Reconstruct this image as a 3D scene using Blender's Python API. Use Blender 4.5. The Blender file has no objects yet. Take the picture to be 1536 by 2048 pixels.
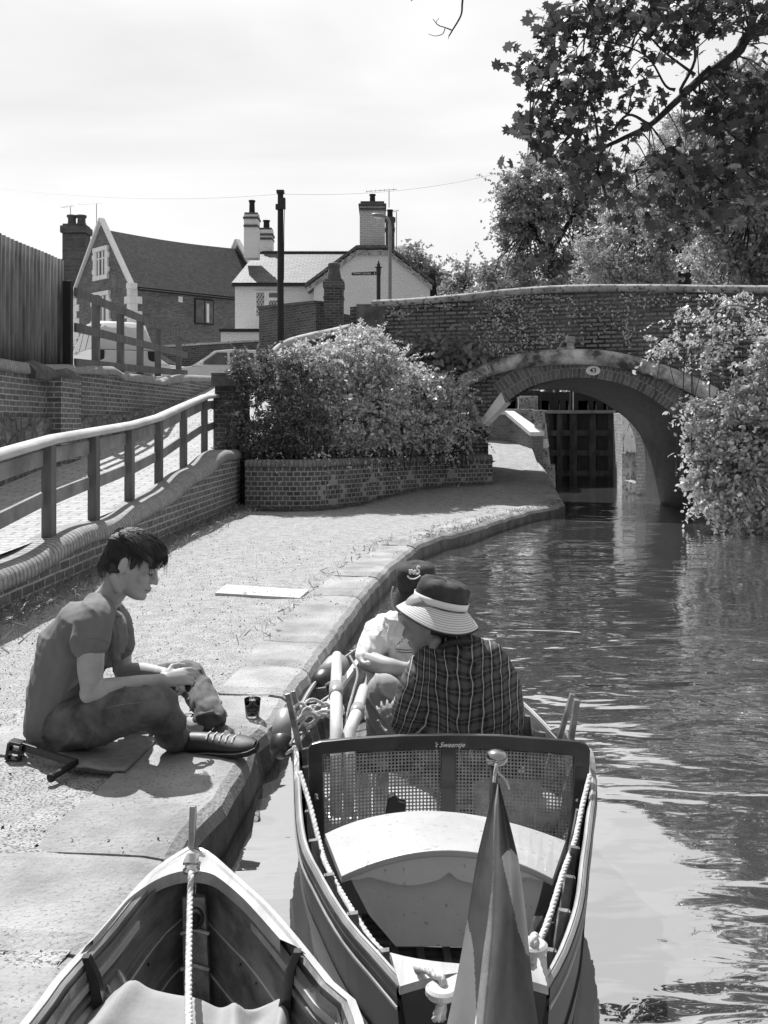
import bpy, bmesh, math, random
import numpy as np
from mathutils import Vector, Matrix, Euler
random.seed(7); rng = np.random.default_rng(11)
sc = bpy.context.scene
COL = sc.collection
R = math.radians
# ------------------------------------------------------------------ camera
F, CX, HY, CZ = 1991.0, 768.0, 850.0, 1.32
cam = bpy.data.cameras.new("camera"); camo = bpy.data.objects.new("camera", cam); COL.objects.link(camo)
camo.location = (0, 0, CZ); camo.rotation_euler = (R(90), 0, 0)
cam.sensor_fit = 'VERTICAL'; cam.sensor_height = 36.0; cam.lens = F / 2048 * 36
cam.shift_y = -(1024 - HY) / 2048; cam.clip_start = 0.05; cam.clip_end = 3000
sc.camera = camo
# ------------------------------------------------------------------ light
SUN_EL = R(53); SUN_AZ = math.atan2(-0.46, 0.86)          # azimuth from +Y towards +X
sdir = Vector((math.sin(SUN_AZ)*math.cos(SUN_EL), math.cos(SUN_AZ)*math.cos(SUN_EL), math.sin(SUN_EL)))
sun = bpy.data.lights.new("sun", 'SUN'); suno = bpy.data.objects.new("sun", sun); COL.objects.link(suno)
sun.energy = 4.2; sun.angle = R(0.5); sun.color = (1, 1, 1)
suno.rotation_euler = sdir.to_track_quat('Z', 'Y').to_euler(); suno.location = (-20, 30, 40)
W = bpy.data.worlds.new("World"); sc.world = W; W.use_nodes = True
nt = W.node_tree; N = nt.nodes; L = nt.links; N.clear()
out = N.new('ShaderNodeOutputWorld'); bg = N.new('ShaderNodeBackground'); L.new(bg.outputs[0], out.inputs[0])
bg.inputs[1].default_value = 0.1
sky = N.new('ShaderNodeTexSky'); sky.sky_type = 'NISHITA'; sky.sun_disc = False
sky.sun_elevation = SUN_EL; sky.sun_rotation = SUN_AZ; sky.dust_density = 2.0
bw = N.new('ShaderNodeRGBToBW'); L.new(sky.outputs[0], bw.inputs[0])
tc = N.new('ShaderNodeTexCoord')
mp = N.new('ShaderNodeMapping'); mp.inputs['Scale'].default_value = (1.0, 1.0, 3.6); mp.inputs['Rotation'].default_value = (0.0, R(14), 0)
L.new(tc.outputs['Generated'], mp.inputs[0])
cn = N.new('ShaderNodeTexNoise'); cn.inputs['Scale'].default_value = 1.9; cn.inputs['Detail'].default_value = 5; cn.inputs['Roughness'].default_value = .5
cn.inputs['Distortion'].default_value = .4
L.new(mp.outputs[0], cn.inputs[0])
cr = N.new('ShaderNodeValToRGB'); cr.color_ramp.elements[0].position = .36; cr.color_ramp.elements[1].position = .60
cr.color_ramp.elements[0].color = (.80, .80, .80, 1); cr.color_ramp.elements[1].color = (1, 1, 1, 1)
L.new(cn.outputs[0], cr.inputs[0])
# cloud veil: bright towards the sunlit half of the sky in front, thinning out overhead and behind
dp = N.new('ShaderNodeVectorMath'); dp.operation = 'DOT_PRODUCT'; dp.inputs[1].default_value = Vector((-.12, .96, .12))
nv = N.new('ShaderNodeVectorMath'); nv.operation = 'NORMALIZE'; L.new(tc.outputs['Generated'], nv.inputs[0]); L.new(nv.outputs[0], dp.inputs[0])
mr = N.new('ShaderNodeMapRange'); mr.inputs['From Min'].default_value = -.25; mr.inputs['From Max'].default_value = .62
mr.inputs['To Min'].default_value = 2.9; mr.inputs['To Max'].default_value = 5.9; mr.interpolation_type = 'SMOOTHSTEP'
L.new(dp.outputs['Value'], mr.inputs[0])
mu = N.new('ShaderNodeMath'); mu.operation = 'MULTIPLY'; L.new(mr.outputs[0], mu.inputs[0]); L.new(cr.outputs[0], mu.inputs[1])
mx = N.new('ShaderNodeMix'); mx.data_type = 'FLOAT'; mx.inputs[0].default_value = .93
L.new(bw.outputs[0], mx.inputs[2]); L.new(mu.outputs[0], mx.inputs[3])
L.new(mx.outputs[0], bg.inputs[0])
sc.view_settings.view_transform = 'Standard'; sc.view_settings.look = 'None'; sc.view_settings.exposure = 0.8; sc.view_settings.gamma = 1
sc.render.engine = 'CYCLES'; sc.cycles.use_denoising = True
sc.cycles.max_bounces = 8; sc.cycles.transparent_max_bounces = 12
try: sc.cycles.denoiser = 'OPENIMAGEDENOISE'
except Exception: pass

# ------------------------------------------------------------------ placement helpers
def A(px, py, Y): return Vector(((px-CX)*Y/F, Y, CZ-(py-HY)*Y/F))
def G(px, py, z=0.0):
    Y = (CZ-z)*F/(py-HY); return Vector(((px-CX)*Y/F, Y, z))
def lerp(a, b, t): return a+(b-a)*t
def interp(x, xs, ys): return float(np.interp(x, xs, ys))
def sstep(t): t = max(0., min(1., t)); return t*t*(3-2*t)
def catmull(pts, n=8):
    P = [Vector(p) for p in pts]; out = []
    for i in range(len(P)-1):
        p0 = P[i-1] if i > 0 else P[i]*2-P[i+1]; p1 = P[i]; p2 = P[i+1]; p3 = P[i+2] if i+2 < len(P) else P[i+1]*2-P[i]
        for k in range(n):
            t = k/n; out.append(0.5*((2*p1)+(-p0+p2)*t+(2*p0-5*p1+4*p2-p3)*t*t+(-p0+3*p1-3*p2+p3)*t**3))
    out.append(P[-1]); return out

# ------------------------------------------------------------------ materials (monochrome photograph: all greys)
def g(v): return (v, v, v, 1)
def new_mat(name):
    m = bpy.data.materials.new(name); m.use_nodes = True
    nt = m.node_tree; nt.nodes.clear()
    o = nt.nodes.new('ShaderNodeOutputMaterial'); b = nt.nodes.new('ShaderNodeBsdfPrincipled')
    nt.links.new(b.outputs[0], o.inputs[0]); return m, nt, b, o
def nmat(name, c1, c2=None, scale=5., rough=.7, bump=0., bscale=None, stretch=(1,1,1), detail=6, spec=.4, coat=0., p=(.35,.65), metal=0., coord='Object', specks=None):
    m, nt, b, o = new_mat(name); N = nt.nodes; L = nt.links
    if c2 is None: c2 = c1*.8
    tc = N.new('ShaderNodeTexCoord'); mp = N.new('ShaderNodeMapping'); mp.inputs['Scale'].default_value = stretch
    L.new(tc.outputs[coord], mp.inputs[0])
    n = N.new('ShaderNodeTexNoise'); n.inputs['Scale'].default_value = scale; n.inputs['Detail'].default_value = detail; n.inputs['Roughness'].default_value = .62
    L.new(mp.outputs[0], n.inputs[0])
    r = N.new('ShaderNodeValToRGB'); r.color_ramp.elements[0].position = p[0]; r.color_ramp.elements[1].position = p[1]
    r.color_ramp.elements[0].color = g(c2); r.color_ramp.elements[1].color = g(c1); L.new(n.outputs[0], r.inputs[0])
    col = r.outputs[0]
    if specks:                     # (scale, threshold, colour)
        n2 = N.new('ShaderNodeTexNoise'); n2.inputs['Scale'].default_value = specks[0]; n2.inputs['Detail'].default_value = 3; L.new(mp.outputs[0], n2.inputs[0])
        r2 = N.new('ShaderNodeValToRGB'); r2.color_ramp.elements[0].position = specks[1]; r2.color_ramp.elements[1].position = specks[1]+.06
        L.new(n2.outputs[0], r2.inputs[0])
        mm = N.new('ShaderNodeMix'); mm.data_type = 'RGBA'; L.new(r2.outputs[0], mm.inputs[0]); mm.inputs[6].default_value = g(specks[2]); L.new(col, mm.inputs[7]); col = mm.outputs[2]
    L.new(col, b.inputs['Base Color'])
    b.inputs['Roughness'].default_value = rough; b.inputs['Specular IOR Level'].default_value = spec; b.inputs['Metallic'].default_value = metal
    b.inputs['Coat Weight'].default_value = coat; b.inputs['Coat Roughness'].default_value = .08
    if bump:
        nb = N.new('ShaderNodeTexNoise'); nb.inputs['Scale'].default_value = bscale or scale*3; nb.inputs['Detail'].default_value = 6; L.new(mp.outputs[0], nb.inputs[0])
        bp = N.new('ShaderNodeBump'); bp.inputs['Strength'].default_value = 1.0; bp.inputs['Distance'].default_value = bump
        L.new(nb.outputs[0], bp.inputs['Height']); L.new(bp.outputs[0], b.inputs['Normal'])
    return m
def brick_mat(name, c1, c2, mortar, bw=.225, bh=.075, ms=.011, stain=.5, sscale=1.2, offset=.5, bump=.006, rough=.85, stainc=None, squash=1.0, sfreq=2):
    m, nt, b, o = new_mat(name); N = nt.nodes; L = nt.links
    tc = N.new('ShaderNodeTexCoord'); t = N.new('ShaderNodeTexBrick')
    dn = N.new('ShaderNodeTexNoise'); dn.inputs['Scale'].default_value = 6; L.new(tc.outputs['UV'], dn.inputs[0])
    vm = N.new('ShaderNodeVectorMath'); vm.operation = 'MULTIPLY_ADD'; vm.inputs[1].default_value = (.012,.012,0); L.new(dn.outputs['Color'], vm.inputs[0]); L.new(tc.outputs['UV'], vm.inputs[2])
    L.new(vm.outputs[0], t.inputs['Vector'])
    t.inputs['Color1'].default_value = g(c1); t.inputs['Color2'].default_value = g(c2); t.inputs['Mortar'].default_value = g(mortar)
    t.inputs['Scale'].default_value = 1.0; t.inputs['Mortar Size'].default_value = ms; t.inputs['Mortar Smooth'].default_value = .25
    t.inputs['Brick Width'].default_value = bw; t.inputs['Row Height'].default_value = bh; t.offset = offset; t.inputs['Bias'].default_value = -.1
    t.squash = squash; t.squash_frequency = sfreq
    n = N.new('ShaderNodeTexNoise'); n.inputs['Scale'].default_value = sscale; n.inputs['Detail'].default_value = 9; n.inputs['Roughness'].default_value = .68; L.new(tc.outputs['UV'], n.inputs[0])
    r = N.new('ShaderNodeValToRGB'); r.color_ramp.elements[0].position = .35; r.color_ramp.elements[1].position = .65
    r.color_ramp.elements[0].color = g(0); r.color_ramp.elements[1].color = g(1); L.new(n.outputs[0], r.inputs[0])
    f = N.new('ShaderNodeMath'); f.operation = 'MULTIPLY'; f.inputs[1].default_value = stain; L.new(r.outputs[0], f.inputs[0])
    mm = N.new('ShaderNodeMix'); mm.data_type = 'RGBA'; L.new(f.outputs[0], mm.inputs[0]); L.new(t.outputs['Color'], mm.inputs[6]); mm.inputs[7].default_value = g(stainc if stainc is not None else c2*.55)
    n3 = N.new('ShaderNodeTexNoise'); n3.inputs['Scale'].default_value = 26; n3.inputs['Detail'].default_value = 5; L.new(tc.outputs['UV'], n3.inputs[0])
    mr = N.new('ShaderNodeMapRange'); mr.inputs[1].default_value = .3; mr.inputs[2].default_value = .7; mr.inputs[3].default_value = .72; mr.inputs[4].default_value = 1.25; L.new(n3.outputs[0], mr.inputs[0])
    ml = N.new('ShaderNodeMix'); ml.data_type = 'RGBA'; ml.blend_type = 'MULTIPLY'; ml.inputs[0].default_value = 1; L.new(mm.outputs[2], ml.inputs[6]); L.new(mr.outputs[0], ml.inputs[7])
    L.new(ml.outputs[2], b.inputs['Base Color']); b.inputs['Roughness'].default_value = rough; b.inputs['Specular IOR Level'].default_value = .25
    h = N.new('ShaderNodeMath'); h.operation = 'MULTIPLY_ADD'; h.inputs[1].default_value = -1.0; L.new(t.outputs['Fac'], h.inputs[0]); L.new(n3.outputs[0], h.inputs[2])
    bp = N.new('ShaderNodeBump'); bp.inputs['Distance'].default_value = bump; bp.inputs['Strength'].default_value = 1; L.new(h.outputs[0], bp.inputs['Height']); L.new(bp.outputs[0], b.inputs['Normal'])
    return m
def leaf_mat(name, c, tr=.35, rough=.5, spec=.4, var=.35):
    m, nt, b, o = new_mat(name); N = nt.nodes; L = nt.links
    gm = N.new('ShaderNodeNewGeometry'); mr = N.new('ShaderNodeMapRange'); mr.inputs[3].default_value = c*(1-var); mr.inputs[4].default_value = c*(1+var)
    L.new(gm.outputs['Random Per Island'], mr.inputs[0]); L.new(mr.outputs[0], b.inputs['Base Color'])
    b.inputs['Roughness'].default_value = rough; b.inputs['Specular IOR Level'].default_value = spec
    t = N.new('ShaderNodeBsdfTranslucent'); L.new(mr.outputs[0], t.inputs[0])
    ms = N.new('ShaderNodeMixShader'); ms.inputs[0].default_value = tr; L.new(b.outputs[0], ms.inputs[1]); L.new(t.outputs[0], ms.inputs[2]); L.new(ms.outputs[0], o.inputs[0])
    return m
M = {}
M['brick_dark'] = brick_mat('brick_dark', .12, .055, .24, stain=.55, sscale=.9, ms=.009)
M['brick_bridge'] = brick_mat('brick_bridge', .23, .08, .02, stain=.6, sscale=1.3, stainc=.24, ms=.018, bump=.03)
M['brick_ramp'] = brick_mat('brick_ramp', .20, .11, .46, stain=.4, sscale=.8, stainc=.06, ms=.010)
M['brick_planter'] = brick_mat('brick_planter', .16, .07, .42, stain=.45, sscale=.8, stainc=.09, ms=.010, bw=.112, offset=.5)
def diaper(m, bw, bh):
    N = m.node_tree.nodes; L = m.node_tree.links; b = [n for n in N if n.type == 'BSDF_PRINCIPLED'][0]; old = b.inputs['Base Color'].links[0].from_socket
    tc = N.new('ShaderNodeTexCoord'); s = N.new('ShaderNodeSeparateXYZ'); L.new(tc.outputs['UV'], s.inputs[0])
    def mt(op, a, v=None, v2=None):
        n = N.new('ShaderNodeMath'); n.operation = op
        if isinstance(a, (int,float)): n.inputs[0].default_value = a
        else: L.new(a, n.inputs[0])
        if v is not None:
            if isinstance(v, (int,float)): n.inputs[1].default_value = v
            else: L.new(v, n.inputs[1])
        if v2 is not None: n.inputs[2].default_value = v2
        return n.outputs[0]
    row = mt('FLOOR', mt('DIVIDE', s.outputs[1], bh)); odd = mt('MULTIPLY', mt('MODULO', mt('ABSOLUTE', row), 2.), .5)
    colm = mt('FLOOR', mt('ADD', mt('DIVIDE', s.outputs[0], bw), odd)); cc = mt('SUBTRACT', colm, mt('SUBTRACT', odd, .5))
    fr = mt('MULTIPLY', mt('ABSOLUTE', mt('SUBTRACT', mt('FRACT', mt('DIVIDE', cc, 9.)), .5)), 9.)
    rv = mt('ABSOLUTE', mt('SUBTRACT', row, 3.)); d = mt('ABSOLUTE', mt('SUBTRACT', mt('ADD', fr, mt('MULTIPLY', rv, .9)), 2.6))
    k = mt('MULTIPLY', mt('LESS_THAN', d, .62), .8); k2 = mt('MULTIPLY', mt('GREATER_THAN', s.outputs[0], 1.0), k)
    mx = N.new('ShaderNodeMix'); mx.data_type = 'RGBA'; L.new(k2, mx.inputs[0]); L.new(old, mx.inputs[6]); mx.inputs[7].default_value = g(.40); L.new(mx.outputs[2], b.inputs['Base Color'])
diaper(M['brick_planter'], .112, .075)
M['brick_upper'] = brick_mat('brick_upper', .20, .10, .46, stain=.45, sscale=.8, stainc=.06, ms=.010)
M['brick_house'] = brick_mat('brick_house', .20, .06, .24, stain=.5, sscale=.9, stainc=.05, ms=.016, bump=.004)
M['brick_white'] = brick_mat('brick_white', .62, .52, .40, stain=.3, sscale=.9, stainc=.35, ms=.010, bump=.008)
M['white_render'] = brick_mat('white_render', .80, .77, .74, stain=.25, sscale=.8, stainc=.66, ms=.010, bump=.006)
M['brick_coping'] = brick_mat('brick_coping', .32, .22, .07, bw=.072, bh=3.0, offset=0, ms=.007, stain=.4, sscale=1.5, stainc=.38, bump=.006)
M['brick_cop_dark'] = brick_mat('brick_cop_dark', .24, .14, .07, bw=.072, bh=3.0, offset=0, ms=.007, stain=.4, sscale=1.5, stainc=.2, bump=.006)
M['hood'] = nmat('hood', .62, .07, 2.2, .85, .014, 22, p=(.38,.58), detail=11)
M['arch_ring'] = brick_mat('arch_ring', .22, .10, .34, bw=.075, bh=.225, offset=.5, ms=.008, stain=.5, sscale=.9, stainc=.05, bump=.006)
M['stone_light'] = nmat('stone_light', .52, .32, 2.2, .85, .006, 30, specks=(9, .36, .16))
M['stone_weather'] = nmat('stone_weather', .42, .20, 3.5, .9, .01, 24, specks=(14, .38, .1))
M['white_paint'] = nmat('white_paint', .8, .68, 6, .5, .002, 40)
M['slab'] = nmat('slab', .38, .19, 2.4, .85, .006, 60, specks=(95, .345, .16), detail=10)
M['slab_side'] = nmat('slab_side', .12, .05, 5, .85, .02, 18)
M['flag'] = nmat('flagstone', .52, .42, 5, .85, .003, 40)
M['gravel'] = nmat('gravel', .42, .29, 9., .95, .008, 120, specks=(110, .42, .12), detail=14, p=(.36,.64))
M['earth'] = nmat('earth', .07, .03, 8, .95, .02, 30)
M['grass'] = leaf_mat('grass', .20, .3)
M['pavers'] = brick_mat('pavers', .40, .30, .13, bw=.3, bh=.15, ms=.010, stain=.45, sscale=.9, stainc=.44, bump=.004)
M['road'] = nmat('road', .30, .2, 1, .9, .004, 40)
M['rubble'] = None
M['timber'] = nmat('timber', .17, .08, 6, .75, .003, 20, stretch=(1,1,.12), detail=8)
M['timber_grey'] = nmat('timber_grey', .30, .15, 5, .8, .004, 18, stretch=(.5,.5,.5), detail=8)
M['timber_black'] = nmat('timber_black', .025, .012, 5, .7, .004, 14, stretch=(1,1,.2))
M['rail_cap'] = nmat('rail_cap', .55, .36, 5, .75, .003, 30, stretch=(1,.3,1))
M['black_metal'] = nmat('black_metal', .015, .01, 8, .35, 0, spec=.5)
M['grey_metal'] = nmat('grey_metal', .28, .22, 4, .45, 0, spec=.5)
M['slate'] = brick_mat('slate', .15, .075, .025, bw=.32, bh=.2, ms=.016, stain=.4, sscale=1.0, stainc=.17, bump=.008, rough=.6)
M['tile'] = brick_mat('tile', .07, .025, .008, bw=.2, bh=.13, ms=.012, stain=.5, sscale=.6, stainc=.035, bump=.012, rough=.8)
M['window_glass'] = nmat('window_glass', .12, .05, 2, .08, 0, spec=.8)
M['dark'] = nmat('dark', .02, .012, 4, .8, 0)
M['clay'] = nmat('clay', .12, .06, 5, .8, 0)
M['clay_light'] = nmat('clay_light', .5, .2, 9, .75, .002, 30)
M['car_white'] = nmat('car_white', .75, .72, 3, .22, 0, spec=.5, coat=.6)
M['car_silver'] = nmat('car_silver', .5, .46, 3, .25, 0, spec=.5, coat=.6)
M['car_dark'] = nmat('car_dark', .03, .025, 3, .2, 0, spec=.5, coat=.6)
M['rubber'] = nmat('rubber', .025, .015, 8, .7, 0)
M['sign_white'] = nmat('sign_white', .8, .7, 6, .4, 0)
M['bark'] = nmat('bark', .07, .03, 9, .9, .01, 30, stretch=(1,1,.3))
M['bark_light'] = nmat('bark_light', .22, .12, 9, .9, .01, 30, stretch=(1,1,.3))
M['leaf_dark'] = leaf_mat('leaf_dark', .20, .28, .5, .3)
M['leaf_mid'] = leaf_mat('leaf_mid', .31, .32, .45, .4)
M['leaf_tree'] = leaf_mat('leaf_tree', .44, .35, .45, .4)
M['leaf_light'] = leaf_mat('leaf_light', .50, .42, .4, .5)
M['leaf_bush'] = leaf_mat('leaf_bush', .56, .36, .42, .5)
M['leaf_syc'] = leaf_mat('leaf_syc', .075, .36, .5, .3)
def rubble_mat():
    m, nt, b, o = new_mat('rubble'); N = nt.nodes; L = nt.links
    tc = N.new('ShaderNodeTexCoord'); v = N.new('ShaderNodeTexVoronoi'); v.feature = 'DISTANCE_TO_EDGE'; v.inputs['Scale'].default_value = 4.2
    nz = N.new('ShaderNodeTexNoise'); nz.inputs['Scale'].default_value = 4; L.new(tc.outputs['UV'], nz.inputs[0])
    vm = N.new('ShaderNodeVectorMath'); vm.operation = 'MULTIPLY_ADD'; vm.inputs[1].default_value = (.25,.25,0); L.new(nz.outputs['Color'], vm.inputs[0]); L.new(tc.outputs['UV'], vm.inputs[2])
    L.new(vm.outputs[0], v.inputs['Vector'])
    v2 = N.new('ShaderNodeTexVoronoi'); v2.inputs['Scale'].default_value = 4.2; L.new(vm.outputs[0], v2.inputs['Vector'])
    b2 = N.new('ShaderNodeRGBToBW'); L.new(v2.outputs['Color'], b2.inputs[0])
    mr = N.new('ShaderNodeMapRange'); mr.inputs[3].default_value = .07; mr.inputs[4].default_value = .26; L.new(b2.outputs[0], mr.inputs[0])
    n2 = N.new('ShaderNodeTexNoise'); n2.inputs['Scale'].default_value = 22; n2.inputs['Detail'].default_value = 6; L.new(tc.outputs['UV'], n2.inputs[0])
    mq = N.new('ShaderNodeMapRange'); mq.inputs[1].default_value = .3; mq.inputs[2].default_value = .7; mq.inputs[3].default_value = .55; mq.inputs[4].default_value = 1.4; L.new(n2.outputs[0], mq.inputs[0])
    mu = N.new('ShaderNodeMath'); mu.operation = 'MULTIPLY'; L.new(mr.outputs[0], mu.inputs[0]); L.new(mq.outputs[0], mu.inputs[1])
    r = N.new('ShaderNodeValToRGB'); r.color_ramp.elements[0].position = .015; r.color_ramp.elements[1].position = .05; L.new(v.outputs['Distance'], r.inputs[0])
    mm = N.new('ShaderNodeMix'); mm.data_type = 'RGBA'; L.new(r.outputs[0], mm.inputs[0]); mm.inputs[6].default_value = g(.16); L.new(mu.outputs[0], mm.inputs[7])
    L.new(mm.outputs[2], b.inputs['Base Color']); b.inputs['Roughness'].default_value = .9
    r3 = N.new('ShaderNodeValToRGB'); r3.color_ramp.elements[1].position = .12; L.new(v.outputs['Distance'], r3.inputs[0])
    ad = N.new('ShaderNodeMath'); ad.operation = 'MULTIPLY_ADD'; ad.inputs[1].default_value = .35; L.new(n2.outputs[0], ad.inputs[0]); L.new(r3.outputs[0], ad.inputs[2])
    bp = N.new('ShaderNodeBump'); bp.inputs['Distance'].default_value = .05; L.new(ad.outputs[0], bp.inputs['Height']); L.new(bp.outputs[0], b.inputs['Normal'])
    return m
M['rubble'] = rubble_mat()
def water_mat():
    m, nt, b, o = new_mat('canal_water'); N = nt.nodes; L = nt.links
    N.remove(b)
    tc = N.new('ShaderNodeTexCoord')
    def wav(scale, stretch, detail=2, dist=0., rot=0.):
        mp = N.new('ShaderNodeMapping'); mp.inputs['Scale'].default_value = stretch; mp.inputs['Rotation'].default_value = (0,0,rot); L.new(tc.outputs['Object'], mp.inputs[0])
        n = N.new('ShaderNodeTexNoise'); n.inputs['Scale'].default_value = scale; n.inputs['Detail'].default_value = detail; n.inputs['Distortion'].default_value = dist; n.inputs['Roughness'].default_value = .45
        L.new(mp.outputs[0], n.inputs[0]); return n.outputs[0]
    a = wav(1.6, (1,1.5,1), 2, .8); c = wav(7.0, (.6,1.5,1), 2, .5, .1); d = wav(.45, (1,1,1), 1)
    # rippled patches and calm patches
    rp = N.new('ShaderNodeMapRange'); rp.inputs[1].default_value = .40; rp.inputs[2].default_value = .62; rp.inputs[3].default_value = .24; rp.inputs[4].default_value = 1.0; L.new(d, rp.inputs[0])
    s = N.new('ShaderNodeMath'); s.operation = 'MULTIPLY_ADD'; s.inputs[1].default_value = .13; L.new(c, s.inputs[0]); L.new(a, s.inputs[2])
    h = N.new('ShaderNodeMath'); h.operation = 'MULTIPLY'; L.new(s.outputs[0], h.inputs[0]); L.new(rp.outputs[0], h.inputs[1])
    bp = N.new('ShaderNodeBump'); bp.inputs['Distance'].default_value = .032; L.new(h.outputs[0], bp.inputs['Height'])
    df = N.new('ShaderNodeBsdfDiffuse'); df.inputs[0].default_value = g(.10)
    gl = N.new('ShaderNodeBsdfGlossy'); gl.inputs['Roughness'].default_value = .015; gl.inputs[0].default_value = g(.95)
    L.new(bp.outputs[0], gl.inputs['Normal'])
    lw = N.new('ShaderNodeFresnel'); lw.inputs[0].default_value = 1.33; L.new(bp.outputs[0], lw.inputs['Normal'])
    mr = N.new('ShaderNodeMapRange'); mr.inputs[1].default_value = .02; mr.inputs[2].default_value = .5; mr.inputs[3].default_value = .70; mr.inputs[4].default_value = .86; L.new(lw.outputs[0], mr.inputs[0])
    ms = N.new('ShaderNodeMixShader'); L.new(mr.outputs[0], ms.inputs[0]); L.new(df.outputs[0], ms.inputs[1]); L.new(gl.outputs[0], ms.inputs[2]); L.new(ms.outputs[0], o.inputs[0])
    return m
M['water'] = water_mat()

# ------------------------------------------------------------------ object helpers
def tag(o, label=None, cat=None, group=None, kind=None):
    if label: o['label'] = label
    if cat: o['category'] = cat
    if group: o['group'] = group
    if kind: o['kind'] = kind
    return o
def empty(name, loc=(0,0,0), label=None, cat=None, group=None):
    o = bpy.data.objects.new(name, None); COL.objects.link(o); o.location = loc; o.empty_display_size = .1
    return tag(o, label, cat, group)
def link_mesh(name, me, mat, parent=None, smooth=False):
    mats = mat if isinstance(mat, (list, tuple)) else [mat]
    for m in mats: me.materials.append(M[m] if isinstance(m, str) else m)
    if smooth:
        me.polygons.foreach_set('use_smooth', np.ones(len(me.polygons), dtype=bool))
    o = bpy.data.objects.new(name, me); COL.objects.link(o)
    if parent is not None:
        o.parent = parent
        o.matrix_parent_inverse = Matrix.Translation(parent.location).inverted() if parent.parent is None else (Matrix.Translation(parent.parent.location).inverted() if parent.type=='MESH' and parent.parent and parent.parent.type=='EMPTY' and False else Matrix.Identity(4))
    return o
class MB:
    """collects faces in WORLD coordinates; build() makes one mesh object"""
    def __init__(s): s.v = []; s.f = []; s.uv = {}; s.mi = {}; s.cur = 0
    def vert(s, p): s.v.append(tuple(p)); return len(s.v)-1
    def face(s, idx, uv=None):
        s.f.append(tuple(idx)); k = len(s.f)-1
        if uv: s.uv[k] = uv
        if s.cur: s.mi[k] = s.cur
        return k
    def poly(s, pts, uv=None): return s.face([s.vert(p) for p in pts], uv)
    def box(s, c, size, rot=None, taper=1.0):
        hx, hy, hz = size[0]/2, size[1]/2, size[2]/2; c = Vector(c)
        m = rot if isinstance(rot, Matrix) else (Euler(rot).to_matrix() if rot else Matrix.Identity(3)); b = len(s.v)
        for z in (-hz, hz):
            t = taper if z > 0 else 1
            for x, y in ((-hx,-hy),(hx,-hy),(hx,hy),(-hx,hy)): s.v.append(tuple(c+m@Vector((x*t, y*t, z))))
        for q in ((3,2,1,0),(4,5,6,7),(0,1,5,4),(1,2,6,5),(2,3,7,6),(3,0,4,7)): s.face([b+i for i in q])
        return s
    def bar(s, p0, p1, w, h, up=(0,0,1)):
        p0 = Vector(p0); p1 = Vector(p1); d = p1-p0; l = d.length; d.normalize(); up = Vector(up)
        x = d.cross(up); x = x.normalized() if x.length > 1e-6 else Vector((1,0,0)); u = x.cross(d).normalized()
        m = Matrix((x, d, u)).transposed(); return s.box((p0+p1)/2, (w, l, h), m)
    def tube(s, pts, r, n=8, cap=True, ref=None):
        P = [Vector(p) for p in pts]; k = len(P); b = len(s.v); prev = None
        for i in range(k):
            t = (P[min(i+1,k-1)]-P[max(i-1,0)]); t = t.normalized() if t.length > 1e-9 else Vector((0,0,1))
            if prev is None:
                a = Vector(ref) if ref is not None else (Vector((0,0,1)) if abs(t.z) < .9 else Vector((1,0,0)))
                x = a-t*a.dot(t); x.normalize()
            else:
                x = prev-t*prev.dot(t); x = x.normalized() if x.length > 1e-6 else prev
            prev = x; y = t.cross(x); ri = r[i] if isinstance(r, (list,tuple)) else r
            ra, rb = ri if isinstance(ri, (list,tuple)) else (ri, ri)
            for j in range(n):
                a = 2*math.pi*j/n; s.v.append(tuple(P[i]+x*math.cos(a)*ra+y*math.sin(a)*rb))
        for i in range(k-1):
            for j in range(n):
                j2 = (j+1)%n; s.face((b+i*n+j, b+i*n+j2, b+(i+1)*n+j2, b+(i+1)*n+j), [(i,j/n),(i,(j+1)/n),(i+1,(j+1)/n),(i+1,j/n)])
        if cap: s.face([b+j for j in range(n)][::-1]); s.face([b+(k-1)*n+j for j in range(n)])
        return s
    def lathe(s, base, prof, n=16, axis=None):
        """prof: (r,z) along axis"""
        base = Vector(base); m = Matrix.Identity(3) if axis is None else Vector(axis).normalized().to_track_quat('Z','Y').to_matrix(); b = len(s.v)
        for r, z in prof:
            for j in range(n):
                a = 2*math.pi*j/n; s.v.append(tuple(base+m@Vector((r*math.cos(a), r*math.sin(a), z))))
        for i in range(len(prof)-1):
            for j in range(n):
                j2 = (j+1)%n; s.face((b+i*n+j, b+i*n+j2, b+(i+1)*n+j2, b+(i+1)*n+j))
        s.face([b+j for j in range(n)][::-1]); s.face([b+(len(prof)-1)*n+j for j in range(n)]); return s
    def prism(s, pts, d):
        """polygon pts extruded by vector d"""
        P = [Vector(p) for p in pts]; d = Vector(d); b = len(s.v); n = len(P)
        for p in P: s.v.append(tuple(p))
        for p in P: s.v.append(tuple(p+d))
        s.face([b+i for i in range(n)][::-1]); s.face([b+n+i for i in range(n)])
        for i in range(n): s.face((b+i, b+(i+1)%n, b+n+(i+1)%n, b+n+i))
        return s
    def grid(s, rows, uvf=None, closed=False, flip=False):
        """rows: list of lists of points"""
        b = len(s.v); n = len(rows[0])
        for r in rows:
            for p in r: s.v.append(tuple(p))
        for i in range(len(rows)-1):
            for j in range(n if closed else n-1):
                j2 = (j+1)%n; q = (b+i*n+j, b+i*n+j2, b+(i+1)*n+j2, b+(i+1)*n+j)
                if flip: q = q[::-1]
                uv = None
                if uvf:
                    uv = [uvf(i,j), uvf(i,j+1), uvf(i+1,j+1), uvf(i+1,j)]
                    if flip: uv = uv[::-1]
                s.face(q, uv)
        return s
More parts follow.
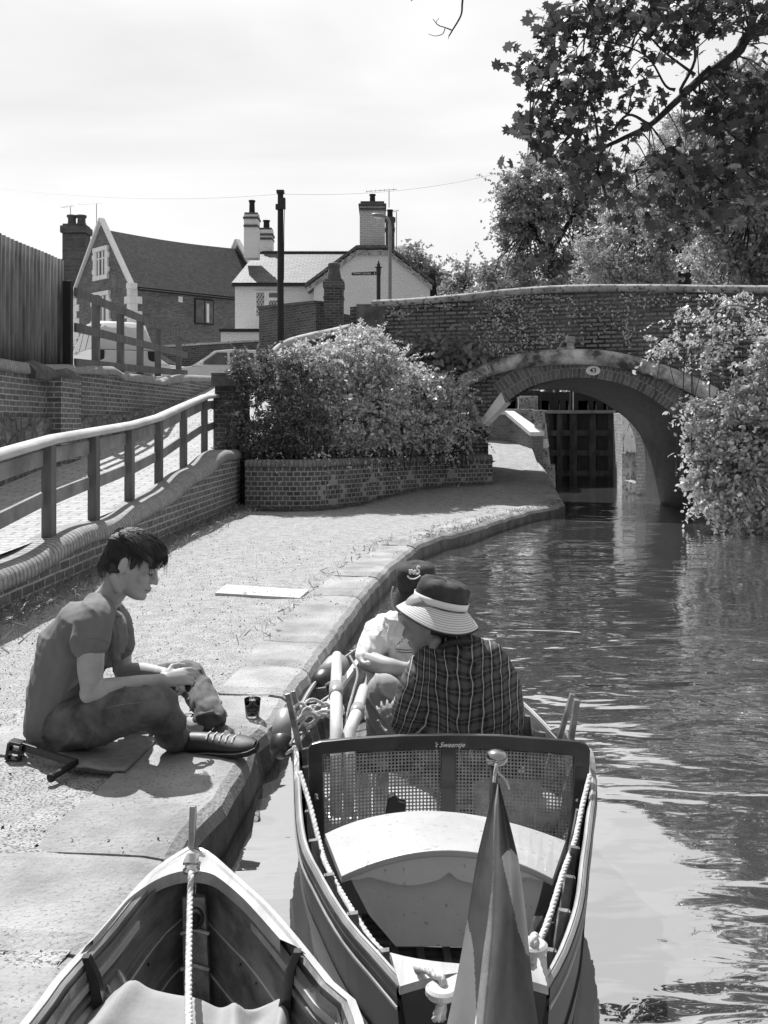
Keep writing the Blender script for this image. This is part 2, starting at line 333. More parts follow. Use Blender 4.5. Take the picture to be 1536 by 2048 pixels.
    def build(s, name, mat, parent=None, smooth=False, bevel=0, solid=0, sub=0, fixn=True):
        me = bpy.data.meshes.new(name)
        off = Vector((0,0,0)); p = parent
        while p is not None: off += p.location; p = p.parent
        org = off.copy()
        if parent is None and s.v:
            a = np.array(s.v); org = Vector(((a[:,0].min()+a[:,0].max())/2, (a[:,1].min()+a[:,1].max())/2, a[:,2].min()))
        me.from_pydata([(v[0]-org[0], v[1]-org[1], v[2]-org[2]) for v in s.v], [], s.f)
        uvl = me.uv_layers.new(name='UVMap')
        data = np.zeros(len(me.loops)*2, dtype=np.float32)
        for k, pl in enumerate(me.polygons):
            st = pl.loop_start; uv = s.uv.get(k)
            if uv and len(uv) == pl.loop_total:
                for q, c in enumerate(uv): data[2*(st+q)] = c[0]; data[2*(st+q)+1] = c[1]
            else:
                nn = pl.normal
                if abs(nn.z) > .75: tx, ty = Vector((1,0,0)), Vector((0,1,0))
                else:
                    tx = Vector((0,0,1)).cross(nn).normalized(); ty = nn.cross(tx)
                    if ty.z < 0: ty = -ty
                for q, vi in enumerate(pl.vertices):
                    c = Vector(s.v[vi]); data[2*(st+q)] = c.dot(tx); data[2*(st+q)+1] = c.dot(ty)
        uvl.data.foreach_set('uv', data)
        for k, i in s.mi.items(): me.polygons[k].material_index = i
        if fixn:
            bm = bmesh.new(); bm.from_mesh(me); bmesh.ops.recalc_face_normals(bm, faces=bm.faces); bm.to_mesh(me); bm.free()
        mats = mat if isinstance(mat, (list, tuple)) else [mat]
        for m in mats: me.materials.append(M[m] if isinstance(m, str) else m)
        if smooth: me.polygons.foreach_set('use_smooth', np.ones(len(me.polygons), dtype=bool))
        o = bpy.data.objects.new(name, me); COL.objects.link(o)
        if parent is None: o.location = org
        else: o.parent = parent
        if bevel:
            md = o.modifiers.new('bevel', 'BEVEL'); md.width = bevel; md.segments = 2; md.limit_method = 'ANGLE'; md.angle_limit = R(35)
        if solid:
            md = o.modifiers.new('solid', 'SOLIDIFY'); md.thickness = solid; md.offset = 0
        if sub:
            md = o.modifiers.new('sub', 'SUBSURF'); md.levels = sub; md.render_levels = sub
        return o
def arclen(pts):
    s = [0.]
    for i in range(1, len(pts)): s.append(s[-1]+(Vector(pts[i])-Vector(pts[i-1])).length)
    return s
def wall(mb, line, z0, z1, th, side=1, dz=.15, v0=0):
    """thick wall along plan polyline 'line' (front face on the line, thickness to the left*side); z0,z1 functions of index or const"""
    P = [Vector((p[0], p[1], 0)) for p in line]; n = len(P); S = arclen(P)
    Z0 = z0 if isinstance(z0, list) else [z0]*n; Z1 = z1 if isinstance(z1, list) else [z1]*n
    off = []
    for i in range(n):
        t = (P[min(i+1,n-1)]-P[max(i-1,0)]).normalized(); off.append(Vector((-t.y, t.x, 0))*th*side)
    fr0 = [Vector((P[i].x, P[i].y, Z0[i])) for i in range(n)]; fr1 = [Vector((P[i].x, P[i].y, Z1[i])) for i in range(n)]
    bk0 = [fr0[i]+off[i] for i in range(n)]; bk1 = [fr1[i]+off[i] for i in range(n)]
    for i in range(n-1):
        u0, u1 = S[i], S[i+1]
        mb.poly([fr0[i], fr0[i+1], fr1[i+1], fr1[i]], [(u0,Z0[i]),(u1,Z0[i+1]),(u1,Z1[i+1]),(u0,Z1[i])])
        mb.poly([bk0[i+1], bk0[i], bk1[i], bk1[i+1]], [(u1,Z0[i+1]),(u0,Z0[i]),(u0,Z1[i]),(u1,Z1[i+1])])
        mb.poly([fr1[i], fr1[i+1], bk1[i+1], bk1[i]], [(u0,0),(u1,0),(u1,th),(u0,th)])
        mb.poly([fr0[i+1], fr0[i], bk0[i], bk0[i+1]])
    for k in (0, n-1):
        mb.poly([fr0[k], bk0[k], bk1[k], fr1[k]], [(0,Z0[k]),(th,Z0[k]),(th,Z1[k]),(0,Z1[k])])
    return mb
def sweep(mb, path, prof, closed=True, cap=True, lateral=None):
    """prof: list of (x to the right of travel, z up). UV u = arc length, v = profile length"""
    P = [Vector(p) for p in path]; n = len(P); S = arclen(P); rows = []
    for i in range(n):
        t = P[min(i+1,n-1)]-P[max(i-1,0)]; t.z = 0; t.normalize(); x = Vector((t.y, -t.x, 0))
        if lateral is not None: x = Vector(lateral)
        rows.append([P[i]+x*a+Vector((0,0,b)) for a, b in prof])
    q = list(prof)+([prof[0]] if closed else []); pv = [0.]
    for i in range(1, len(q)): pv.append(pv[-1]+math.hypot(q[i][0]-q[i-1][0], q[i][1]-q[i-1][1]))
    mb.grid(rows, lambda i, j: (S[i], pv[j]), closed=closed)
    if cap and closed: mb.poly(rows[0]); mb.poly(rows[-1])
    return mb
def bullnose(w, h, r=None, n=6, x0=0):
    """flat-bottomed rounded coping section, from x0 to x0+w, height h"""
    r = r or min(w/2, h)*.95; p = [(x0, 0)]
    for k in range(n+1):
        a = math.pi-k*(math.pi/2)/n; p.append((x0+r+r*math.cos(a), h-r+r*math.sin(a)))
    for k in range(n+1):
        a = math.pi/2-k*(math.pi/2)/n; p.append((x0+w-r+r*math.cos(a), h-r+r*math.sin(a)))
    p.append((x0+w, 0)); return p
def leaves(name, C, size, mat, parent=None, shape='diamond', up=.3, seed=0, outward=None, szvar=.35, droop=0.):
    """C: Nx3 array of world positions; makes one mesh of N small leaves"""
    r = np.random.default_rng(seed); C = np.asarray(C, dtype=np.float64); n = len(C)
    nrm = r.normal(size=(n,3)); nrm /= np.linalg.norm(nrm, axis=1)[:,None]
    if outward is not None: nrm = nrm*.8+outward*.8
    nrm[:,2] += up; nrm /= np.linalg.norm(nrm, axis=1)[:,None]
    t = np.cross(nrm, r.normal(size=(n,3))); 
    if droop:
        dn = np.zeros((n,3)); dn[:,2] = -1; t = t/np.linalg.norm(t, axis=1)[:,None]*(1-droop)+dn*droop; t -= nrm*np.sum(t*nrm, axis=1)[:,None]
    t /= np.linalg.norm(t, axis=1)[:,None]+1e-9; b = np.cross(nrm, t)
    if shape == 'diamond': S = np.array([(0,-.5,0),(.27,-.02,.05),(0,.5,0),(-.27,-.02,.05)])
    elif shape == 'oval': S = np.array([(0,-.5,0),(.2,-.3,.04),(.25,.05,.05),(.14,.33,.02),(0,.5,-.05),(-.14,.33,.02),(-.25,.05,.05),(-.2,-.3,.04)])
    elif shape == 'blade': S = np.array([(-.05,-.5,0),(.05,-.5,0),(.02,.2,0),(0,.5,.05)])
    elif shape == 'maple':
        S = np.array([(0,-.48,0),(.10,-.40,.0),(.34,-.42,-.03),(.26,-.22,.02),(.52,-.10,-.05),(.33,.02,.02),(.36,.22,-.03),(.15,.16,.03),(.0,.55,-.06),(-.15,.16,.03),(-.36,.22,-.03),(-.33,.02,.02),(-.52,-.10,-.05),(-.26,-.22,.02),(-.34,-.42,-.03),(-.10,-.40,0)])
    k = len(S); sz = size*(1+szvar*(r.random(n)*2-1)*(1+.5*(r.random(n)<.2)))
    V = (C[:,None,:]+sz[:,None,None]*(S[None,:,0,None]*b[:,None,:]+S[None,:,1,None]*t[:,None,:]+S[None,:,2,None]*nrm[:,None,:])).reshape(-1,3)
    off = np.zeros(3); p = parent
    while p is not None: off = off+np.array(p.location); p = p.parent
    org = off
    if parent is None: org = np.array([V[:,0].mean(), V[:,1].mean(), V[:,2].min()])
    V = V-org
    me = bpy.data.meshes.new(name); me.vertices.add(len(V)); me.vertices.foreach_set('co', V.astype(np.float32).ravel())
    me.loops.add(n*k); me.loops.foreach_set('vertex_index', np.arange(n*k, dtype=np.int32))
    me.polygons.add(n); me.polygons.foreach_set('loop_start', np.arange(0, n*k, k, dtype=np.int32)); me.polygons.foreach_set('loop_total', np.full(n, k, dtype=np.int32))
    me.update(calc_edges=True); me.validate()
    me.materials.append(M[mat] if isinstance(mat, str) else mat)
    o = bpy.data.objects.new(name, me); COL.objects.link(o)
    if parent is None: o.location = org
    else: o.parent = parent
    return o
def clumps(ells, n_clump, n_leaf, rad, seed=0, shell=.55, front=None):
    """ells: (center, (rx,ry,rz)); clump centres spread through each ellipsoid's outer shell, leaves gathered round them"""
    r = np.random.default_rng(seed); out = []; cs = []
    vol = np.array([e[1][0]*e[1][1]*e[1][2] for e in ells])**(2/3); vol = vol/vol.sum()
    for (c, rr), w in zip(ells, vol):
        k = max(3, int(n_clump*w)); d = r.normal(size=(k,3)); d /= np.linalg.norm(d, axis=1)[:,None]
        q = shell+(1.02-shell)*r.random(k)**.6
        P = np.array(c)+d*q[:,None]*np.array(rr)
        cs.append(P)
        m = np.maximum(4, (n_leaf*(.5+r.random(k))).astype(int)); idx = np.repeat(np.arange(k), m)
        dd = r.normal(size=(len(idx),3))*.55; sc_ = (rad*(.55+.8*r.random(k)))[idx]
        out.append(P[idx]+dd*sc_[:,None])
    return np.concatenate(out), np.concatenate(cs)
def sprigs(ells, n, length, per, seed=0, droop=.4, out=.95):
    """leaf positions along short drooping shoots that stick out of the crown"""
    r = np.random.default_rng(seed+500); pts = []; w = np.array([e[1][0]*e[1][2] for e in ells]); w = w/w.sum()
    for k in r.choice(len(ells), size=n, p=w):
        c, rr = ells[k]; d = r.normal(size=3); d /= np.linalg.norm(d); p0 = np.array(c)+d*np.array(rr)*out; L_ = length*(.5+r.random()); dd = d+r.normal(size=3)*.35
        t = np.linspace(0, 1, per)[:,None]; q = p0+dd*t*L_; q[:,2] -= (droop*L_*t[:,0]**2); pts.append(q+r.normal(size=q.shape)*length*.05)
    return np.concatenate(pts)
def text_mesh(name, s, size, mat, parent, mtx, extrude=.001, shear=0., bold=0.):
    cu = bpy.data.curves.new(name, 'FONT'); cu.body = s; cu.size = size; cu.extrude = extrude; cu.align_x = 'CENTER'; cu.align_y = 'CENTER'; cu.shear = shear; cu.offset = bold; cu.resolution_u = 3
    to = bpy.data.objects.new(name+'_tmp', cu); COL.objects.link(to)
    dg = bpy.context.evaluated_depsgraph_get(); me = bpy.data.meshes.new_from_object(to.evaluated_get(dg))
    bpy.data.objects.remove(to); bpy.data.curves.remove(cu)
    me.name = name; me.transform(mtx)
    off = Vector((0,0,0)); p = parent
    while p is not None: off += p.location; p = p.parent
    me.transform(Matrix.Translation(-off)); me.materials.clear(); me.materials.append(M[mat])
    o = bpy.data.objects.new(name, me); COL.objects.link(o); o.parent = parent
    return o
# ================================================================== SETTING
WZ = -0.18                                   # water level
EY = [-3, 0, 1.8, 3.29, 3.5, 4.15, 5.26, 6.92, 7.99, 9.35, 11.0, 11.95, 12.5, 13.98, 15.46, 16.0, 16.9, 17.35]
EX = [-1.2, -.90, -.73, -.596, -.556, -.509, -.404, -.236, -.12, .085, .38, .72, 1.05, 1.63, 2.31, 2.70, 3.08, 3.12]
edge = [Vector((x, y, 0)) for x, y in zip(EX, EY)]
edge_far = [Vector((3.12,17.35,0)), Vector((3.15,18.4,.2)), Vector((3.3,20.4,.42)), Vector((3.5,22.6,.5))]
def xe(y):
    if y <= 17.35: return interp(y, EY, EX)
    return interp(y, [17.35,18.4,20.4,22.6,30], [3.12,3.15,3.3,3.5,3.9])
def zpath(x, y):
    a = .24*sstep((y-15.8)/2.5)*(1-sstep((x-2.0)/1.1)*(1-sstep((y-17.2)/1.2)))
    return a+interp(y, [18.4,19.5,21,23.4,27], [0,.1,.28,.62,1.1])
RW_Y = [-2, 0, 6.83, 9.06, 15.9]; RW_X = [-2.95, -2.9, -2.63, -2.58, -2.30]
def xrw(y): return interp(y, RW_Y, RW_X)
PL = [(-2.17,15.55),(-1.95,15.48),(-1.66,15.45),(-1.13,15.5),(-.65,16.0),(.05,16.9),(.9,17.8),(2.0,18.35)]   # planter wall, plan
def xl(y):
    if y < 15.5: return xrw(y)-.05
    if y < 18.35: return interp(y, [15.5,16.0,16.9,17.8,18.35], [-2.2,-.8,-.05,.8,1.9])
    return 1.9
# towpath gravel
mb = MB(); rows = []
ys = list(np.arange(-3, 6, .16))+list(np.arange(6, 27, .3))
for y in ys:
    a, b = xl(y), xe(y)-.12; row = []
    for k in range(25):
        x = lerp(a, b, k/24); bump = .010*math.sin(x*5+y*2.3)+.008*math.sin(x*9-y*4.1)+.006*math.sin(y*9.7+x*3)
        row.append((x, y, zpath(x, y)-.012+bump*.7+(.05*sstep(1-(x-a)/.45) if y < 15.4 else 0)))
    rows.append(row)
mb.grid(rows); tag(mb.build('towpath', 'gravel', smooth=True), kind='structure')
# base sheet under everything, reaching the horizon
mb = MB(); mb.poly([(-900,-300,-.9),(900,-300,-.9),(900,1500,-.9),(-900,1500,-.9)]); tag(mb.build('canal_bed', 'earth'), kind='structure')
mb = MB(); mb.poly([(-1.6,-30,WZ),(60,-30,WZ),(60,17.5,WZ),(12,30,WZ),(-1.6,30,WZ)]); tag(mb.build('canal_water', 'water'), kind='structure')
# upper street level
mb = MB()
mb.poly([(-500,25.4,2.36),(1.9,25.4,2.36),(1.9,31,2.36),(14,31,2.36),(500,31,2.36),(500,1200,2.36),(-500,1200,2.36)])
mb.poly([(-500,-60,2.3),(-5.3,-60,2.3),(-5.3,25.4,2.36),(-500,25.4,2.36)])
tag(mb.build('street', 'road'), kind='structure')
mb = MB(); mb.poly([(6.2,-30,.2),(9,-30,1.6),(500,-30,2.5),(500,31,2.5),(14,31,2.3),(9,24,1.6),(6.9,17,.3),(6.2,12,.1)]); mb.poly([(6.2,-30,.2),(6.2,12,.1),(6.0,12,-.5),(6.0,-30,-.5)]); mb.poly([(6.2,12,.1),(6.9,17,.3),(6.8,17,-.5),(6.0,12,-.5)])
tag(mb.build('far_bank', 'earth'), kind='structure')
# canal coping: one long row of stone slabs with rounded arris
def edge_at(s, S, P):
    i = max(0, min(len(S)-2, int(np.searchsorted(S, s))-1)); t = (s-S[i])/(S[i+1]-S[i]); return P[i].lerp(P[i+1], t)
EP = catmull([tuple(p) for p in edge], 6); ES = arclen(EP)
mb = MB(); s = 0.; rs = random.Random(3)
joints = []
targets = [G(60,1912).y, G(355,1715).y, G(530,1470).y, G(590,1391).y, G(640,1335).y, G(660,1284).y, G(690,1240).y, G(735,1191).y]
ylist = [-3,-1.9,-.9,.2,1.3]+sorted(targets); yy = ylist[-1]
while yy < 17.3: yy += rs.uniform(.8,1.5); ylist.append(min(yy,17.35))
for k in range(len(ylist)-1):
    ya, yb = ylist[k]+.006, ylist[k+1]-.006
    if yb-ya < .05: continue
    w = .62 if yb < 3.4 else (.50 if yb < 5 else .40)
    w *= rs.uniform(.93,1.07); dz = rs.uniform(-.006,.008); rr = .055
    rows = []; m = 9
    for i in range(m):
        t = i/(m-1); y = lerp(ya, yb, t); x = xe(y); e = .018*(1 if i in (0,m-1) else 0)
        d = Vector((xe(y+.05)-xe(y-.05), .1, 0)).normalized(); nx = Vector((d.y, -d.x, 0))
        z = zpath(x, y)+dz+.012; P0 = Vector((x, y, z)); wob = .004*math.sin(y*7.3)+.003*math.sin(y*17)+.004*math.sin(y*31+k)-.010*(1 if i in (0,m-1) else 0)
        if abs(y-ylist[0]) > 0 and 4.0 < y < 4.3: wob -= .05*math.exp(-((y-4.17)/.09)**2)     # broken arris beside the seated man
        pr = [(-w, -.03), (-w, -e), (-w*.5, -e+.004*math.sin(y*5)), (-.11+wob, -e), (-.05+wob, -.008-e), (-.018+wob, -.03-e), (0+wob, -.07-e), (0.004+wob*.6, -.16), (-.005, -.24), (-.01, -.75)]
        rows.append([P0+nx*a+Vector((0,0,b)) for a, b in pr])
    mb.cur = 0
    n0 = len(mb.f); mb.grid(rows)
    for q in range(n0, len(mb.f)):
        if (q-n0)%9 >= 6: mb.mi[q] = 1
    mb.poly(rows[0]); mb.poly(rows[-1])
# far return under the bridge
rows = []
for p in catmull([tuple(q) for q in edge_far], 6):
    rows.append([(p.x-.45,p.y,p.z+.012),(p.x-.05,p.y,p.z+.012),(p.x,p.y,p.z-.03),(p.x+.02,p.y,-.75)])
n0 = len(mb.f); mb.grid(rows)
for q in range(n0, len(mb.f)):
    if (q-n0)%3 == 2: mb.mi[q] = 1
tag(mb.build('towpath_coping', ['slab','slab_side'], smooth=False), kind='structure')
# broken slabs inland of the coping near the seated man, flush with the gravel
mb = MB()
for pts in ([(-20,1462),(92,1448),(300,1470),(262,1548),(-20,1512)], ):
    P = [G(px,py,0) for px,py in pts]; mb.prism([p-Vector((0,0,.03)) for p in P], (0,0,.042))
tag(mb.build('towpath_slab', 'slab'), kind='structure')
P = [G(430,1186,.006), G(452,1169,.006), G(618,1180,.006), G(600,1196,.006)]
mb = MB(); mb.prism([p-Vector((0,0,.04)) for p in P], (0,0,.042))
tag(mb.build('flagstone', 'flag', bevel=.004), 'pale rectangular flagstone set alone in the gravel of the towpath', 'flagstone')
# ---------------- ramp
RZ = ([-2,6,8.2,9.5,10.8,12.3,13.7,15.3,16.7,18.4,20.2,21.6,25.6,27], [.28,.34,.39,.425,.48,.55,.69,.80,.92,1.1,1.5,1.8,2.4,2.4])
mb = MB(); rows = []
for y in np.arange(-2, 25.8, .3):
    z = interp(y, *RZ); xr = min(xrw(y), -2.3)-.2 if y < 16.3 else interp(y, [16.3,18,25.6], [-2.5,-2.2,-1.4])
    rows.append([(lerp(-5.0, xr, k/5), y, z) for k in range(6)])
mb.grid(rows, lambda i, j: (rows[i][min(j,5)][0], rows[i][0][1])); tag(mb.build('ramp', 'pavers'), kind='structure')
# ---------------- low brick wall beside the towpath
t = empty('brick_wall', (-2.5,9,0), 'low red brick retaining wall with rounded brick coping climbing beside the ramp behind the seated man', 'wall')
CBY = [-2,5,6.83,8,9.65,10.7,11.3,12.4,13.3,14.3,15,15.95]; CBZ = [.06,.12,.17,.25,.29,.33,.40,.52,.61,.74,.79,.80]
def czb(y):
    base = interp(y, CBY, CBZ); return base+.02*math.sin(y*3.1)
yl = list(np.arange(-2, 15.95, .14)); line = [(xrw(y), y) for y in yl]
mb = MB(); wall(mb, line, [-.2]*len(yl), [czb(y) for y in yl], .34, side=1); mb.build('wall', 'brick_ramp', t)
mb = MB(); sweep(mb, [(xrw(y)+.02, y, czb(y)-.005) for y in yl], [(-x+.0, z) for x, z in bullnose(.38, .15, .10)]); mb.build('coping', 'brick_coping', t, smooth=True)
# ---------------- handrail on the ramp
t = empty('timber_handrail', (-2.78,11,.4), 'timber post and rail handrail with pale rounded top along the brick ramp', 'handrail')
posts = [(-40,6.9,1.03),(20,7.45,1.1)]; 
PY = [5.6, 6.9, 8.2, 9.47, 10.8, 12.2, 13.7, 15.3, 16.4]; PT = [1.0, 1.07, 1.176, 1.234, 1.293, 1.394, 1.561, 1.73, 1.78]; PB = [.2,.3,.394,.425,.488,.584,.713,.858,.90]
for y, zt, zb in zip(PY, PT, PB):
    mb = MB(); mb.box((-2.76, y, (zt+zb)/2-.1), (.085, .13, zt-zb+.2)); mb.build('post', 'timber', t, bevel=.006)
mb = MB(); sweep(mb, [(-2.76, y, z-.01) for y, z in zip(PY, PT)], [(-.07,0),(-.075,.03),(-.05,.062),(0,.075),(.05,.062),(.075,.03),(.07,0)]); mb.build('rail_cap', 'rail_cap', t, smooth=True)
for h, hh, off in ((-.12, .13, .0), (-.46, .12, .0)):
    mb = MB()
    for i in range(len(PY)-1):
        mb.bar((-2.80, PY[i], PT[i]+h+(.0 if h>-.2 else -.02)), (-2.80, PY[i+1], PT[i+1]+h), .035, hh)
    mb.build('rail', 'timber_grey', t, bevel=.004)
mb = MB(); mb.box((-2.45, 16.35, 1.35), (.085,.1,.9)); mb.build('post', 'timber_grey', t, bevel=.005)
# pier at the end of the rail
t = empty('brick_pier', (-2.55,16.5,0), 'square brick gate pier with flat stone cap beside the dark shrub', 'pier')
mb = MB(); mb.box((-2.52, 16.55, .95), (.5, .5, 2.0)); mb.build('shaft', 'brick_dark', t)
mb = MB(); mb.box((-2.56, 16.5, 2.04), (.52, .56, .17)); mb.prism([(-2.82,16.78,2.125),(-2.30,16.78,2.125),(-2.30,16.22,2.125),(-2.82,16.22,2.125)], (0,0,.05)); mb.build('cap', 'clay', t, bevel=.012)
# ---------------- planter wall
t = empty('planter_wall', (0,16.5,0), 'low curved brick planter wall with patterned brickwork beneath the overgrown shrubs', 'wall')
pl = catmull([(a,b,0) for a,b in PL], 6); L2 = [(p.x,p.y) for p in pl]
mb = MB(); wall(mb, L2, [-.25]*len(L2), [.66]*len(L2), .3); mb.build('wall', 'brick_planter', t)
mb = MB(); sweep(mb, [(p.x, p.y, .66) for p in pl], [(-x+.015, z) for x, z in bullnose(.33, .115, .08)]); mb.build('coping', 'brick_cop_dark', t, smooth=True)
mb = MB(); q = [(p.x-.0,p.y+.25,.6) for p in pl]; mb.poly(q+[(2.2,19.5,.62),(-1.5,19.5,.62),(-2.4,17.2,.6)]); mb.build('soil', 'earth', t)
# ---------------- upper wall on the left of the ramp
t = empty('stepped_brick_wall', (-4.9,15,0), 'tall stepped brick wall on a rubble stone footing at the left of the ramp', 'wall')
UY = [3,8,12.4,15,15.5,17.6,18.1,19.8,20.4,22.4,25.6]; UZ = [2.08,2.08,2.1,2.1,2.14,2.26,2.14,2.16,2.24,2.36,2.42]
UZ = [2.0,2.0,2.02,2.02,2.12,2.2,2.12,2.14,2.14,2.3,2.42]
def ux(y): return -4.85 if y < 15.0 else interp(y, [15,15.2,25.6], [-4.85,-4.9,-4.2])
yl = sorted(set(list(np.arange(3, 25.6, .3))+UY)); zt = [interp(y, UY, UZ) for y in yl]
mb = MB(); wall(mb, [(ux(y), y) for y in yl], [.0]*len(yl), zt, .35, side=1); mb.build('wall', 'brick_upper', t)
mb = MB(); sweep(mb, [(ux(y)+.03, y, z-.002) for y, z in zip(yl, zt) if y < 14.3 or y > 15.7], [(-x, z) for x, z in bullnose(.42, .16, .12)]); mb.build('coping', 'brick_coping', t, smooth=True)
mb = MB()
for y0, y1 in ((13.6,14.6),(14.65,15.7)):
    rows = []
    for i in range(5):
        y = lerp(y0, y1, i/4); s = 1-.25*abs(i/4-.5)*2
        rows.append([(-4.82+.08*s*0+a*1.0, y, 1.98+b*s) for a, b in [(.06,-.03),(.07,.1),(.0,.2),(-.15,.26),(-.32,.22),(-.42,.1),(-.42,-.03)]])
    mb.grid(rows); mb.poly(rows[0]); mb.poly(rows[-1])
mb.build('coping_stone', 'clay', t, smooth=True)
rz = [interp(y, [3,12.4,14.2,15.3,15.8,18.4,21.6,22.8], [1.45,1.42,1.42,1.1,1.42,1.55,1.85,1.9]) for y in yl]
mb = MB()
rl = [(y, z) for y, z in zip(yl, rz) if y <= 22.5]
wall(mb, [(ux(y)+.09, y) for y, z in rl], [.0]*len(rl), [z for y, z in rl], .2, side=1); mb.build('stone_footing', 'rubble', t)
mb = MB(); mb.box((-4.78,14.75,1.0),(.3,.95,2.0)); mb.build('buttress', 'brick_upper', t)
# corrugated fence
t = empty('corrugated_fence', (-5.2,12,2.3), 'tall dark fence of vertical corrugated sheeting above the stepped wall', 'fence')
rows = [[], []]
for k in range(int((15.95-2)/.025)):
    y = 2+k*.025; x = -5.12+.030*max(-1,min(1,2.6*math.sin(y*2*math.pi/.15)))
    rows[0].append((x, y, 2.2)); rows[1].append((x, y, 3.9+.03*math.sin(y*1.3)-.0))
mb = MB(); mb.grid(rows); mb.build('sheeting', nmat('fence_sheet', .26, .09, 3, .75, .002, 20, stretch=(1,3,.35), detail=9), t, smooth=True, solid=.006)
mb = MB(); mb.box((-5.22, 9, 3.2),(.05,14,.09)); mb.box((-5.22, 9, 2.5),(.05,14,.09)); mb.build('rail', 'timber', t)
# ranch fence towards the road
t = empty('ranch_fence', (-5,20,2.3), 'grey timber fence of three sloping rails with a tall black end post', 'fence')
def fx(y): return interp(y, [15.6,25], [-4.98,-5.0])
mb = MB(); mb.box((-4.96,15.62,2.85),(.13,.13,1.45)); mb.build('end_post', 'timber_black', t, bevel=.006)
FY = [17.1,18.7,20.2,21.8,24.0]; FT = [3.55,3.56,3.56,3.6,3.68]
for y, z in zip(FY, FT):
    mb = MB(); mb.box((-4.95,y,(z+2.1)/2),(.12,.12,z-2.1)); mb.build('post', 'timber', t, bevel=.006)
yy = [15.7]+FY+[24.6]
for a in (0,1,2):
    zz = [interp(y, [15.7,24.6], [3.42-.56*a, 3.50-.45*a]) for y in yy]
    mb = MB()
    for i in range(len(yy)-1): mb.bar((-4.87,yy[i],zz[i]),(-4.87,yy[i+1],zz[i+1]),.04,.14)
    mb.build('rail', 'timber', t)
# ---------------- far garden walls, pole, lamp, fingerpost
t = empty('far_brick_wall', (-6,38,2.3), 'long low brick wall with pale stone coping in front of the brick house', 'wall')
a = A(300,700,33); b = A(520,680,36)
mb = MB(); wall(mb, [(a.x-1.5,a.y-.8),(a.x,a.y),(b.x,b.y),(b.x+1,b.y)], [2.3]*4, [A(300,697,33).z,A(310,696,33).z,A(520,683,36).z,A(520,683,36).z], .3); mb.build('wall', 'brick_dark', t)
mb = MB(); sweep(mb, [(a.x,a.y,A(310,696,33).z),(b.x,b.y,A(520,683,36).z),(b.x+1,b.y,A(520,683,36).z)], [(-.35,0),(-.35,.07),(.06,.07),(.06,0)]); mb.build('coping', 'stone_light', t)
t = empty('garden_wall', (-2.5,28,2.3), 'dark brick garden wall with sloping coping behind the telegraph pole', 'wall')
c0 = A(518,620,30.5); c1 = A(632,607,28); c2 = A(690,645,28.5); c3 = A(760,680,29)
mb = MB(); wall(mb, [(c0.x,c0.y),(c1.x,c1.y),(c2.x,c2.y),(c3.x,c3.y)], [2.0]*4, [A(518,617,30.5).z,A(632,606,28).z,A(662,628,28.5).z,A(690,640,28.5).z], .3); mb.build('wall', 'brick_dark', t)
mb = MB(); sweep(mb, [(c0.x,c0.y,A(518,617,30.5).z),(c1.x,c1.y,A(632,606,28).z)], [(-.34,0),(-.34,.07),(.05,.07),(.05,0)]); mb.build('coping', 'clay', t)
t = empty('tall_brick_pier', (-1.4,27.5,2.3), 'dark stepped brick pier topped with a flared clay chimney pot before the white cottage', 'pier')
c = A(668,650,27.5); s = 27.5/F
mb = MB(); mb.box((c.x,c.y,(2+A(0,575,27.5).z)/2),(38*s,.5,A(0,575,27.5).z-2)); mb.build('shaft', 'brick_dark', t)
mb = MB(); mb.box((c.x,c.y,A(0,597,27.5).z),(41*s,.55,.06)); mb.box((c.x,c.y,A(0,571,27.5).z),(42*s,.58,.18)); mb.box((c.x,c.y,A(0,564,27.5).z),(36*s,.5,.1)); mb.build('cap', 'brick_dark', t, bevel=.01)
mb = MB(); z0 = A(0,562,27.5).z; h = A(0,526,27.5).z-z0; mb.lathe((c.x,c.y,z0), [(.21,0),(.19,h*.3),(.15,h*.7),(.17,h*.8),(.17,h*.95),(.14,h),(.1,h)], 12); mb.build('chimney_pot', 'clay', t)
t = empty('telegraph_pole', tuple(A(561,700,26)*1.0), 'tall black wooden telegraph pole with a junction box near its top', 'pole'); t.location.z = 2.3
c = t.location.copy()
mb = MB(); mb.tube([(c.x,c.y,2.2),(c.x,c.y,A(0,383,26).z)], [.095,.075], 12); mb.build('post', 'timber_black', t, smooth=False)
mb = MB(); mb.box((c.x+.07,c.y-.05,A(0,408,26).z),(.13,.16,.28)); mb.box((c.x,c.y,A(0,384,26).z),(.2,.2,.08)); mb.box((c.x-.02,c.y-.06,A(0,415,26).z),(.2,.12,.14)); mb.build('junction_box', 'black_metal', t, bevel=.006)
mb = MB(); mb.tube([(c.x+.11,c.y-.05,A(0,418,26).z),(c.x+.10,c.y-.08,A(0,450,26).z),(c.x+.09,c.y-.06,A(0,560,26).z)], .01, 5); mb.build('cable', 'rubber', t)
c = A(780,608,24)
t = empty('street_lamp', (c.x,c.y,2.3), 'slim grey street lamp with a single curved arm above the bridge parapet', 'street lamp')
zt = A(0,455,24).z
mb = MB(); mb.tube([(c.x,c.y,2.3),(c.x,c.y,zt)]+[tuple(A(px,py,24)) for px,py in ((778,440),(772,434),(766,431))], [.042]*2+[.03]*3, 10); mb.build('column', 'grey_metal', t, smooth=True)
h = A(756,431,24)
mb = MB(); mb.tube([tuple(A(px,py,24)) for px,py in ((772,434),(764,431),(756,431),(748,430),(742,429))], [(.03,.04),(.05,.08),(.06,.1),(.045,.09),(.015,.03)], 10); mb.build('lamp_head', 'grey_metal', t, smooth=True)
mb = MB(); mb.tube([tuple(A(px,py,24)) for px,py in ((766,436),(757,436),(748,434))], [(.02,.05),(.03,.07),(.02,.04)], 10); mb.build('lens', 'sign_white', t, smooth=True)
c = A(757,608,21)
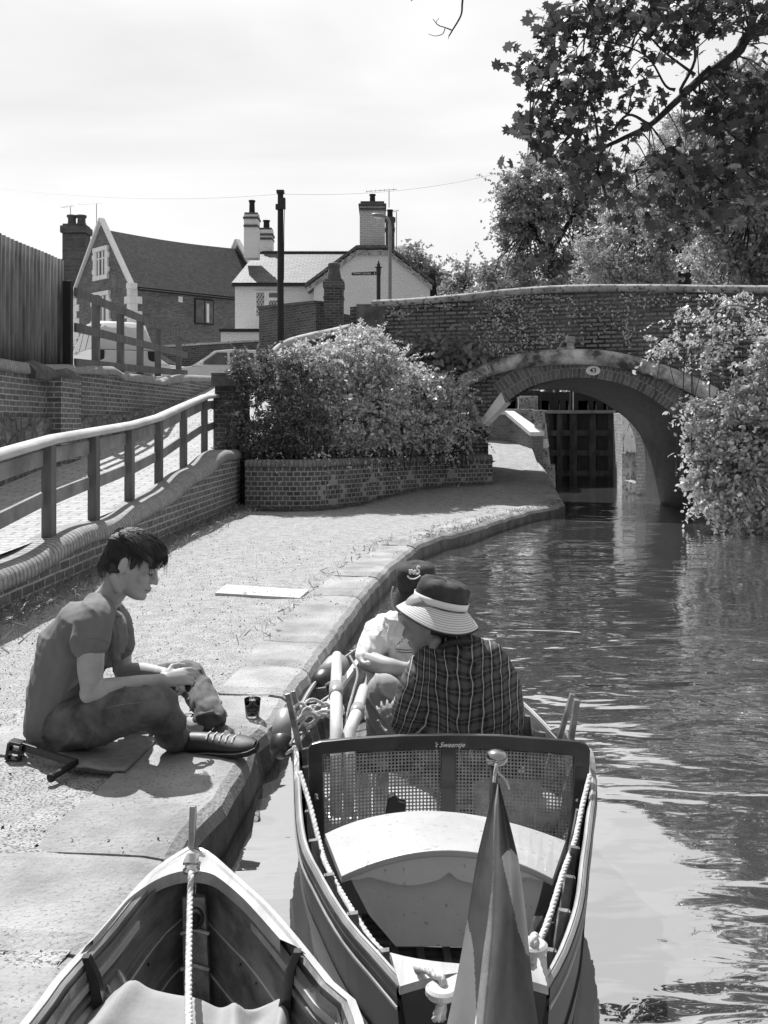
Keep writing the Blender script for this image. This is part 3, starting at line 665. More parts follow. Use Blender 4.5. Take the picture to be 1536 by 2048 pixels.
t = empty('fingerpost', (c.x,c.y,2.3), 'black cast fingerpost with one arm pointing left and a spiked finial', 'signpost')
z = lambda py: A(0,py,21).z
mb = MB(); mb.lathe((c.x,c.y,2.3), [(.045,0),(.043,z(552)-2.3),(.05,z(548)-2.3),(.05,z(537)-2.3),(.08,z(535)-2.3),(.08,z(534)-2.3),(.035,z(533)-2.3),(.04,z(529)-2.3),(.022,z(526)-2.3),(.006,z(521)-2.3)], 12); mb.build('post', 'black_metal', t, smooth=False)
mb = MB(); pa = [A(702,548,21),A(705,545,21),A(752,543,21),A(752,550,21),A(705,551,21)]
mb.prism([p+Vector((0,-.012,0)) for p in pa], (0,.024,0)); arm = mb.build('arm', 'black_metal', t)
mt = Matrix.Translation(A(724,547.5,21)+Vector((0,-.0135,0))) @ Matrix.Rotation(R(90),4,'X')
text_mesh('lettering', 'TOWN CENTRE', .052, 'sign_white', arm, mt, .0006)
mb = MB(); q = A(749,547,21); mb.box((q.x,q.y-.0145,q.z),(.014,.003,.035)); mb.build('walker_symbol', 'sign_white', arm)
# overhead wires
def wire(name, p0, p1, sag, label, r=.0038):
    pts = [Vector(p0).lerp(Vector(p1), k/20)-Vector((0,0,sag*4*(k/20)*(1-k/20))) for k in range(21)]
    mb = MB(); mb.tube(pts, r, 5); tag(mb.build(name, 'grey_metal'), label, 'cable', 'overhead wires')
pt = A(561,388,26)
wire('overhead_wire', pt, A(1080,322,33), .35, 'thin overhead wire running right from the telegraph pole towards the trees')
wire('overhead_wire', pt, A(-160,352,24), .3, 'thin overhead wire running left from the telegraph pole over the brick house')
# ---------------- brick house
C0 = Vector((-12.7,50,0)); d1 = Vector((-.716,.698,0)); d2 = Vector((.723,.69,0)); gw = 5.75; LL = 8.6
def HP(a, b, z): p = C0+d1*a+d2*b; return Vector((p.x,p.y,z))
t = empty('brick_house', (C0.x,C0.y,2.3), 'dark brick house with steep tiled roof, pale stone gable coping and quoins', 'house')
ze, zk, za = 8.35, 9.1, 12.1; zr = 11.5
mb = MB()
def quad(mb, a, b, c, d): mb.poly([a,b,c,d])
mb.poly([HP(0,0,2.2),HP(gw,0,2.2),HP(gw,0,ze),HP(gw/2,0,za-.25),HP(0,0,ze)])
mb.poly([HP(0,LL,2.2),HP(gw,LL,2.2),HP(gw,LL,ze),HP(gw/2,LL,za-.25),HP(0,LL,ze)])
mb.poly([HP(0,0,2.2),HP(0,LL,2.2),HP(0,LL,ze),HP(0,0,ze)]); mb.poly([HP(gw,0,2.2),HP(gw,LL,2.2),HP(gw,LL,ze),HP(gw,0,ze)])
mb.build('wall', 'brick_house', t)
mb = MB(); k = .06
rows = []
for i in range(13):
    b = lerp(.12, LL-.12, i/12); sag = -.10*math.sin(math.pi*i/12)
    rows.append([HP(-.12,b,ze-.12), HP(gw*.25,b,lerp(ze,zr,.5)+sag*.5), HP(gw/2,b,zr+sag), HP(gw*.75,b,lerp(ze,zr,.5)+sag*.5), HP(gw+.12,b,ze-.12)])
sl = math.hypot(gw/2, zr-ze)
mb.grid(rows, lambda i, j: (i*LL/12, j*sl/2)); rf = mb.build('roof', 'tile', t, solid=.12)
mb = MB()
for b0 in (0, LL):
    mb = MB()
    for (a0,z0),(a1,z1) in (((-.1,ze-.05),(gw/2,za)),((gw/2,za),(gw+.1,ze-.05))):
        q = HP(a0,b0,z0); r = HP(a1,b0,z1); mb.bar(q, r, .30, .11, up=(0,0,1))
    for a0 in (-.05, gw+.05): mb.box(HP(a0,b0,ze-.05),(.40,.40,.28),(0,0,R(45)))
    mb.build('gable_coping', 'white_paint', t)

mb = MB(); mb2 = MB(); zz = ze-.35; i = 0
rot = math.atan2(d2.y, d2.x)
while zz > 2.4:
    w = .62 if i%2 else .36; mb.box(HP(w/2-.02,-.0,zz)-d2*.0,(.05+0,w,.36) if False else (.09, w, .36), (0,0,rot)); mb.box(HP(0,w/2-.02,zz),(w,.09,.36),(0,0,rot))
    mb2.box(HP(gw-w/2+.02,0,zz),(.09,w,.36),(0,0,rot)); zz -= .37; i += 1
mb.build('quoins', 'white_paint', t); mb2.build('quoins', 'white_paint', t)
def gable_window(zc, w, h):
    mb = MB(); u = [HP(gw/2-w/2-.02,0,0), HP(gw/2+w/2+.02,0,0)]
    for a0 in (gw/2-w/2-.1, gw/2+w/2+.1): mb.box(HP(a0,-.02,zc),(.14,.22,h+.3),(0,0,rot))
    for z0 in (zc-h/2-.12, zc+h/2+.12): mb.box(HP(gw/2,-.03,z0),(.18,w+.5,.22),(0,0,rot))
    for dz in (-.3,0.3):
        for a0 in (gw/2-w/2-.2, gw/2+w/2+.2): mb.box(HP(a0,-.02,zc+dz*h),(.12,.26,.24),(0,0,rot))
    f = mb.build('window', 'white_paint', t)
    mb = MB(); mb.box(HP(gw/2,.0,zc),(.05,w,h),(0,0,rot)); mb.build('pane', 'window_glass', f)
    mb = MB()
    for a0 in (gw/2-w*.18, gw/2+w*.18, gw/2-w*.45, gw/2+w*.45): mb.box(HP(a0,-.04,zc),(.06,.13,h),(0,0,rot))
    mb.box(HP(gw/2,-.04,zc+h*.2),(.06,w,.06),(0,0,rot)); mb.build('mullion', 'white_paint', f)
gable_window(A(0,527,52).z, 1.05, 1.25); gable_window(A(0,625,52).z, 1.35, 1.7)
mb = MB(); b0 = 4.3; zc = A(0,624,53).z; mb.box(HP(0,b0,zc),(1.2,.12,1.35),(0,0,rot)); f = mb.build('window', 'timber_black', t)
mb = MB(); mb.box(HP(-.03,b0-.28,zc),(.5,.1,1.2),(0,0,rot)); mb.box(HP(-.03,b0+.28,zc),(.5,.1,1.2),(0,0,rot)); mb.build('pane', 'window_glass', f)
mb = MB(); mb.box(HP(-.045,b0+.2,zc-.05),(.16,.1,1.0),(0,0,rot)); mb.build('curtain', 'sign_white', f)
mb = MB(); mb.box(HP(-.02,2.85,A(0,599,52).z),(.25,.05,.3),(0,0,rot)); mb.build('wall_plate', 'sign_white', t)
mb = MB(); mb.tube([HP(-.2,.3,ze-.2),HP(-.2,LL,ze-.2)], .06, 6); mb.build('gutter', 'black_metal', t)
# chimney at the left, behind the gable
c = A(153,500,56); s = 56/F
mb = MB(); mb.box((c.x,c.y,(8+A(0,470,56).z)/2),(46*s,1.0,A(0,470,56).z-8)); mb.box((c.x,c.y,A(0,462,56).z),(52*s,1.3,.4)); mb.box((c.x,c.y,A(0,456,56).z),(44*s,1.1,.3)); ch = mb.build('chimney', 'brick_dark', t, bevel=.03)
mb = MB(); z0 = A(0,453,56).z; h = A(0,431,56).z-z0
for px in (144,163): q = A(px,450,56); mb.lathe((q.x,q.y,z0), [(.30,0),(.23,h*.4),(.23,h*.75),(.3,h*.85),(.3,h),(.2,h)], 10)
mb.build('chimney_pot', 'clay', ch)
mb = MB(); p = [A(115,520,58),A(180,500,58),A(186,560,56),A(115,570,56)]; mb.prism(p, (0,3,0)); mb.build('rear_roof', 'tile', t)
def aerial(name, px, py0, py1, Y, label, w=.9):
    b = A(px,py0,Y); z1 = A(px,py1,Y).z
    mb = MB(); mb.tube([(b.x,Y,b.z),(b.x,Y,z1)], .02, 5)
    mb.tube([(b.x-w,Y,z1-.02),(b.x+.35*w,Y,z1+.08)], .014, 5)
    for k in range(7): x = b.x-w+k*w*.2; mb.tube([(x,Y-.2,z1-.02+k*.015),(x,Y+.2,z1-.02+k*.015)], .009, 4)
    tag(mb.build(name, 'grey_metal'), label, 'aerial')
aerial('aerial', 193, 470, 408, 53, 'thin television aerial above the brick house gable')
aerial('aerial', 141, 432, 414, 56, 'short television aerial on the dark brick chimney at the far left', .5)
# ---------------- white cottage
t = empty('white_cottage', (-2,42,2.3), 'white painted cottage with slate roof, leaded window and a broad gable end', 'cottage')
Yf = 42.; s = Yf/F
x0 = A(470,0,Yf).x; x1 = A(640,0,Yf).x; zE = A(0,566,Yf).z
mb = MB(); mb.box(((x0+x1)/2,Yf+3,(2.2+zE)/2),(x1-x0,6,zE-2.2)); mb.build('wall', 'white_render', t)
Yr = 45.2; zR = A(0,508,Yr).z; xr0 = A(512,0,Yr).x; xr1 = A(700,0,Yr).x
mb = MB(); e0 = Vector((x0-.1,Yf-.2,zE-.05)); e1 = Vector((x1+1.0,Yf-.2,zE-.05)); r0 = Vector((xr0,Yr,zR)); r1 = Vector((xr1+1,Yr,zR)); lb = Vector((x0-.1,Yr+3,zE-.05))
sl = (r0-e0).length
mb.poly([e0,e1,r1,r0],[(e0.x,0),(e1.x,0),(r1.x,sl),(r0.x,sl)]); mb.poly([lb,e0,r0]); mb.poly([lb,r0,r1,Vector((r1.x,Yr+3,zE))]); mb.build('roof', 'slate', t, solid=.08)
mb = MB(); mb.tube([r0+Vector((0,0,.05)),r1+Vector((0,0,.05))], .09, 6); mb.build('ridge', 'tile', t)
mb = MB(); mb.bar(e0+Vector((0,-.02,-.08)), e1+Vector((-1.0,-.02,-.08)), .08,.1); mb.build('gutter', 'black_metal', t)
Yg = 40.; s2 = Yg/F; g0 = A(628,0,Yg).x; g1 = A(860,0,Yg).x; zk = A(0,566,Yg).z; zt = A(0,500,Yg).z; ga = A(714,0,Yg).x; gb = A(776,0,Yg).x
gp = [(g0,zk),(ga,zt),(gb,zt),(g1,zk+.05),(g1,2.2),(g0,2.2)]
mb = MB(); mb.prism([(x,Yg,z) for x, z in gp], (0,7,0)); mb.build('wall', 'white_render', t)
def strip(mb, pts, th, y0, y1):
    for i in range(len(pts)-1):
        (xa,za_),(xb,zb_) = pts[i],pts[i+1]; mb.prism([(xa,y0,za_),(xb,y0,zb_),(xb,y0,zb_+th),(xa,y0,za_+th)], (0,y1-y0,0))
mb = MB(); strip(mb, [(g0-.35,zk-.18),(ga-.02,zt+.02),(gb+.02,zt+.02),(g1+.15,zk-.08)], .14, Yg-.22, Yg+7.1); mb.build('roof', 'slate', t)
mb = MB(); strip(mb, [(g0-.28,zk-.40),(ga-.02,zt-.22),(gb+.02,zt-.22),(g1+.08,zk-.30)], .2, Yg-.14, Yg-.003); mb.build('bargeboard', 'stone_light', t)
mb = MB(); k = 0
for (xa,za_),(xb,zb_) in (((g0,zk),(ga,zt)),((ga,zt),(gb,zt)),((gb,zt),(g1,zk))):
    n = max(2,int(math.hypot(xb-xa,zb_-za_)/.42))
    for i in range(n): mb.box((lerp(xa,xb,(i+.5)/n),Yg-.17,lerp(za_,zb_,(i+.5)/n)-.06),(.2,.06,.07))
mb.build('dentils', 'stone_weather', t)
mb = MB(); zw = A(0,609,Yf).z; xw = A(536,0,Yf).x; mb.box((xw,Yf-.02,zw),(52*s,.1,54*s)); f = mb.build('window', 'white_paint', t)
mb = MB(); mb.box((A(521,0,Yf).x,Yf-.06,zw),(15*s,.06,46*s)); mb.box((A(548,0,Yf).x,Yf-.06,A(0,591,Yf).z),(19*s,.06,9*s)); mb.box((A(548,0,Yf).x,Yf-.06,A(0,617,Yf).z),(19*s,.06,30*s)); mb.build('pane', 'window_glass', f)
mb = MB()
for i in range(-7,9):
    for sg in (-1,1):
        cx0 = A(521,0,Yf).x
        for xc, hw, zc_, hh in ((A(521,0,Yf).x,7.5*s,zw,23*s),(A(548,0,Yf).x,9.5*s,A(0,617,Yf).z,15*s)):
            pts = []
            for q in np.linspace(-hh,hh,30):
                x = xc+i*.12+sg*q*.6
                if abs(x-xc) <= hw: pts.append((x,Yf-.1,zc_+q))
            if len(pts) > 2: mb.tube([pts[0],pts[-1]], .009, 4)
mb.build('leading', 'sign_white', f)
mb = MB(); q = A(482,662,Yf-3); mb.box((q.x,Yf-1.5,q.z-1.2),(75*s,3,2.4)); mb.build('lean_to', 'white_render', t)
mb = MB(); mb.box((q.x,Yf-3.05,q.z+.02),(80*s,.12,.12)); mb.build('fascia', 'timber_black', t)
def chim(parent, pxc, w, y0, y1, Y, mat, steps, pot, dep=.8, potw=.16):
    s = Y/F; c = A(pxc,y0,Y); z0 = c.z; z1 = A(0,y1,Y).z
    mb = MB(); mb.box((c.x,Y,(z0+z1)/2),(w*s,dep,z1-z0))
    o = mb.build('chimney', mat, parent)
    mb = MB(); 
    for py, ww in steps: mb.box((c.x,Y,A(0,py,Y).z),(ww*s,dep+.16,.09 if ww<w+8 else .14))
    mb.box((c.x,Y,z1+.04),(w*s*.94,dep,.1)); mb.build('chimney_cap', 'brick_dark', o, bevel=.012)
    if pot:
        pz0 = z1+.05; h = A(0,pot,Y).z-pz0; mb = MB(); mb.lathe((c.x,Y,pz0), [(potw,0),(potw*.9,h*.85),(potw*1.15,h*.9),(potw*1.15,h),(potw*.7,h)], 12); mb.build('chimney_pot', 'dark', o)
    return o
chim(t, 504, 28, 518, 432, 43.5, 'white_render', [(439,31),(455,29)], 401, .7, .13)
chim(t, 533, 26, 512, 462, 46, 'white_render', [(472,30),(480,28)], 441, .7, .15)
chim(t, 745, 50, 500, 412, 40.9, 'brick_white', [(415,55),(424,53)], 389, 1.0, .12)
chim(t, 780, 18, 500, 440, 44.0, 'brick_dark', [(440,22),(460,20)], 420, .6, .13)
aerial('aerial', 778, 415, 382, 44, 'television aerial with long boom on the large white chimney', 1.0)
aerial('aerial', 793, 500, 424, 45, 'small television aerial just right of the white chimney', .3)
mb = MB(); q = A(868,600,41); mb.box((q.x,q.y,q.z-.3),(.28,1.2,2.6),(0,R(-6),0)); mb.build('side_shed', 'timber_black', t)
# ================================================================== BRIDGE
def yf(x): return 18.3-.34*(x-2.0)                      # plan line of the bridge face
def onface(px, py, out=0.):
    # Y = 18.3-.34(X-2), X = (px-768)/F*Y
    k = (px-CX)/F; Y = 18.98/(1+.34*k); p = A(px,py,Y); return p+fn*(-out)
fd = Vector((1,-.34,0)).normalized(); fn = Vector((-fd.y*-1, 0, 0)); fn = Vector((.34,1,0)).normalized()   # fn points away from camera
bt = empty('canal_bridge', (4.2,18.5,0), 'old brick canal bridge with a low wide arch and an oval number plate', 'bridge')
inner = [(967,850),(988,826),(1012,805),(1051,778),(1093,763),(1136,756),(1179,756),(1215,761),(1247,769),(1280,783),(1307,799),(1332,817),(1350,833),(1371,859),(1382,885),(1386,920)]
inn = catmull([(a,b,0) for a,b in inner], 3)
IN = [onface(p.x,p.y) for p in inn]
top_pts = [(700,614),(720,612),(790,609),(860,604),(930,598),(1000,590),(1060,585),(1110,582),(1180,580),(1300,580),(1420,582),(1536,583),(1750,586)]
def ztop(px): return interp(px, [p[0] for p in top_pts], [p[1] for p in top_pts])
# face of the bridge: columns of quads from arch (or ground) up to parapet
mb = MB(); cols = []
pxs = sorted(set([700,725,760,800,840,880,920,950,966.9]+[p.x for p in inn]+[1387,1430,1480,1536,1620,1750]))
def lowy(px):
    if px < 967 or px > 1386: return None
    return interp(px, [p.x for p in inn], [p.y for p in inn])
def uvw(p): return ((p-Vector((2,18.3,0))).dot(fd), p.z)
for a, b in zip(pxs[:-1], pxs[1:]):
    m = (a+b)/2; ta = onface(a,ztop(a)); tb = onface(b,ztop(b)); la = lowy(a if a>=967 else 967) ; lb = lowy(b if b<=1386 else 1386)
    if m < 967 or m > 1386:
        pa = onface(a,850); pb = onface(b,850); pa.z = pb.z = -.7
    else: pa = onface(a,lowy(a)); pb = onface(b,lowy(b))
    if abs(b-a) < .01: continue
    P = [pa,pb,tb,ta]; mb.poly(P, [uvw(p) for p in P])
    Q = [p+fn*.4 for p in P]
    zc = [max(q.z, 2.62) for q in Q]
    mb.poly(Q[::-1], [uvw(p) for p in Q[::-1]])
face = mb.build('spandrel_wall', 'brick_bridge', bt, fixn=False)
# coping of the parapet
mb = MB(); path = [onface(px,ztop(px)) for px in np.linspace(745,1750,60)]
sweep(mb, path, [(x-.05, z) for x, z in [(0,0),(0,.05),(.05,.09),(.2,.12),(.35,.12),(.48,.09),(.53,.05),(.53,0)]][::-1] if False else [(.07,-.03),(.08,.05),(.04,.09),(-.12,.12),(-.28,.12),(-.43,.09),(-.48,.05),(-.48,-.03)])
mb.build('parapet_coping', 'stone_weather', bt, smooth=True)
mb = MB(); p0 = onface(715,612,.06); p1 = onface(772,612,.06)
mb.prism([p0,p1,p1+fn*.6,p0+fn*.6], (0,0,.03)); mb.prism([Vector((p0.x,p0.y,p0.z-.62)),Vector((p1.x,p1.y,p1.z-.62)),Vector((p1.x,p1.y,p1.z-.62))+fn*.55,Vector((p0.x,p0.y,p0.z-.62))+fn*.55], (0,0,.617)); mb.build('end_pier', nmat('bridge_pier', .16,.07,4,.9,.01,30), bt)
# barrel: soffit and right abutment run back 3 m
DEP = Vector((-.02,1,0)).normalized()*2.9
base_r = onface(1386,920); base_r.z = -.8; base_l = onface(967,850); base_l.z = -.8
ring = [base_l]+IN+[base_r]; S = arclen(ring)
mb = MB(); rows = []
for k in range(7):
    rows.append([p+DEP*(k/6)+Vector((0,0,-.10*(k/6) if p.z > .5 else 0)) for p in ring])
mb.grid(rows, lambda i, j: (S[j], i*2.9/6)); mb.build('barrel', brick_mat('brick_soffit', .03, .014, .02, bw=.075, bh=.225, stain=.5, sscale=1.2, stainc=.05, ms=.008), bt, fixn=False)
# back face of the bridge and deck
mb = MB()
for a, b in zip(pxs[:-1], pxs[1:]):
    m = (a+b)/2; ta = onface(a,ztop(a)); tb = onface(b,ztop(b))
    if m < 967 or m > 1386: pa = onface(a,850); pb = onface(b,850); pa.z = pb.z = -.7
    else: pa = onface(a,lowy(a)); pb = onface(b,lowy(b))
    if abs(b-a) < .01: continue
    P = [p+DEP+Vector((0,0,-.10 if 967<m<1386 and p.z<2.5 else 0)) for p in (pa,pb,tb,ta)]; mb.poly(P, [uvw(p) for p in P])
    mb.poly([ta+fn*.4-Vector((0,0,1.0)), tb+fn*.4-Vector((0,0,1.0)), tb+DEP-Vector((0,0,1.0)), ta+DEP-Vector((0,0,1.0))])
mb.build('rear_wall', 'brick_bridge', bt)
# arch ring of header bricks
def ringat(i, h, out):
    p = IN[i]; t = (IN[min(i+1,len(IN)-1)]-IN[max(i-1,0)]).normalized(); up = Vector((0,0,1)); nrm = t.cross(fn); nrm = nrm if nrm.z > 0 else -nrm
    return p+nrm*h-fn*out
mb = MB(); i0 = 6; rows = []
AS = arclen(IN)
for i in range(i0, len(IN)): rows.append([ringat(i,0,-.02), ringat(i,0,.03), ringat(i,.40,.03), ringat(i,.40,-.02)])
mb.grid(rows, lambda i, j: (AS[i+i0], [0,.05,.45,.5][j])); mb.poly(rows[0]); mb.poly(rows[-1]); mb.build('arch_ring', 'arch_ring', bt)
# white painted stone at the left springing
mb = MB(); st = [onface(958,846,.05),onface(967,853,.05),onface(1012,806,.05),onface(1003,784,.05)]
mb.prism(st, fn*.5); mb.build('painted_quoin', 'white_paint', bt, bevel=.012)
# rounded hood mould
hood = catmull([(a,b,0) for a,b in [(925,766),(950,750),(985,736),(1030,724),(1090,716),(1150,714),(1210,717),(1270,729),(1330,748),(1385,770),(1430,792)]], 6)
mb = MB(); HPs = [onface(p.x,p.y,.06) for p in hood]; mb.tube(HPs, .14, 14, ref=(0,0,1))
Sh = arclen(HPs)
for k in list(mb.uv): mb.uv[k] = [(Sh[int(u)] if int(u) < len(Sh) else Sh[-1], v*.8) for u, v in mb.uv[k]]
mb.build('hood_mould', 'hood', bt, smooth=True)
mb = MB(); mb.tube([onface(900,775,.05),onface(930,763,.05),onface(968,752,.05)], .06, 10); mb.build('pipe', 'clay', bt, smooth=True)
# number plate
c = onface(1187,741.5,.055); rotm = Matrix((fd, Vector((0,0,1)), -fn)).transposed()
mb = MB(); n = 28; w, h = .125, .083
pts = [c+fd*math.cos(2*math.pi*k/n)*w+Vector((0,0,math.sin(2*math.pi*k/n)*h)) for k in range(n)]; mb.prism(pts, fn*.03); pa = mb.build('number_plate', 'sign_white', bt)
mt = Matrix.Translation(c-fn*.002) @ rotm.to_4x4(); text_mesh('number', '43', .115, 'black_metal', pa, mt, .001, bold=.003)
# mooring-pot like fitting on the hood
c = onface(1142,700,.08)
t = empty('ribbed_clay_fitting', tuple(c), 'small pale ribbed drum shaped fitting with curved handle standing on the bridge hood', 'fitting')
k = 9.2e-3
mb = MB(); mb.lathe(c-Vector((0,0,.02)), [(8*k,0),(8*k,3*k),(9.5*k,4*k),(9*k,6*k),(7.5*k,8*k),(7.5*k,15*k),(10.5*k,17*k),(10.5*k,21*k),(9*k,22*k),(10*k,23*k),(10*k,27*k),(6*k,28*k)], 16); mb.build('drum', 'clay_light', t, smooth=False)
mb = MB(); mb.tube([c+fd*(-7*k)+Vector((0,0,19*k)), c+fd*(-15*k)+Vector((0,0,16*k)), c+fd*(-20*k)+Vector((0,0,8*k)), c+fd*(-21*k)+Vector((0,0,3*k))], .018, 8); mb.tube([c+fd*(-26*k)+Vector((0,0,2*k)), c+fd*(-8*k)+Vector((0,0,3*k))], .022, 8); mb.build('handle', 'clay_light', t, smooth=True)
# wing wall running left from the bridge behind the shrubs
t = empty('wing_wall', (-1.5,20,0), 'brick wing wall with broad pale rounded coping rising to the bridge end pier', 'wall')
wp = [A(540,708,21.5),A(545,697,20.4),A(560,686,19.6),A(590,676,19.5),A(650,662,19.6),A(700,650,19.4),A(745,641,19.15)]
wpc = catmull([tuple(p) for p in wp], 5)
mb = MB(); wall(mb, [(p.x,p.y) for p in wpc], [.3]*len(wpc), [p.z-.12 for p in wpc], .38); mb.build('wall', 'brick_bridge', t)
mb = MB(); sweep(mb, [p-Vector((0,0,.13)) for p in wpc], [(-x+.04, z) for x, z in bullnose(.46, .17, .14)]); mb.build('coping', 'stone_light', t, smooth=True)

# ================================================================== LOCK beyond the bridge
Yg = 24.9
t = empty('lock_gates', (4.9,Yg,-.2), 'pair of tall dark timber mitre gates closing the lock beyond the arch', 'lock gates')
xa, xm, xb = A(1087,0,Yg).x, A(1150,0,Yg).x, A(1228,0,Yg).x; zt = A(0,826,Yg).z; apex = Yg+.35
for (x0_, y0_, x1_, y1_) in ((xa,Yg,xm,apex),(xm,apex,xb,Yg)):
    p0 = Vector((x0_,y0_,0)); p1 = Vector((x1_,y1_,0)); d = (p1-p0); w = d.length; ang = math.atan2(d.y,d.x); mid = (p0+p1)/2
    mb = MB(); mb.box((mid.x,mid.y+.08,(zt-.9)/2),(w,.08,zt+.9),(0,0,ang)); lf = mb.build('gate_leaf', nmat('wet_timber', .03,.012,5,.35,.01,16,stretch=(3,1,.4)), t)
    mb = MB()
    for q in (.05,.95,.5): mb.box((lerp(p0.x,p1.x,q),lerp(p0.y,p1.y,q),(zt-.6)/2),(.16,.14,zt+.6),(0,0,ang))
    for zz in (.1,.62,1.12): mb.box((mid.x,mid.y-.0,zz),(w,.12,.14),(0,0,ang))
    mb.build('frame', nmat('wet_frame', .075,.02,6,.45,.01,20,stretch=(1,1,.4)), lf)
    mb = MB(); mb.box((mid.x,mid.y-.05,zt+.03),(w,.34,.08),(0,0,ang)); mb.build('walkway', 'timber_grey', lf)
mb = MB(); mb.box((xm,apex+.05,zt+.45),(.10,.08,1.0)); mb.build('paddle_post', 'timber_black', t)
mb = MB(); mb.box((xm+.02,apex-.0,zt+.45),(.018,.012,1.0)); mb.build('paddle_rod', 'white_paint', t)
# upper works: dark boards with gaps
t = empty('footbridge_boards', (4.9,29,1.6), 'dark timber footbridge boards with pale gaps seen above the lock gates', 'footbridge')
Y = 29.; bx = [(1095,1105),(1112,1135),(1140,1170),(1176,1190),(1197,1215)]
mb = MB()
z0, z1 = A(0,818,Y).z, A(0,803,Y).z
for a, b in ((1098,1116),(1119,1131),(1137,1156),(1176,1186),(1192,1206),(1214,1226)): mb.box(((A(a,0,Y).x+A(b,0,Y).x)/2,Y,(A(0,822,Y).z+A(0,800,Y).z)/2),(A(b,0,Y).x-A(a,0,Y).x,.1,A(0,800,Y).z-A(0,822,Y).z))
mb.box((A(1150,0,Y).x,Y+.02,A(0,793,Y).z),(3.2,.12,.24)); mb.box((A(1150,0,Y).x,Y+.02,A(0,776,Y).z),(3.2,.12,.1)); mb.box((A(1150,0,Y).x,Y-.08,A(0,824,Y).z),(3.2,.3,.06)); mb.build('boards', 'timber_black', t)
mb = MB()
for px in (1108,1130,1168,1190,1222): mb.box((A(px,0,Y).x,Y+.03,A(0,786,Y).z),(.05,.05,.45))
mb.build('posts', 'white_paint', t)
# lock chamber side walls
t = empty('lock_side_wall', (5.6,23,-.2), 'weathered lock wall with sloping stone top on the right of the gates, lit by the sun', 'wall')
rp = [(5.78,25.3,1.62),(5.72,24.9,1.62),(5.45,23.0,1.58),(5.42,22.6,1.55)]
mb = MB(); wall(mb, [(p[0],p[1]) for p in rp][::-1], [-.8]*4, [p[2] for p in rp][::-1], .5, side=-1); mb.build('wall', brick_mat('lock_brick', .42,.24,.30, stain=.6, sscale=1.5, stainc=.16, bump=.02), t)
q = [A(1242,828,22.5),A(1252,832,22.3),A(1268,872,21.9),A(1275,905,21.8),A(1248,905,22.2)]
mb = MB(); mb.prism(q, (.5,.9,0)); mb.build('sloping_stone', 'stone_light', t, bevel=.02)
mb = MB(); mb.prism([A(1243,905,22.4),A(1262,905,22.1),A(1262,1010,22.1),A(1243,1010,22.4)], (.9,.9,0)); mb.prism([A(1248,960,21.9),A(1268,966,21.7),A(1268,1010,21.7),A(1248,1010,21.9)], (.9,.9,0)); mb.build('footing', 'stone_weather', t, bevel=.02)
mb = MB(); rows_ = [[A(px,py,21.3)+Vector((0,dy,0)) for dy in (0,.4)] for px,py in ((1270,870),(1284,870),(1284,1000),(1270,1000))]; mb.prism([A(1272,860,21.25),A(1286,860,21.25),A(1286,1020,21.25),A(1272,1020,21.25)], (0.4,.3,0)); mb.build('end_pier', 'brick_white', t)
mb = MB()
for py in (868,880,892): mb.bar(A(1262,py,23),A(1285,py,23),.05,.05)
mb.box((A(1278,0,23).x,23,A(0,885,23).z),(.06,.06,.8)); mb.build('railing', 'white_paint', t)
t = empty('lock_approach_wall', (3.2,23,0), 'short brick wall with white sloping coping climbing beside the towpath beyond the arch', 'wall')
w0 = A(940,828,25); w1 = A(1012,826,24); w2 = A(1064,868,22.9)
mb = MB(); wall(mb, [(w0.x-1,w0.y),(w1.x,w1.y),(w2.x,w2.y)], [0]*3, [A(0,828,24).z,A(0,829,24).z,A(0,872,22.9).z], .3); mb.build('wall', brick_mat('approach_brick', .16,.07,.2, stain=.6, sscale=1.2, stainc=.3), t)
mb = MB(); sweep(mb, [(w0.x-1,w0.y,A(0,828,24).z),(w1.x,w1.y,A(0,829,24).z),(w2.x,w2.y,A(0,872,22.9).z)], [(.05,0),(.05,.09),(-.33,.09),(-.33,0)]); mb.build('coping', 'white_paint', t)
t = empty('lock_entrance_pier', (3.75,23.5,-.2), 'battered pier of big pale stone blocks, one painted white, left of the lock gates', 'pier')
blocks = [(820,846,1066,1086,'stone_weather'),(846,878,1068,1090,'stone_light'),(878,896,1070,1093,'white_paint'),(896,914,1072,1094,'stone_weather'),(914,934,1074,1096,'stone_light'),(934,1000,1080,1108,'stone_weather')]
for py0, py1, xa_, xb_, mm in blocks:
    p = [A(xa_,py0,23.2),A(xb_,py0,23.2),A(xb_+3,py1,23.2),A(xa_+2,py1,23.2)]; mb = MB(); mb.prism(p, (.35,1.9,0)); mb.build('stone_block', mm, t, bevel=.015)
mb = MB(); p = [A(1000,818,24.6),A(1070,818,24.6),A(1070,850,24.6),A(1040,850,24.6)]; mb.prism(p, (.2,1.5,0)); mb.build('stone_top', 'stone_weather', t, bevel=.02)
mb = MB(); p = A(1055,806,25.5)
t2 = empty('ground_paddle_gear', (p.x,p.y,1.5), 'small pale framed paddle gear standing on the lock side left of the gates', 'lock gear')
mb.box((p.x,p.y,p.z+.0),(.5,.3,.35)); mb.build('housing', 'stone_weather', t2, bevel=.02)
mb = MB(); mb.tube([(p.x-.3,p.y-.2,p.z-.3),(p.x-.3,p.y-.2,p.z+.3),(p.x+.3,p.y-.2,p.z+.3),(p.x+.3,p.y-.2,p.z-.3)], .03, 6); mb.build('frame', 'timber_black', t2)
# sunlit ground behind the lock
mb = MB(); mb.poly([(1.9,24.2,1.1),(3.7,24.2,1.1),(3.7,31,1.6),(1.9,31,1.6)]); mb.poly([(1.9,31,1.6),(14,31,1.6),(14,60,2.3),(1.9,60,2.3)]); tag(mb.build('lockside', 'gravel'), kind='structure')

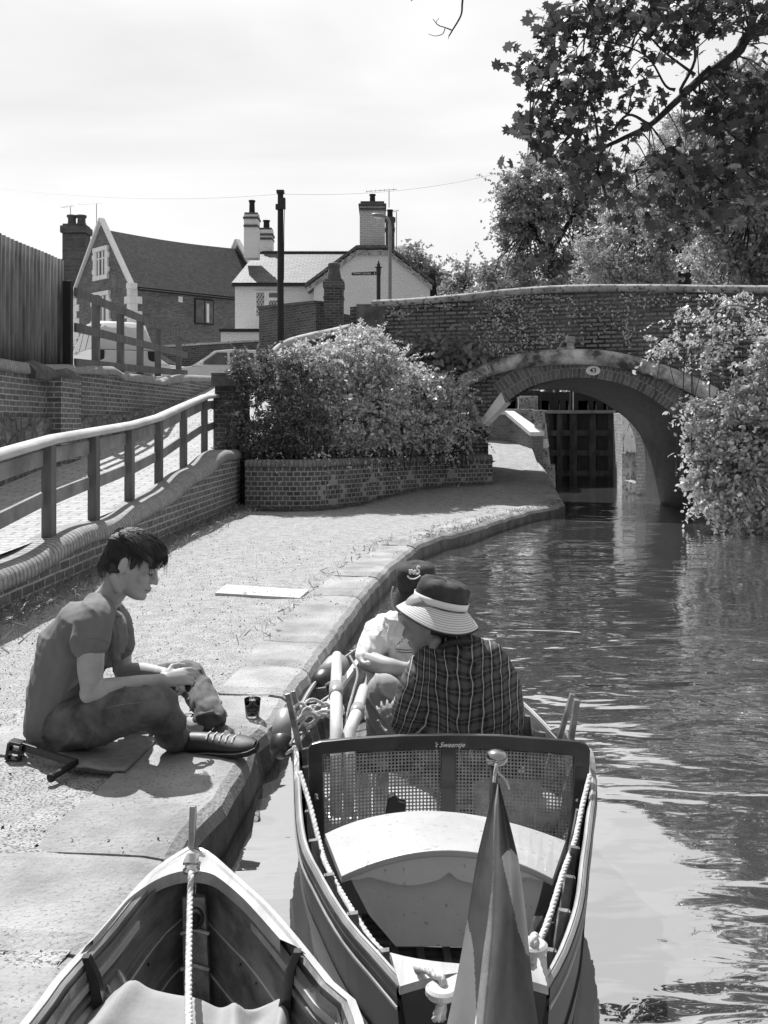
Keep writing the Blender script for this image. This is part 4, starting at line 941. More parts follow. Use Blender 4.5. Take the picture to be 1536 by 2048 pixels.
# ================================================================== CARS
def car(x, y, rot, mat, label, hatch=True, L=4.1, H=1.45, z0=2.36):
    t = empty('parked_car', (x,y,z0), label, 'car', 'cars parked on the road above the ramp')
    Rm = Matrix.Rotation(rot, 3, 'Z')
    def W_(p): return Vector((x,y,z0))+Rm@Vector(p)
    low = [(-L/2,.35),(-L/2+.02,.62),(-L/2+.12,.8),(-L/2+.9,.9),(-L*.16,.93),(L*.36,.95),(L/2-.06,.88),(L/2,.6),(L/2-.03,.3),(L/2-.5,.22),(-L/2+.5,.22)]
    rr = [(-L*.27,.90),(-L*.10,H-.06),(0.02*L,H),(L*.24,H-.02),(L*.36,H-.12),(L*.44,.92)]
    def loft(prof, ws, taper):
        rows = []
        for w, sc_ in ws:
            rows.append([W_((px_*sc_ if True else px_, w, .2+(pz-.2)*(1 if abs(w) < .8 else taper))) for px_, pz in prof])
        return rows
    mb = MB(); rows = loft(low, [(-.84,.965),(-.80,.985),(-.6,1),(0,1.01),(.6,1),(.80,.985),(.84,.965)], .97); mb.grid(rows, closed=True); mb.poly(rows[0]); mb.poly(rows[-1]); body = mb.build('body', mat, t, smooth=True, bevel=.02)
    rows = []
    for f in (-1,-.94,-.7,0,.7,.94,1):
        e = abs(f); hs = 1-.05*max(0,e-.7)/.3
        rows.append([W_((px_, f*lerp(.80,.60,(pz-.9)/(H-.9)), .9+(pz-.9)*hs)) for px_, pz in rr])
    mb = MB(); mb.grid(rows); mb.poly(rows[0]); mb.poly(rows[-1]); mb.build('cabin', mat, t, smooth=True)
    def sidep(f, a, z, o=.012):
        w = lerp(.80,.60,(z-.9)/(H-.9))+o; return W_((a, f*w, z))
    for f in (-1,1):
        for a0,a1,b0,b1 in ((-L*.215,-L*.01,-L*.085,-L*.01),(L*.01,L*.19,L*.01,L*.185),(L*.21,L*.38,L*.205,L*.31)):
            mb = MB(); mb.poly([sidep(f,a0,.95),sidep(f,a1,.95),sidep(f,b1,H-.12),sidep(f,b0,H-.12)]); mb.build('window', 'window_glass', t)
    for a0,z0_,a1,z1,s_ in ((-L*.262,.95,-L*.115,H-.1,-1),(L*.432,.96,L*.36,H-.16,1)):
        mb = MB(); mb.poly([W_((a0-.012,-.70,z0_)),W_((a0-.012,.70,z0_)),W_((a1+s_*.012,.57,z1)),W_((a1+s_*.012,-.57,z1))]); mb.build('windscreen', 'window_glass', t)
    for a in (-L*.31, L*.30):
        for f in (-1,1):
            c = W_((a,f*.78,.31)); ax = Rm@Vector((0,f,0)); mb = MB(); mb.lathe(c-ax*.1, [(.2,0),(.31,.0),(.31,.17),(.2,.18)], 20, axis=ax); w = mb.build('wheel', 'rubber', t)
            mb = MB(); mb.lathe(c+ax*.06, [(.19,0),(.19,.03),(.05,.05)], 14, axis=ax); mb.build('rim', 'grey_metal', w)
    for f in (-1,1):
        mb = MB(); c = W_((-L/2+.14,f*.62,.70)); mb.box(c, (.12,.3,.14), Rm); mb.build('headlight', 'window_glass', t, bevel=.03)
        mb = MB(); c = W_((L/2-.06,f*.66,.75)); mb.box(c, (.10,.2,.28), Rm); mb.build('tail_light', 'dark', t, bevel=.02)
        mb = MB(); c = W_((-L*.2,f*.93,.98)); mb.box(c, (.1,.18,.12), Rm); mb.build('mirror', mat, t, bevel=.03)
car(-7.6, 27.5, R(-62), 'car_silver', 'silver estate car seen end on behind the timber rail fence', H=1.75)
car(-7.9, 33.0, R(170), 'car_white', 'white hatchback half hidden behind the lower end of the rail fence', H=1.42)
car(-9.6, 31.0, R(-50), 'car_dark', 'dark car below the silver estate, glimpsed between the fence rails', H=1.42)
car(-4.9, 31.0, R(14), 'car_white', 'white car behind the dark shrub at the top of the ramp', H=1.45, z0=2.2)
# ================================================================== VEGETATION
def tree(name, label, trunk, limbs, ells, nc, nl, rad, lsize, mat, seed, cat='tree', group=None, bark='bark', shape='diamond', up=.3, twigs=True, shell=.55, tw=.012):
    base = trunk[0]; t = empty(name, tuple(base[:3]), label, cat, group)
    P, cs = clumps(ells, nc, nl, rad, seed, shell)
    P = np.concatenate([P, sprigs(ells, nc//2, rad*2.2, 14, seed, .1)])
    mb = MB(); mb.tube(catmull([p[:3] for p in trunk], 4), [lerp(trunk[0][3], trunk[-1][3], k/(len(trunk)-1)/4) for k in range((len(trunk)-1)*4+1)], 9)
    for l in limbs: mb.tube(catmull([q[:3] for q in l], 4), [lerp(l[0][3], l[-1][3], k/((len(l)-1)*4)) for k in range((len(l)-1)*4+1)], 7)
    if twigs:
        r = random.Random(seed); nodes = [Vector(q[:3]) for l in limbs for q in l[1:]]+[Vector(trunk[-1][:3])]
        for c in cs[::2]:
            c = Vector(c); n = min(nodes, key=lambda q: (q-c).length); m = (n+c)/2+Vector((r.uniform(-.1,.1),r.uniform(-.1,.1),r.uniform(-.05,.15)))*(n-c).length
            mb.tube([n, m, c], [tw*2, tw*1.3, tw*.6], 4)
    mb.build('trunk', bark, t, smooth=True)
    leaves('crown', P, lsize, mat, t, shape, up, seed)
    return t
def ell(px, py, Y, rx, ry, rz): return (A(px,py,Y), (rx,ry,rz))
def P4(px, py, Y, r): a = A(px,py,Y); return (a.x,a.y,a.z,r)
# trees behind the bridge
def gz(p, z): return (p[0], p[1], z, p[3])
tk = P4(1105,560,38,.28)
tree('broadleaf_tree', 'dark dense tree whose rounded crown stands just left of centre above the bridge parapet', [gz(tk,2.3),(tk[0],tk[1],6,.22),P4(1100,430,38,.1)],
     [[P4(1105,520,38,.12),P4(1060,450,38,.05),P4(1030,390,37.5,.03)],[P4(1105,500,38,.12),P4(1150,420,38.2,.05),P4(1170,350,38,.03)]],
     [ell(1100,375,38,1.6,1.6,1.3),ell(1055,400,37.5,1.2,1.3,1.1),ell(1120,480,38,2.2,1.8,1.4),ell(1080,560,38,2.4,1.8,.9),ell(1170,360,38.5,1.3,1.4,1.3),ell(1040,450,38,.9,1,.6)], 380, 100, .25, .15, 'leaf_mid', 21)
tk = P4(1370,560,32,.3)
tree('broadleaf_tree', 'tall pale leaved tree rising behind the middle of the bridge', [gz(tk,2.3),(tk[0],tk[1],6.5,.22),P4(1370,380,32,.08)],
     [[P4(1370,520,32,.12),P4(1290,420,32,.06),P4(1270,340,32,.03)],[P4(1370,500,32,.12),P4(1430,400,32,.05),P4(1450,300,32,.03)]],
     [ell(1280,390,32,1.3,1.3,1.2),ell(1350,300,32.5,.9,1,1.0),ell(1400,400,32,2.0,1.8,1.6),ell(1260,500,31.5,1.6,1.4,1.2),ell(1350,530,32,2.4,1.6,1.0),ell(1210,545,32,1.0,1.2,.7),ell(1330,410,32,1.2,1.2,1.0)], 460, 110, .22, .115, 'leaf_tree', 22)
tk = P4(1560,560,26,.25)
tree('broadleaf_tree', 'leafy tree at the right edge of the picture just behind the bridge parapet', [gz(tk,2.3),(tk[0],tk[1],5,.2),P4(1560,400,26,.08)],
     [[P4(1560,500,26,.1),P4(1480,450,26,.05),P4(1450,400,26,.03)]],
     [ell(1500,420,26,1.2,1.2,1.1),ell(1560,340,26,1.3,1.2,1.2),ell(1460,520,26,1.2,1.2,.9),ell(1590,500,26,1.5,1.2,1.3),ell(1540,560,25.5,1.4,1.0,.6)], 300, 100, .19, .10, 'leaf_tree', 23)
tk = (9.0,20.5,.28) 
tree('broadleaf_tree', 'tall airy tree on the right bank just behind the dark sycamore leaves', [(9.0,20.5,1.2,.26),(8.9,20.4,4.5,.2),(8.6,20,8,.08)],
     [[(8.9,20.4,4.5,.12),P4(1560,480,19.5,.05),P4(1500,430,19,.03)],[(8.8,20.3,5.5,.12),P4(1600,300,19.5,.05),P4(1540,240,19,.03)]],
     [ell(1520,470,19,.9,1,.7),ell(1590,400,19.5,1.2,1,1.0),ell(1560,290,19,.9,1,.8),ell(1640,220,19.5,1.2,1,1.0),ell(1500,370,19,.5,.7,.5),ell(1640,520,19.5,1.3,1,1.0),ell(1480,560,18.8,.8,.6,.5),ell(1450,300,19,.6,.6,.5),ell(1500,230,19,.65,.6,.5),ell(1400,340,19,.5,.5,.45),ell(1440,420,19,.6,.6,.5),ell(1380,280,19.5,.50,.5,.38),ell(1340,380,19.5,.5,.5,.4),ell(1470,160,19.5,.6,.5,.35),ell(1310,450,19.5,.4,.5,.3),ell(1560,150,19,.7,.7,.4)], 420, 75, .2, .12, 'leaf_mid', 27, shell=.35)
tk = P4(1010,600,46,.2)
tree('broadleaf_tree', 'low round tree between the white cottage and the big dark tree', [gz(tk,2.3),(tk[0],tk[1],6,.12)], [], [ell(1010,560,46,1.2,1.2,1.1),ell(1040,590,45,1.6,1.2,.7),ell(970,595,45,1.0,1.0,.5)], 110, 60, .28, .2, 'leaf_mid', 24)
tk = P4(925,620,52,.12)
tree('broadleaf_tree', 'thin sparse tree with open crown against the sky right of the cottage', [gz(tk,2.3),(tk[0],tk[1],7,.08),P4(932,530,52,.03)], [[P4(925,590,52,.05),P4(905,570,52,.02)]], [ell(930,560,52,.8,.8,.9),ell(900,590,52,1.0,.9,.6),ell(950,595,52,.8,.8,.4)], 70, 28, .26, .2, 'leaf_mid', 25, shell=.1)
tk = P4(820,620,58,.25)
tree('broadleaf_tree', 'tree rising behind the right gable of the white cottage', [gz(tk,2.3),(tk[0],tk[1],8,.15),P4(820,520,58,.05)], [[P4(820,570,58,.08),P4(850,545,58,.03)]], [ell(815,520,58,1.0,1,.8),ell(835,550,58,1.6,1.3,1.0),ell(870,575,58,1.3,1.2,.9),ell(800,560,58,1.2,1.2,1.2),ell(880,600,58,1.0,1.2,.7)], 150, 45, .34, .24, 'leaf_mid', 26)
# far-off row behind the lock and behind everything right of it
P, cs = clumps([ell(1500,600,45,12,3,2.2),ell(1150,640,48,7,2,1.5),(Vector((5,52,2.8)),(9,3,1.8))], 500, 60, .5, 31)
tag(leaves('distant_hedge', P, .3, 'leaf_mid', None, 'diamond', .3, 31), kind='stuff')
# shrubs in the planter
def shrub(name, label, ells, nc, nl, rad, size, mat, seed, shape='diamond', stems=6, group=None, up=.3, droop=0., shell=.6):
    base = Vector((ells[0][0].x, ells[0][0].y, .55)); t = empty(name, tuple(base), label, 'shrub', group)
    P, cs = clumps(ells, nc, nl, rad, seed, shell); P = np.concatenate([P, sprigs(ells, nc, rad*3.0, 12, seed, .45)]); r = random.Random(seed); mb = MB()
    for c in cs[::max(1, len(cs)//(stems*6))]:
        c = Vector(c); b = Vector((c.x+r.uniform(-.2,.2), base.y+r.uniform(-.1,.1), base.z)); mb.tube([b, (b+c)/2+Vector((r.uniform(-.15,.15),0,.1)), c], [.012,.008,.004], 4)
    mb.build('stems', 'bark', t); leaves('foliage', P, size, mat, t, shape, up, seed, droop=droop); return t
shrub('leafy_shrub', 'dark small leaved shrub growing beside the brick pier at the left end of the planter', [ell(535,830,16.25,.62,.45,.72),ell(500,740,16.3,.35,.4,.3),ell(570,760,16.4,.5,.4,.45),ell(600,860,16.2,.5,.4,.5),ell(510,880,16.1,.35,.3,.3)], 330, 60, .085, .055, 'leaf_dark', 41)
shrub('climbing_shrub', 'broad mound of pale creeper tumbling over the middle of the planter', [ell(640,740,16.9,.8,.5,.42),ell(710,730,17.1,.75,.5,.5),ell(780,770,17.4,.6,.5,.5),ell(700,830,16.8,.8,.5,.62),ell(610,800,16.8,.45,.4,.5),ell(730,690,17.6,.45,.4,.25)], 560, 60, .09, .062, 'leaf_bush', 42, shape='oval', stems=8)
shrub('climbing_shrub', 'sprawling creeper shrub with bright tips at the right end of the planter near the arch', [ell(840,800,17.8,.5,.4,.48),ell(900,800,18.0,.42,.3,.4),ell(860,860,17.6,.55,.35,.38),ell(780,850,17.2,.55,.4,.45),ell(930,850,18.15,.26,.2,.35)], 360, 60, .08, .058, 'leaf_bush', 43, shape='oval')
# trailing sprigs over the planter coping
r_ = np.random.default_rng(5); pp = []
for px, n in ((628,60),(650,70),(700,25),(745,20),(560,18),(860,16),(905,18)):
    for k in range(n): pp.append(A(px+r_.normal()*9, 905+abs(r_.normal())*42, interp(px,[560,700,860,905],[15.35,15.9,17.5,17.8])))
tag(leaves('trailing_creeper', np.array(pp), .06, 'leaf_bush', None, 'oval', .1, 51, droop=.4), 'sprigs of creeper trailing down the face of the patterned planter wall', 'creeper')
# ivy on the bridge
pp = []; rr_ = random.Random(8)
for px, py, sx, sy, n in ((840,690,40,16,120),(880,700,45,18,130),(930,700,40,22,110),(820,720,25,18,60),(960,740,30,14,50),(900,740,40,20,80)):
    for k in range(n):
        p = onface(px+rr_.gauss(0,1)*sx*.6, py+rr_.gauss(0,1)*sy*.6); pp.append(p-fn*rr_.uniform(.02,.22))
tag(leaves('ivy', np.array(pp), .15, 'leaf_dark', None, 'oval', .1, 52, outward=np.array([-.34,-1,.2]), droop=.5), 'large leaved ivy hanging on the left end of the bridge face above the shrubs', 'ivy')
pp = []
for px, py, sx, sy, n in ((1010,610,30,14,150),(1040,640,60,30,130),(1130,620,60,22,70),(1230,640,50,35,80),(980,660,40,30,130),(800,625,30,10,90),(760,640,20,20,60),(1100,680,70,16,110),(1255,665,6,40,60),(1300,600,60,12,90),(1000,700,50,15,90),(1000,595,120,5,160),(850,612,80,5,90)):
    for k in range(n):
        p = onface(px+rr_.gauss(0,1)*sx*.6, min(max(py+rr_.gauss(0,1)*sy*.6, ztop(px)-3), 712)); pp.append(p-fn*rr_.uniform(.0,.07))
tag(leaves('wall_weeds', np.array(pp), .055, 'leaf_bush', None, 'oval', .2, 53, outward=np.array([-.34,-1,.2])), kind='stuff')
# big pale shrub overhanging the water at the right
tt = shrub('overhanging_shrub', 'pale leaved shrub overhanging the water at the right bank in front of the bridge', [ell(1490,900,14.2,.62,.6,.85),ell(1440,850,14.6,.42,.5,.40),ell(1525,800,14.5,.50,.6,.36),ell(1440,950,14.0,.34,.4,.42),ell(1600,830,14.2,.85,.6,1.3),ell(1450,1010,13.8,.36,.3,.20),ell(1520,1030,13.7,.5,.3,.16),ell(1410,810,14.4,.2,.2,.10),ell(1400,905,14.2,.16,.2,.10),ell(1395,860,14.2,.16,.2,.07),ell(1385,970,14.0,.2,.15,.05)], 700, 70, .085, .072, 'leaf_light', 61, shape='oval', stems=8, shell=.3)
tt2 = shrub('overhanging_spray', 'light spray of leaves reaching left across the bridge face from the right bank', [ell(1345,690,14.6,.34,.2,.14),ell(1320,705,14.6,.2,.2,.08),ell(1390,640,14.9,.4,.2,.14),ell(1430,700,14.7,.32,.2,.16),ell(1400,730,14.5,.35,.2,.10),ell(1470,610,15,.5,.3,.16),ell(1520,660,15,.4,.3,.2),ell(1440,660,14.9,.25,.2,.1)], 75, 20, .09, .056, 'leaf_light', 62, shape='oval', stems=2, shell=.1)
mb = MB()
for pts in ([(1560,700),(1480,680),(1420,690),(1320,705)],[(1560,640),(1470,610),(1400,635),(1350,640)],[(1560,760),(1500,700),(1430,690),(1380,715)],[(1560,790),(1470,760),(1400,740)]):
    mb.tube(catmull([tuple(A(a,b,14.7)) for a,b in pts],5), [.016-.012*k/((len(pts)-1)*5) for k in range((len(pts)-1)*5+1)], 5)
mb.build('twigs', 'bark_light', tt2)
# sycamore branches in the foreground, rooted on the right bank
Ys = 8.0
def S_(px, py, Y=Ys): return A(px,py,Y)
sy = empty('sycamore_tree', (7.4,8.6,.2), 'large sycamore whose dark leafy boughs hang into the top right of the picture', 'tree')
limbs = [
 [(7.4,8.6,.1),(7.3,8.6,2.5),(7.1,8.5,4.9),(6.8,8.4,7.0)],
 [(7.25,8.6,3.6),(5.2,8.3,4.6),tuple(S_(1560,55)),tuple(S_(1470,110)),tuple(S_(1400,160)),tuple(S_(1350,205)),tuple(S_(1300,250)),tuple(S_(1240,280)),tuple(S_(1205,300)),tuple(S_(1195,345))],
 [tuple(S_(1420,135)),tuple(S_(1360,185)),tuple(S_(1390,120)),tuple(S_(1380,60))],
 [tuple(S_(1300,250)),tuple(S_(1255,230)),tuple(S_(1215,275)),tuple(S_(1180,300)),tuple(S_(1120,260)),tuple(S_(1060,245))],
 [tuple(S_(1350,180)),tuple(S_(1330,170)),tuple(S_(1290,110)),tuple(S_(1200,80)),tuple(S_(1110,70))],
 [tuple(S_(1390,150)),tuple(S_(1330,105)),tuple(S_(1280,60)),tuple(S_(1180,20))],
 [tuple(S_(1200,300)),tuple(S_(1180,200)),tuple(S_(1130,180)),tuple(S_(1080,150))],
 [(7.35,8.6,2.4),(5.0,8.1,3.2),tuple(S_(1580,230,7.7)),tuple(S_(1500,300,7.7)),tuple(S_(1480,340,7.7)),tuple(S_(1430,400,7.7)),tuple(S_(1370,440,7.7))],
 [tuple(S_(1500,300,7.7)),tuple(S_(1440,250,7.7)),tuple(S_(1400,220,7.7))],
 [tuple(S_(1450,370,7.7)),tuple(S_(1400,330,7.7)),tuple(S_(1350,330,7.7))],
 [(7.1,8.5,4.9),(5.6,8.2,6.0),(4.2,8.0,6.6),(3.0,8.0,6.6),(2.4,8,6.2)],
 [(7.2,8.5,4.3),(5.4,8.2,5.2),(4.0,8.1,5.5),(3.0,8.1,5.3),(2.2,8.1,5.1)]]
rad = [(.22,.15),(.10,.010),(.022,.010),(.018,.005),(.018,.005),(.018,.005),(.014,.005),(.08,.010),(.018,.005),(.018,.005),(.06,.01),(.05,.01)]
mb = MB()
for l, (ra, rb) in zip(limbs, rad):
    c = catmull(l, 5); mb.tube(c, [lerp(ra, rb, (k/(len(c)-1))**.35) for k in range(len(c))], 8)
masses = [(1300,25,230,32,150),(1430,40,100,34,60),(1160,75,90,40,66),(1150,150,95,38,85),(1100,215,60,30,46),(1170,250,80,34,66),(1080,262,50,20,36),(1035,262,26,12,12),(1060,150,30,12,10),(1110,320,30,14,10),(1200,190,60,40,40),(1260,130,60,40,30),(1290,195,45,26,20),
          (1150,310,70,26,48),(1200,345,60,30,46),(1220,390,40,20,18),(1110,35,60,25,30),(1060,120,16,10,7),(1050,240,22,14,9),(1255,30,90,40,40),(1330,95,50,30,22),
          (1480,165,60,35,44),(1440,235,70,40,66),(1510,250,50,60,66),(1400,330,80,50,100),(1350,400,55,38,60),(1500,350,60,70,96),(1330,330,40,25,30),(1440,420,70,35,46),(1390,200,30,20,12),(1300,440,30,12,10),
          (1480,-30,200,50,90),(1300,-60,180,40,60),(1600,-150,180,80,130),(1450,-200,100,40,50),(1640,-330,160,70,80),(1345,-335,60,18,22),(1560,60,60,60,30)]
PP = []; r = np.random.default_rng(77)
for mx_, my_, sx, sy_, n in masses:
    n = int(n*1.4); Yc = 7.7 if (mx_ > 1320 and my_ > 150) else 8.0
    for k in range(n):
        a = r.uniform(0, 2*math.pi); q = math.sqrt(r.random())
        PP.append(A(mx_+math.cos(a)*q*sx*1.05, my_+math.sin(a)*q*sy_*1.05, Yc+r.normal()*.34))
PP += [Vector(p) for p in sprigs([(Vector(A(m_[0],m_[1],7.9)),(m_[2]/249*.95,.35,m_[3]/249*.95)) for m_ in masses[:30]], 70, .26, 6, 4, .2)]
PP = np.array(PP)
nodes = [Vector(c) for l in limbs for c in catmull(l, 3)[3:]]
for c in PP[::5]:
    c = Vector(c); n = min(nodes, key=lambda q: (q-c).length)
    if (n-c).length < 1.0: mb.tube([n, (n+c)/2+Vector((0,0,.03)), c], [.007,.005,.003], 4)
mb.build('trunk', 'bark', sy, smooth=True)
leaves('foliage', PP, .094, 'leaf_syc', sy, 'maple', .75, 71, szvar=.3)
# bare twig hanging in from the top
t = empty('bare_twig', tuple(A(930,-60,5.5)), 'thin bare twig dangling into the sky at the top edge', 'twig')
mb = MB()
for pts, ra in (([(960,-160),(935,-60),(925,0),(922,30),(905,60),(898,72)],.008),([(903,60),(890,55),(876,50),(866,38)],.004),([(890,57),(885,68),(870,72),(857,68)],.003),([(898,70),(897,78)],.003),([(880,52),(872,46),(878,36)],.003)):
    c = catmull([tuple(A(a,b,5.5)) for a,b in pts],4); mb.tube(c, [lerp(ra,ra*.45,k/(len(c)-1)) for k in range(len(c))], 5)
mb.build('stem', 'bark', t)
mb = MB(); mb.tube([tuple(A(a,b,5.5)) for a,b in ((840,-20),(828,-4),(822,2))],[.006,.005,.002],5); mb.build('side_shoot', 'bark', t)
# grass at the foot of the low wall, along the coping and on the path
pp = []; r = np.random.default_rng(9)
for k in range(6500):
    y = 2.5+13*r.random(); x = xrw(y)+.02+abs(r.normal())*.16
    pp.append((x, y, .03+r.random()*.05))
for k in range(2500):
    t_ = r.random(); i = min(len(pl)-2, int(t_*(len(pl)-1))); p = pl[i].lerp(pl[i+1], t_*(len(pl)-1)-i); pp.append((p.x+r.normal()*.05, p.y-.04-abs(r.normal())*.08, zpath(p.x,p.y)+.02))
for k in range(800):
    y = 11+6*r.random(); x = xe(y)-.05-abs(r.normal())*.1; pp.append((x, y, .0+r.random()*.03))
for k in range(260):
    y = 6+9*r.random(); x = xe(y)-.45+r.normal()*.06; pp.append((x, y, .01+r.random()*.02))
tag(leaves('grass', np.array(pp), .075, 'grass', None, 'blade', .2, 81, szvar=.5), kind='stuff')
pp = []
for k in range(4200):
    y = 1.8+9.5*r.random()**1.3; x = xe(y)-.05-2.3*r.random()**.9
    if x < xrw(y)+.05: continue
    pp.append((x, y, .012+(.05*sstep(1-(x-xl(y))/.45))))
tag(leaves('path_litter', np.array(pp), .011, nmat('litter', .05,.02,5,.9), None, 'diamond', .8, 82, szvar=.7), kind='stuff')
# ================================================================== BOATS
M['varnish'] = nmat('varnish', .26, .09, 3.2, .3, .0015, 20, stretch=(6,.6,6), detail=8, coat=.4)
M['varnish_dark'] = nmat('varnish_dark', .045, .018, 4, .25, 0, stretch=(1,5,1), coat=.5)
M['varnish_light'] = nmat('varnish_light', .50, .30, 3, .3, .001, 30, stretch=(6,.6,6), coat=.4)
M['hull_dark'] = nmat('hull_dark', .028, .018, 2, .45, 0, spec=.2)
M['varnish_mid'] = nmat('varnish_mid', .26, .15, 3, .35, .001, 30, stretch=(6,.6,6))
M['cane'] = nmat('cane', .30, .16, 30, .5, 0)
M['box_white'] = nmat('box_white', .46, .38, 5, .4, .001, 60, coat=.1, specks=(60,.30,.25))
M['box_white_shaded'] = nmat('box_white_shaded', .66, .54, 4, .6, .001, 80, specks=(45,.29,.35), detail=10)  # the lid's white paint again, lightened in colour for the faces in shade
M['rope'] = nmat('rope', .60, .34, 60, .85, .002, 160)
M['rope_dark'] = nmat('rope_dark', .35, .2, 60, .85, .002, 160)
M['fender'] = nmat('fender', .34, .26, 4, .35, 0, spec=.6)
M['fender_dark'] = nmat('fender_dark', .04, .03, 4, .35, 0, spec=.6)
M['oar'] = nmat('oar', .74, .60, 4, .35, 0, stretch=(5,.5,5), coat=.3)
M['canvas'] = nmat('canvas', .34, .25, 2.2, .8, .004, 18)
M['chrome'] = nmat('chrome', .5, .3, 8, .2, 0, metal=1.)
def spiral_rope(mb, pts, r, mat_twist=True, n=6):
    """laid rope: three strands wound round a centre line"""
    c = catmull(pts, 10); S = arclen(c); k = max(8, int(S[-1]/(r*1.1))); C = [edge_at(S[-1]*i/k, S, c) for i in range(k+1)]
    prev = None; fr = []
    for i in range(k+1):
        t = (C[min(i+1,k)]-C[max(i-1,0)]).normalized()
        if prev is None: a = Vector((0,0,1)) if abs(t.z) < .9 else Vector((1,0,0))
        else: a = prev
        x = (a-t*a.dot(t)).normalized(); prev = x; fr.append((x, t.cross(x)))
    for s in range(3):
        P = []
        for i in range(k+1):
            a = 2*math.pi*(s/3+i*r*1.3/(r*8.5)); x, y = fr[i]; P.append(C[i]+(x*math.cos(a)+y*math.sin(a))*r*.36)
        mb.tube(P, r*.60, 6)
def gun(pts, key=None):
    P = [G(a,b,z) for a,b,z in pts[0]]+[Vector(p) for p in pts[1]]
    return catmull(P, 8)
def at_y(curve, y):
    c = sorted(curve, key=lambda p: p.y); ys_ = [p.y for p in c]
    return Vector((float(np.interp(y, ys_, [p.x for p in c])), y, float(np.interp(y, ys_, [p.z for p in c]))))
def hull(root, Lc, Rc, ys_, zf, zb, mat_in, mat_out, narrow=.62, planks=4, bow_y=None):
    """inner skin to floor level zf and outer skin to zb, with lapped planks"""
    def sect(y, inner):
        l = at_y(Lc, y); r = at_y(Rc, y); c = (l+r)/2; h = (r.x-l.x)/2; rows = []
        zz = zf if inner else zb; out = []
        for sgn in (-1, 1):
            side = []
            for k in range(planks):
                for u in (k/planks, (k+1)/planks-.001):
                    off = (.006 if (u*planks-k) < .5 else 0)*(1 if inner else -1)
                    z = lerp(l.z if sgn < 0 else r.z, zz, u); w = max(.004, h-(.022 if inner else 0))
                    x = w*(1-(1-narrow)*u**2.0)-off*(1 if w > .03 else 0)
                    side.append(Vector((c.x+sgn*x, y, z)))
            out.append(side)
        return out[0]+[Vector((c.x, y, zz-.0))]+out[1][::-1]
    for inner, m, nm in ((True, mat_in, 'planking'), (False, mat_out, 'hull')):
        mb = MB(); rows = [sect(y, inner) for y in ys_]
        S = arclen(rows[len(rows)//2]); mb.grid(rows, lambda i, j: (ys_[i], S[j])); 
        if not inner: mb.poly(rows[0])
        mb.build(nm, m, root, fixn=False)
    return sect
Lg = gun(([(801,1978,.27),(745,1914,.255),(689,1849,.24),(637,1763,.22),(599,1673,.205),(590,1532,.19)],[(-.345,3.8,.18),(-.30,4.4,.19),(-.13,4.85,.23),(.085,5.2,.30)]))
Rg = gun(([(1093,1978,.27),(1131,1909,.255),(1162,1815,.24),(1172,1729,.22),(1181,1656,.205),(1187,1545,.19)],[(.645,3.55,.18),(.555,4.1,.19),(.34,4.75,.23),(.095,5.2,.30)]))
Y0 = max(min(p.y for p in Lg), min(p.y for p in Rg))+.004
bo = empty('rowing_skiff', (.17,3.2,-.2), 'varnished rowing skiff with cane backrest and white stern box, carrying two men in hats', 'boat')
yst = [Y0+(5.19-Y0)*(k/46) for k in range(47)]
sec = hull(bo, Lg, Rg, yst, -.165, -.34, 'varnish', 'hull_dark')
# gunwales: outer rubbing strake, capping and inwale on either side
for side, cv in ((-1, Lg), (1, Rg)):
    pts = [at_y(cv, y) for y in yst]
    mb = MB()
    sweep(mb, [p+Vector((0,0,.0)) for p in pts], [(side*a, b) for a, b in [(-.016,-.012),(-.016,.006),(-.010,.009),(-.002,.009),(.004,.004),(.005,-.016),(-.002,-.022)]], lateral=(1,0,0))
    mb.build('gunwale', 'varnish_mid', bo, smooth=False)
    mb = MB(); sweep(mb, [p+Vector((0,0,.0095)) for p in pts], [(side*a, b) for a, b in [(-.012,0),(-.012,.002),(-.006,.002),(-.006,0)]], lateral=(1,0,0)); mb.build('gunwale_strip', 'varnish_light', bo)
    mb = MB(); sweep(mb, [p+Vector((0,0,-.045)) for p in pts], [(side*a, b) for a, b in [(0,0),(.006,.003),(.007,.009),(0,.012)]], lateral=(1,0,0)); mb.build('rubbing_strake', 'varnish_mid', bo)
# ribs / knees
def rib(cv_l, cv_r, y, side, deep, w, top=.026, name='rib', mat='varnish', zf=-.165, n=9):
    l = at_y(cv_l, y); r = at_y(cv_r, y); c = (l+r)/2; h = (r.x-l.x)/2-.024; e = l if side < 0 else r
    mb = MB(); rows = []
    for k in range(n):
        u = k/(n-1)*deep; z = lerp(e.z-.004, zf, u); x = h*(1-.38*u**2); t = top*math.sin(math.pi*min(1,.25+u*.75/deep*1))+.006
        a = Vector((c.x+side*x, y, z)); b = a-Vector((side*t, 0, -t*.15))
        rows.append([a-Vector((0,w/2,0)), b-Vector((0,w/2,0)), b+Vector((0,w/2,0)), a+Vector((0,w/2,0))])
    mb.grid(rows, closed=True); mb.poly(rows[0]); mb.poly(rows[-1]); return mb.build(name, mat, bo)
for y in (2.03, 2.22, 2.45, 2.68, 2.9): rib(Lg, Rg, y, -1, .75, .016)
for y in (2.03, 2.22, 2.42, 2.62, 2.9): rib(Lg, Rg, y, 1, .75, .016)
for y in (3.3, 3.5, 3.7, 3.9, 4.1, 4.3): rib(Lg, Rg, y, -1, .7, .02, .05); rib(Lg, Rg, y, 1, .7, .02, .05)
